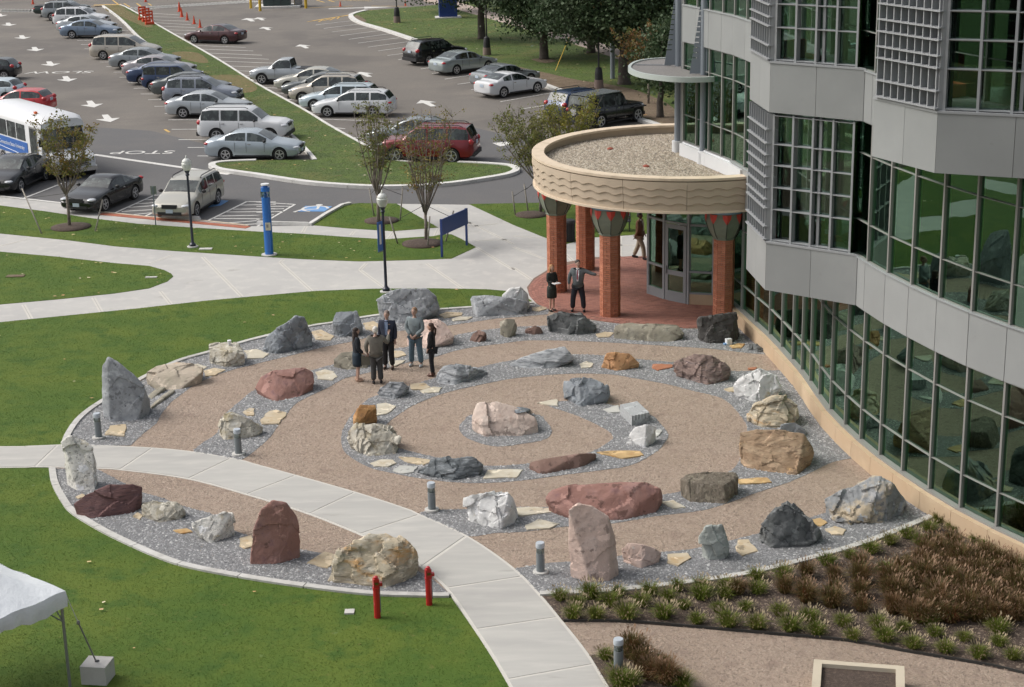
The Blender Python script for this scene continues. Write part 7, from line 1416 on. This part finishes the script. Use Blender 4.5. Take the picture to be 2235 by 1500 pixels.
for (s_, t_) in ((a_, b_), (b_, c_), (c_, d_), (d_, a_)):
    vb = MB(); k_ = 26; dirn = (t_-s_).normalized(); ou = Vector((dirn.y, -dirn.x, 0))
    if (s_+t_).xy.length and ((s_+t_)/2-pk).dot(ou) < 0: ou = -ou
    for i in range(k_+1):
        u = i/k_; p_ = s_.lerp(t_, u); p_.z += .018*math.sin(u*23); w_ = .05*math.sin(i*2.1)*min(1, u*4, (1-u)*4+.2); vb.v += [tuple(p_), tuple(p_+ou*(.04+w_*.5)+Vector((0, 0, -.12))), tuple(p_+ou*(.02+w_)+Vector((0, 0, -.30-.05*math.sin(u*9))))]
    for i in range(k_):
        for q_ in range(2): vb.f.append((i*3+q_, (i+1)*3+q_, (i+1)*3+q_+1, i*3+q_+1)); vb.m.append(0)
    vb.build('valance', M['tent'], tent, sm=True)
for q_ in (a_, b_, c_, d_):
    cc_ = q_+((pk-q_).xy.to_3d()).normalized()*.10; MB().tube([(cc_.x, cc_.y, 0), (cc_.x, cc_.y, T_h-.05)], .03, 8).build('pole', M['alu'], tent)
    for e_ in (e1, -e1, e2, -e2):
        tgt = cc_+e_*.5
        if min((tgt-a_).dot(e1), S-(tgt-a_).dot(e1), (tgt-a_).dot(e2), S-(tgt-a_).dot(e2)) > 0: MB().tube([(cc_.x, cc_.y, T_h-.62), (tgt.x, tgt.y, T_h-.15)], .015, 6).build('brace', M['alu'], tent)
wp = G(211, 1490); wb_ = empty('tent_weight', (wp.x, wp.y, 0), -.15, label='white concrete tent weight block on the grass', cat='weight block'); MB().box((0, .1, .19), (.50, .46, .40)).build('block', mat('painted_concrete', (.50, .48, .46), .85, [((.42, .40, .38), 3, .5, .7)], [(40, .3, .01)]), wb_)
MB().lathe([(.045, .39), (.045, .40)], (0, .12, 0), 12).build('hole', M['trim'], wb_)
rope = empty('tie_rope', (wp.x, wp.y, 0), label='grey rope with ratchet strap from the tent corner to the weight block', cat='rope'); e_ = tcn-wp
MB().tube([(0, .11, .39), tuple(Vector((0, .11, .39)).lerp(Vector((e_.x, e_.y, T_h-.1)), .6))], .016, 6).build('strap', M['frame'], rope); MB().tube([tuple(Vector((0, .11, .39)).lerp(Vector((e_.x, e_.y, T_h-.1)), .6)), (e_.x, e_.y, T_h-.08)], .008, 5).build('cord', M['bus_white'], rope)
rb_ = Vector((0, .11, .39)).lerp(Vector((e_.x, e_.y, T_h-.1)), .6); MB().ell(rb_, (.035, .035, .05)).build('ratchet', M['frame'], rope)
# raised planter
PZ = .38; po_ = [G(1776, 1439, PZ), G(1974, 1454, PZ)]; dx_ = (po_[1]-po_[0]); dx_.z = 0; wd_ = dx_.length; ux = dx_.normalized(); uy = Vector((ux.y, -ux.x, 0))
pc = (po_[0]+po_[1])/2+uy*1.3; pl = empty('raised_planter', (pc.x, pc.y, 0), math.atan2(ux.y, ux.x), label='square cream raised planter filled with brown mulch at the bottom edge', cat='planter'); M['planter'] = mat('cream_precast', (.50, .44, .34), .8, [((.42, .37, .28), 2, .5, .7)], [(40, .2, .01)])
for x, y, sx, sy in ((0, 1.3-.075, wd_, .15), (0, -1.3+.075, wd_, .15), (-wd_/2+.08, 0, .16, 2.3), (wd_/2-.08, 0, .16, 2.3)): MB().box((x, y, PZ/2-.02), (sx-.004, sy, PZ+.04)).build('wall', M['planter'], pl)
MB().box((0, 0, PZ/2-.04), (wd_-.3, 2.3, PZ-.08)).build('soil', M['mulch'], pl)
# things on rocks
p = G(501, 752, .58); MB().lathe([(.05, 0), (.065, .13), (.06, .135)], n=12).build('paper_cup', M['bus_white'], loc=p, label='white cup standing on the squat white topped block', cat='cup')
p = G(1590, 754); b = empty('white_box', (p.x, p.y, .02), .3, label='small white box with blue strap lying below the black square boulder', cat='box'); MB().box((0, 0, .10), (.17, .15, .19)).build('carton', M['bus_white'], b); MB().box((-.12, .0, .04), (.08, .1, .05)).build('blue_strap', M['blue_paint'], b)
# cones, barrels, booth and far objects
M['orange'] = mat('safety_orange', (.62, .07, .02), .5); cproto = None
cl = ['tallest orange cone at the head of the cone row', 'second orange cone down the row of cones', 'middle orange cone of the row by the empty stalls', 'fourth orange cone of the row', 'orange cone nearest the maroon sedan']
CN = [((392, 25), 1.2, cl[0]), ((397, 37), 1.1, cl[1]), ((409, 44), .95, cl[2]), ((424, 52), .95, cl[3]), ((437, 60), .95, cl[4]), ((743, 14), .7, 'small orange cone right of the pay booth'), ((885, 12), .65, 'small orange cone at the edge of the campus lawn'), ((318, 4), .9, 'orange cone far beyond the orange barrels'), ((72, 9), .9, 'orange cone at the top left beyond the crosswalk')]
for px, s, lab in CN:
    p = G(*px)
    if cproto is None:
        r = empty('traffic_cone'); MB().box((0, 0, .015), (.36, .36, .03)).build('base', M['orange'], r); MB().lathe([(.13, .03), (.10, .28)], n=14).build('cone', M['orange'], r); MB().lathe([(.10, .28), (.075, .44)], n=14).build('band', M['orange'], r); MB().lathe([(.075, .44), (.03, .75)], n=14).build('tip', M['orange'], r); cproto = r
    else: r = dup(cproto)
    r.location = (p.x, p.y, -.02); r.scale = (s,)*3; r['label'] = lab; r['category'] = 'traffic cone'; r['group'] = 'orange traffic cones'
for px, lab in (((312, 46), 'leftmost orange barricade panel on the median edge'), ((320, 50), 'middle orange barricade panel on the median edge'), ((327, 56), 'rightmost orange barricade panel on the median edge')):
    p = G(*px); r = empty('barricade', (p.x, p.y, .1), .4, label=lab, cat='barricade', group='orange barricades on the median')
    MB().box((0, 0, .10), (.75, .4, .2)).build('foot', M['orange'], r)
    for x in (-.28, .28): MB().box((x, 0, .62), (.10, .10, 1.1)).build('upright', M['orange'], r)
    for z in (.55, .85, 1.1): MB().box((0, 0, z), (.6, .06, .14)).build('rail', M['orange'], r)
M['yel'] = mat('yellow_bollard', (.58, .38, .03), .5); M['dgreen'] = mat('dark_green_cabinet', (.035, .055, .05), .6)
bth = G(606, 17); r = empty('pay_booth', (bth.x, bth.y, 0), .05, label='dark green cabinet booth on a concrete island at the top edge', cat='booth'); MB().box((0, 1, .05), (4.2, 3, .2)).build('island', M['kerb'], r); MB().box((-.1, 1, 1.3), (2.5, 1.6, 2.4)).build('cabinet', M['dgreen'], r)
for x in (-.35, .3): MB().box((x, .18, 1.2), (.03, .03, 1.9)).build('panel_seam', M['trim'], r)
MB().box((1.9, 1.1, 1.1), (.7, .9, 1.8)).build('side_box', M['frame'], r)
for i, px in enumerate(((568, 24), (645, 14), (668, 18), (548, 18))):
    p = G(*px); MB().lathe([(.13, -.05), (.13, 1.25), (.09, 1.32)], n=14).build('bollard', M['yel'], loc=(p.x, p.y, 0), label=['yellow bollard at the front left corner of the booth', 'yellow bollard just right of the booth', 'yellow bollard at the right end of the booth island', 'yellow bollard left of the booth'][i], cat='bollard', group='yellow bollards around the booth')
p = G(980, 43); r = empty('blue_sign_block', (p.x, p.y, .1), .12, label='dark blue block shaped campus sign on a concrete pad under the golden tree', cat='sign'); MB().box((0, .8, .04), (2.2, 1.4, .1)).build('pad', M['kerb'], r); MB().box((0, .8, 1.4), (1.55, .8, 2.7)).build('block', M['sblue'], r)
for px, hh, lab in (((867, 52), 6, 'parking lot lamp pole on a concrete base left of the golden tree'), ((1063, 123), 6, 'parking lot lamp pole on a concrete base behind the silver sedan'), ((1307, 196), 6, 'parking lot lamp pole on a concrete base below the dark trees')):
    p = G(*px); r = empty('parking_lamp', (p.x, p.y, .08), label=lab, cat='lamp pole', group='tall parking lot lamp poles'); MB().lathe([(.30, 0), (.28, .55)], n=16).build('concrete_base', mat('brown_concrete', (.20, .15, .13), .9) if 'brown_concrete' not in bpy.data.materials else bpy.data.materials['brown_concrete'], r)
    MB().lathe([(.25, .55), (.24, .95), (.19, 1.25), (.10, 1.32)], n=14).build('shroud', M['trim'], r); MB().lathe([(.055, 1.3), (.045, hh)], n=10).build('pole', M['trim'], r); MB().box((.35, 0, hh), (.8, .3, .12)).build('lamp_head', M['trim'], r)
p = G(1337, 175); MB().lathe([(.15, -.1), (.15, 3.2)], n=12).build('steel_post', M['steel'], loc=(p.x, p.y, 0), label='plain dark grey post left of the thick trunked tree', cat='post')
p, q = G(1211, 158), G(1242, 82, 2.0); MB().tube([p, q], .025, 5).build('guy_wire_guard', M['yel'], label='thin yellow guy wire leaning right on the campus lawn', cat='guy wire')
p = G(866, 5); 
# ================================================================== ORNAMENTAL GRASSES
def clump_mesh(seed, n, h, r0, spread, m, seedheads=0, m2=None):
    rg = random.Random(seed); mb = MB()
    for i in range(n):
        a = rg.uniform(0, 6.283); r = r0*math.sqrt(rg.random()); o_ = Vector((math.cos(a)*r, math.sin(a)*r, 0)); b = a+rg.uniform(-.7, .7); out = spread*rg.uniform(.15, 1); hh = h*rg.uniform(.5, 1.05)*(1-.25*out/spread)
        d = Vector((math.cos(b), math.sin(b), 0)); w = Vector((-d.y, d.x, 0))*.0045*rg.uniform(.7, 1.4)
        p1 = o_+d*out*.4+Vector((0, 0, hh*.72)); p2 = o_+d*out+Vector((0, 0, hh*(1.0-.35*(out/spread)**2)))
        mb.add([o_-w, o_+w, p1+w, p1-w, p2], [(0, 1, 2, 3), (3, 2, 4)], 0)
        if i < seedheads:
            e = p2+d*.05+Vector((0, 0, .07)); w2 = w*2.6; mb.add([p2-w*.5, p2+w*.5, (p2+e)/2+w2, e, (p2+e)/2-w2], [(0, 1, 2, 3, 4)], 1)
    return mb
M['g_leaf'] = leafmat('fountain_grass', [(.075, .10, .014), (.12, .15, .022), (.18, .17, .05)], .2); M['g_seed'] = leafmat('seed_head', [(.30, .23, .13), (.38, .31, .20), (.24, .18, .11)], .2)
M['r_leaf'] = leafmat('switch_grass', [(.10, .042, .022), (.15, .08, .035), (.085, .085, .025), (.17, .050, .025)], .2); M['r_seed'] = leafmat('switch_seed', [(.20, .12, .075), (.28, .18, .11), (.16, .09, .055)], .2)
GM = [clump_mesh(s, 330, .36, .12, .30, None, 80).mesh('clump', [M['g_leaf'], M['g_seed']]) for s in range(4)]
RMs = [clump_mesh(20+s, 460, .56, .13, .36, None, 90).mesh('clump', [M['r_leaf'], M['r_seed']]) for s in range(4)]
z7 = lambda x, y: (1120+x/3.99, 1125+y/3.99); z8 = lambda x, y: (1680+x/4, 1125+y/4)
gpos = [z7(*q) for q in [(410, 740), (560, 800), (670, 725), (520, 905), (720, 900), (850, 790), (920, 700), (990, 905), (1115, 790), (1190, 690), (1310, 900), (1350, 750), (1430, 660), (1490, 820), (1600, 945), (1640, 730), (1860, 660), (1850, 720), (1790, 850), (1870, 970), (2030, 830), (2125, 680), (2120, 990), (1640, 650), (2120, 560)]]
gpos += [z8(*q) for q in [(120, 560), (180, 1010), (90, 880), (350, 930), (410, 1040), (500, 440), (640, 970), (720, 1090), (700, 380), (890, 330), (940, 1000), (1010, 1100), (1000, 500), (1170, 1010), (1250, 1160), (1440, 1060), (1530, 1200), (1700, 1100), (1830, 1250), (1470, 70), (1590, 140), (1390, 140), (1790, 250), (1890, 310), (1200, 200), (1050, 260), (2000, 1140), (2120, 1260), (2190, 480), (1310, 260), (1990, 1030), (1390, 960)]]
g_lab = 'green fountain grass tuft with pale seed heads in the planting bed right of the path'
rpos = [z7(1960, 690)]+[z8(*q) for q in [(130, 680), (320, 540), (300, 680), (320, 760), (560, 560), (560, 700), (540, 800), (790, 480), (790, 600), (790, 720), (800, 840), (1040, 620), (1050, 720), (1080, 860)]]
rr = random.Random(5)
for j in range(9):
    for i in range(11):
        x = 1130+i*108+rr.uniform(-32, 32)+(j % 2)*50; y = 300+j*78+rr.uniform(-20, 20)
        if y < 240+(x-1500)*.42 or y > 930+(x-1100)*.16 or x > 2330: continue
        if x < 1500 and y < 560-(x-1000)*.62: continue
        rpos.append(z8(x, y))
for j in range(12): gpos.append((2250+j*30, 1440+j*12+rr.uniform(-20, 10)))
spos = [('g', z7(810, 1260)), ('g', z7(900, 1400)), ('g', z7(1010, 1490)), ('r', z7(1030, 1240)), ('r', z7(1110, 1340)), ('g', z7(1260, 1300)), ('r', z7(1180, 1430)), ('r', z7(1310, 1350)), ('g', z7(1400, 1430)), ('r', z7(1240, 1420)), ('g', z7(1470, 1490)), ('r', z7(1120, 1280)), ('g', z7(930, 1500)), ('r', z7(1340, 1470))]
def clump(kind, px, lab, grp, s=1.0):
    if kind == 'r' and px[0] > 1400 and rr.random() < .03: return
    p = G(*px); o = obj('grass_clump', rr.choice(GM if kind == 'g' else RMs), loc=(p.x, p.y, .015), rot=rr.uniform(0, 6.28), label=lab, cat='ornamental grass', group=grp); s *= rr.uniform(.66, 1.08) if kind == 'g' else rr.uniform(.70, 1.08); o.scale = (s, s, s*rr.uniform(.85, 1.1)); return o
def g_where(q):
    x, y = q
    if x > 1990 and y < 1260: return 'green grass tuft growing at the foot of the tan wall plinth'
    if y > 1345+(x-1232)*.13 or x > 2200: return 'green fountain grass tuft in the front row along the black edging strip'
    if y < 1325-(x-1232)*.12+30 and x < 1560 or (x > 1560 and y < 1262-(x-1560)*.29+20): return 'green fountain grass tuft in the back row along the granite edging'
    return g_lab
for q in gpos: clump('g', q, g_where(q), 'green fountain grass tufts in the planting bed')
def r_where(q):
    x, y = q
    if x < 1780 and y < 1330: return 'reddish brown switch grass clump in the front rows near the granite edging'
    if x > 1950 and y < 1240+(x-1950)*.28: return 'reddish brown switch grass clump close to the tan wall plinth'
    if y > 1325: return 'reddish brown switch grass clump bordering the green tufts at the lower side'
    return 'reddish brown switch grass clump in the middle of the planting bed'
for q in rpos: clump('r', q, r_where(q), 'reddish switch grass clumps in the planting bed')
for k, q in spos: clump(k, q, 'grass clump around the bollard light at the bottom edge' if k == 'g' else 'reddish grass clump around the bollard light at the bottom edge', 'grass clumps in the small bottom bed' if k == 'g' else 'reddish clumps in the small bottom bed')
# ================================================================== PEOPLE
def cloth(n, c_, r=.85): return mat(n, c_, r, [(tuple(x*1.25 for x in c_), 14, .5, .7)], [(25, .25, .01)], obj=True)
SKIN = mat('skin', (.42, .27, .21), .55); SKIN2 = mat('skin_pale', (.50, .31, .23), .55)
def skinmesh(name, V, E, R, m, parent, sub=1, root=0, sm=True):
    me = bpy.data.meshes.new(name); me.from_pydata([tuple(v) for v in V], E, []); o = bpy.data.objects.new(name, me); COL.objects.link(o)
    md = o.modifiers.new('s', 'SKIN'); md.use_smooth_shade = sm
    sv = me.skin_vertices[0].data
    for i, r in enumerate(R): sv[i].radius = r if hasattr(r, '__len__') else (r, r)
    for i in range(len(V)): sv[i].use_root = (i == root)
    ss = o.modifiers.new('u', 'SUBSURF'); ss.levels = sub; ss.render_levels = sub
    bpy.context.view_layer.update(); m2 = bpy.data.meshes.new_from_object(o.evaluated_get(bpy.context.evaluated_depsgraph_get())); m2.name = name; m2.materials.clear(); m2.materials.append(m)
    m2.polygons.foreach_set('use_smooth', [True]*len(m2.polygons)); bpy.data.objects.remove(o); bpy.data.meshes.remove(me); return obj(name, m2, parent)
def arm_pts(sh, pose, s, H):
    """pose: (elbow offset, hand offset) from the shoulder, local coordinates (x right, y forward, z up)"""
    e = sh+Vector(pose[0]); h = sh+Vector(pose[1]); return e, h
def person(px, face, H, label, top, bottom, shoes, skin=SKIN, hair=(.05, .03, .02), hairstyle='short', L=((.02, .0, -.29), (.03, .06, -.54)), Rr=((.02, .0, -.29), (.03, .06, -.54)), legs='trousers', stride=0.0, coat=0, width=1.0, lapel=None, shirt=None, tie=None, feet=.11, bare_neck=True, hips=1.0, headyaw=0.0, boots=None, leglift=0.0):
    """face: direction (degrees, world) the person looks; local frame: +Y forward"""
    p = G(*px); k = H/1.8; root = empty('person', (p.x, p.y, .016), math.radians(face-90), label=label, cat='person')
    v = lambda x, y, z: Vector((x*k, y*k, z*k))
    W_ = width; pel = v(0, 0, .93); wai = v(0, 0, 1.08); che = v(0, .01, 1.30); nek = v(0, .0, 1.50); hd = v(0, .02, 1.56); crown_ = v(0, .025, 1.70)
    V = [pel, wai, che, nek, hd]; E = [(0, 1), (1, 2), (2, 3), (3, 4)]; R = [(.145*k*hips, .105*k), (.13*k*W_, .098*k), (.15*k*W_, .105*k), (.052*k, .052*k), (.05*k, .05*k)]
    foot = []
    for s in (-1, 1):
        st = stride*s; hip = v(.09*s, 0, .88); kn = v(.10*s*(feet/.11)*.95, st*.22+.02+abs(stride)*.04, .49); an = v(feet*s, st*.42-.02, .09+(leglift if s < 0 else 0)); toe = v(feet*s*1.15, st*.42+.12, .035+(leglift*.4 if s < 0 else 0))
        b = len(V); V += [hip, kn, an, toe]; E += [(0, b), (b, b+1), (b+1, b+2), (b+2, b+3)]; R += [.082*k*hips, .052*k, .036*k, .028*k]; foot.append((hip, kn, an, toe))
    arms = []
    for s, ps in ((-1, L), (1, Rr)):
        sh = v(.180*s*W_, 0, 1.43); e = sh+Vector((ps[0][0]*s*k, ps[0][1]*k, ps[0][2]*k)); h = sh+Vector((ps[1][0]*s*k, ps[1][1]*k, ps[1][2]*k)); d = (h-e).normalized(); pal = h+d*.045*k
        b = len(V); V += [sh, e, h, pal]; E += [(2, b), (b, b+1), (b+1, b+2), (b+2, b+3)]; R += [.055*k, .038*k, .026*k, (.034*k, .016*k)]
        sd = d.cross(Vector((0, 1, 0))); sd = sd.normalized() if sd.length > .1 else Vector((1, 0, 0)); fw = d.cross(sd).normalized()
        for f in range(4):       # fingers
            o_ = sd*(f-1.5)*.018*k; ln = (.055, .064, .06, .045)[f]*k; b2 = len(V); V += [pal+o_+d*.02*k, pal+o_+d*(.02*k+ln*.6)+fw*.004, pal+o_*1.05+d*(.02*k+ln)+fw*.018*k]; E += [(b+3, b2), (b2, b2+1), (b2+1, b2+2)]; R += [.0085*k]*3
        b2 = len(V); V += [h+d*.03*k+sd*.03*k, h+d*.065*k+sd*.045*k]; E += [(b+3, b2), (b2, b2+1)]; R += [.010*k, .009*k]
        arms.append((sh, e, h))
    body = skinmesh('body', V, E, R, skin, root)
    hp = Matrix.Rotation(math.radians(headyaw), 3, 'Z'); hb = MB(); hc = v(0, .02, 1.655)
    hb.ell(hc, (.073*k, .092*k, .112*k), 14); hb.ell(v(0, .035, 1.60), (.055*k, .07*k, .07*k), 12)
    hb.ell(v(0, .118, 1.645), (.014*k, .018*k, .024*k), 8)
    for s in (-1, 1): hb.ell(v(.074*s, .01, 1.645), (.012*k, .022*k, .032*k), 8)
    head_ = hb.build('head', skin, root, sm=True)
    eb = MB()
    for s in (-1, 1): eb.ell(v(.028*s, .106, 1.668), (.011*k, .006*k, .006*k), 6)
    eb.build('eyes', M['trim'], head_); MB().ell(v(0, .106, 1.603), (.024*k, .008*k, .006*k), 8).build('mouth', mat('lips', (.32, .12, .10), .6) if 'lips' not in bpy.data.materials else bpy.data.materials['lips'], head_)
    hm = mat('hair_%d' % int(sum(hair)*1000), hair, .7, [(tuple(x*1.6+.01 for x in hair), 25, .45, .7)], [(50, .6, .01)], obj=True); h_ = MB()
    if hairstyle == 'short': h_.ell(v(0, -.010, 1.705), (.082*k, .102*k, .080*k), 14); h_.ell(v(0, -.035, 1.66), (.082*k, .078*k, .085*k), 12)
    elif hairstyle == 'bald': h_.ell(v(0, -.03, 1.665), (.079*k, .075*k, .07*k), 14)
    else:
        h_.ell(v(0, -.008, 1.70), (.083*k, .10*k, .085*k), 14); h_.ell(v(0, -.05, 1.61), (.088*k, .065*k, .14*k), 14)
        if hairstyle == 'long': h_.ell(v(0, -.075, 1.46), (.098*k, .05*k, .17*k), 14); [h_.ell(v(.075*s, -.01, 1.54), (.024*k, .045*k, .13*k), 10) for s in (-1, 1)]
        if hairstyle == 'bob': [h_.ell(v(.078*s, -.0, 1.60), (.026*k, .06*k, .10*k), 10) for s in (-1, 1)]
        if hairstyle == 'ponytail': h_.tube([v(0, -.09, 1.66), v(0, -.15, 1.58), v(0, -.14, 1.42), v(0, -.12, 1.32)], [.03*k, .036*k, .03*k, .008*k], 8)
    ho = h_.build('hair', hm, root, sm=True)
    if headyaw:
        for o_ in (head_, ho): o_.rotation_euler = (0, 0, math.radians(headyaw))
    # upper clothing
    lowz = {0: .90, 1: .74, 2: .55}[coat]
    V = [v(0, 0, lowz), v(0, 0, .95), v(0, 0, 1.10), v(0, .01, 1.30), v(0, 0, 1.455)]; E = [(0, 1), (1, 2), (2, 3), (3, 4)]; fl = 1.14 if coat else 1.03
    R = [(.200*k*fl*hips, .160*k*fl), (.190*k*hips, .148*k), (.178*k*W_, .140*k), (.205*k*W_, .148*k), (.085*k*W_, .078*k)]
    for sh, e, h in arms:
        b = len(V); V += [sh, e, e.lerp(h, .93)]; E += [(3, b), (b, b+1), (b+1, b+2)]; R += [.088*k, .070*k, .056*k]
    skinmesh('jacket' if coat else 'top', V, E, R, top, root, root=2)
    if shirt:
        MB().add([v(-.055, .115, 1.46), v(.055, .115, 1.46), v(.055, .163, 1.30), v(.03, .158, 1.08), v(-.03, .158, 1.08), v(-.055, .163, 1.30)], [(0, 1, 2, 3, 4, 5)]).build('shirt_front', shirt, root)
        MB().tube([v(-.05, .05, 1.50), v(0, .085, 1.475), v(.05, .05, 1.50)], .018*k, 6).build('collar', shirt, root)
    if tie: MB().add([v(-.014, .13, 1.46), v(.014, .13, 1.46), v(.026, .175, 1.18), v(0, .175, 1.10), v(-.026, .175, 1.18)], [(0, 1, 2, 3, 4)]).build('tie', tie, root)
    # lower clothing
    if legs in ('trousers', 'slim'):
        w = 1.0 if legs == 'trousers' else .74; V = [v(0, 0, .95)]; E = []; R = [(.180*k*hips, .135*k)]
        for hip, kn, an, toe in foot:
            b = len(V); V += [hip-v(0, 0, .03), kn, an.lerp(kn, .02)]; E += [(0, b), (b, b+1), (b+1, b+2)]; R += [.122*k*max(w, .84), .094*k*w, .086*k*w]
        skinmesh('trousers', V, E, R, bottom, root)
    elif legs == 'skirt':
        MB().lathe([(.17*k*hips, .97*k), (.195*k*hips, .85*k), (.20*k, .62*k), (.19*k, .52*k)], n=20, sq=.78).build('skirt', bottom, root, sm=True)
    for (hip, kn, an, toe), s in zip(foot, (-1, 1)):
        if boots: MB().tube([an-v(0, 0, .05), an.lerp(kn, .5), an.lerp(kn, .92)], [.048*k, .052*k, .060*k], 10).build('boot_shaft', shoes, root, sm=True)
        sb = MB(); sb.ell(an.lerp(toe, .45)-v(0, 0, .028), (.042*k, .125*k, .048*k), 12); sb.ell(an-v(0, .02, .03), (.042*k, .055*k, .055*k), 10); sb.build('shoe', shoes, root, sm=True)
    return root
def yaw(a, b): d = G(*b)-G(*a); return math.degrees(math.atan2(d.y, d.x))
black_c, navy_c = cloth('black_cloth', (.014, .014, .017)), cloth('navy_blazer', (.022, .028, .048))
# the group of five
w1 = person((782, 833), 20, 1.66, 'person with long dark hair in black jacket and short skirt holding a handbag', cloth('black_jacket', (.012, .016, .022)), cloth('dark_navy_skirt', (.012, .025, .038)), cloth('nude_shoe', (.50, .33, .24)), hair=(.028, .017, .013), hairstyle='long', legs='skirt', coat=0, width=.86, feet=.07, L=((.03, -.02, -.28), (.02, .10, -.50)), Rr=((.04, -.02, -.28), (.06, .16, -.48)), headyaw=0)
hbg = empty('handbag', w1.location+Vector((.28, -.06, .0)), label='olive grey handbag hanging at the hip of the woman with long dark hair', cat='handbag'); MB().add([(-.15, -.06, .52), (.15, -.06, .52), (.15, .06, .52), (-.15, .06, .52), (-.17, -.05, .80), (.17, -.05, .80), (.17, .05, .80), (-.17, .05, .80)], [(3, 2, 1, 0), (4, 5, 6, 7), (0, 1, 5, 4), (1, 2, 6, 5), (2, 3, 7, 6), (3, 0, 4, 7)]).build('bag', cloth('olive_leather', (.13, .125, .095), .5), hbg); MB().tube([(-.14, 0, .80), (-.17, .0, 1.1), (-.22, -.02, 1.38)], .010, 5).build('strap', cloth('tan_strap', (.30, .26, .20)), hbg)
suit = cloth('brown_grey_tweed', (.16, .148, .125))
person((824, 838), 95, 1.76, 'person with white hair seen from behind in a grey brown suit jacket, hand raised', suit, cloth('dark_grey_trousers', (.045, .045, .045)), black_c, hair=(.52, .50, .46), coat=1, width=1.12, hips=1.08, L=((.10, .02, -.27), (.06, .10, -.50)), Rr=((.15, .10, -.22), (.20, .30, .02)))
person((849, 806), -100, 1.84, 'person with short grey hair in a navy blazer over a blue shirt', navy_c, cloth('black_trousers', (.014, .014, .016)), cloth('brown_shoe', (.05, .03, .02)), skin=SKIN, hair=(.17, .13, .11), coat=1, width=1.12, shirt=cloth('blue_grey_shirt', (.17, .22, .32)), L=((.03, -.01, -.29), (.035, .05, -.54)), Rr=((.03, -.01, -.29), (.035, .05, -.54)))
person((909, 800), -108, 1.86, 'person in a grey sweatshirt and blue jeans with hands clasped in front', cloth('heather_grey', (.19, .225, .235)), cloth('blue_jeans', (.10, .155, .20)), cloth('white_trainer', (.55, .57, .58)), hair=(.20, .12, .07), coat=0, width=1.05, feet=.15, L=((.07, .03, -.28), (-.12, .18, -.46)), Rr=((.07, .03, -.28), (-.12, .18, -.46)))
person((944, 822), 172, 1.66, 'person with a dark ponytail in black coat, black leggings and brown boots', cloth('black_coat', (.013, .012, .014)), black_c, cloth('brown_boot', (.085, .035, .022), .5), skin=SKIN2, hair=(.045, .022, .014), hairstyle='ponytail', legs='slim', coat=1, width=.86, feet=.06, boots=True, L=((.03, .02, -.28), (.0, .10, -.50)), Rr=((.03, .0, -.28), (.02, .08, -.50)))
# couple at the terrace
wb2 = person((1205, 680), -60, 1.62, 'person with blonde hair in a black dress holding papers beside the left brick column', cloth('black_dress', (.016, .018, .016)), cloth('dark_dress', (.020, .025, .020)), cloth('black_heel', (.02, .018, .018)), skin=SKIN2, hair=(.32, .17, .07), hairstyle='bob', legs='skirt', width=.84, feet=.08, L=((.03, .03, -.26), (-.06, .22, -.30)), Rr=((.03, .03, -.26), (-.08, .22, -.30)))
MB().box((0, .30, 1.02), (.26, .18, .02)).build('papers', M['bus_white'], loc=wb2.location, rot=math.radians(-60-90), label='white papers held by the blonde person at the terrace', cat='papers')
ms_ = person((1262, 681), -98, 1.80, 'person in a grey suit jacket, white shirt and red tie pointing to the right', cloth('grey_suit', (.10, .115, .12)), cloth('dark_suit_trousers', (.014, .017, .026)), black_c, hair=(.035, .028, .024), coat=1, width=1.08, feet=.19, shirt=cloth('white_shirt', (.62, .62, .64)), tie=cloth('red_tie', (.28, .07, .09)), L=((.25, .06, -.10), (.46, .10, -.14)), Rr=((.10, -.02, -.27), (.10, .04, -.52)), headyaw=28)
person((1396, 566), -25, 1.80, 'person in a brown jacket and khaki trousers walking past the glass entrance', cloth('brown_leather_jacket', (.11, .048, .022)), cloth('khaki_trousers', (.27, .24, .18)), black_c, skin=mat('dark_skin', (.10, .055, .035), .55), hair=(.02, .016, .014), coat=1, width=1.12, stride=.6, shirt=cloth('pale_shirt', (.4, .36, .32)), L=((.06, -.06, -.28), (.06, .10, -.52)), Rr=((.06, .06, -.28), (.06, -.08, -.54)))
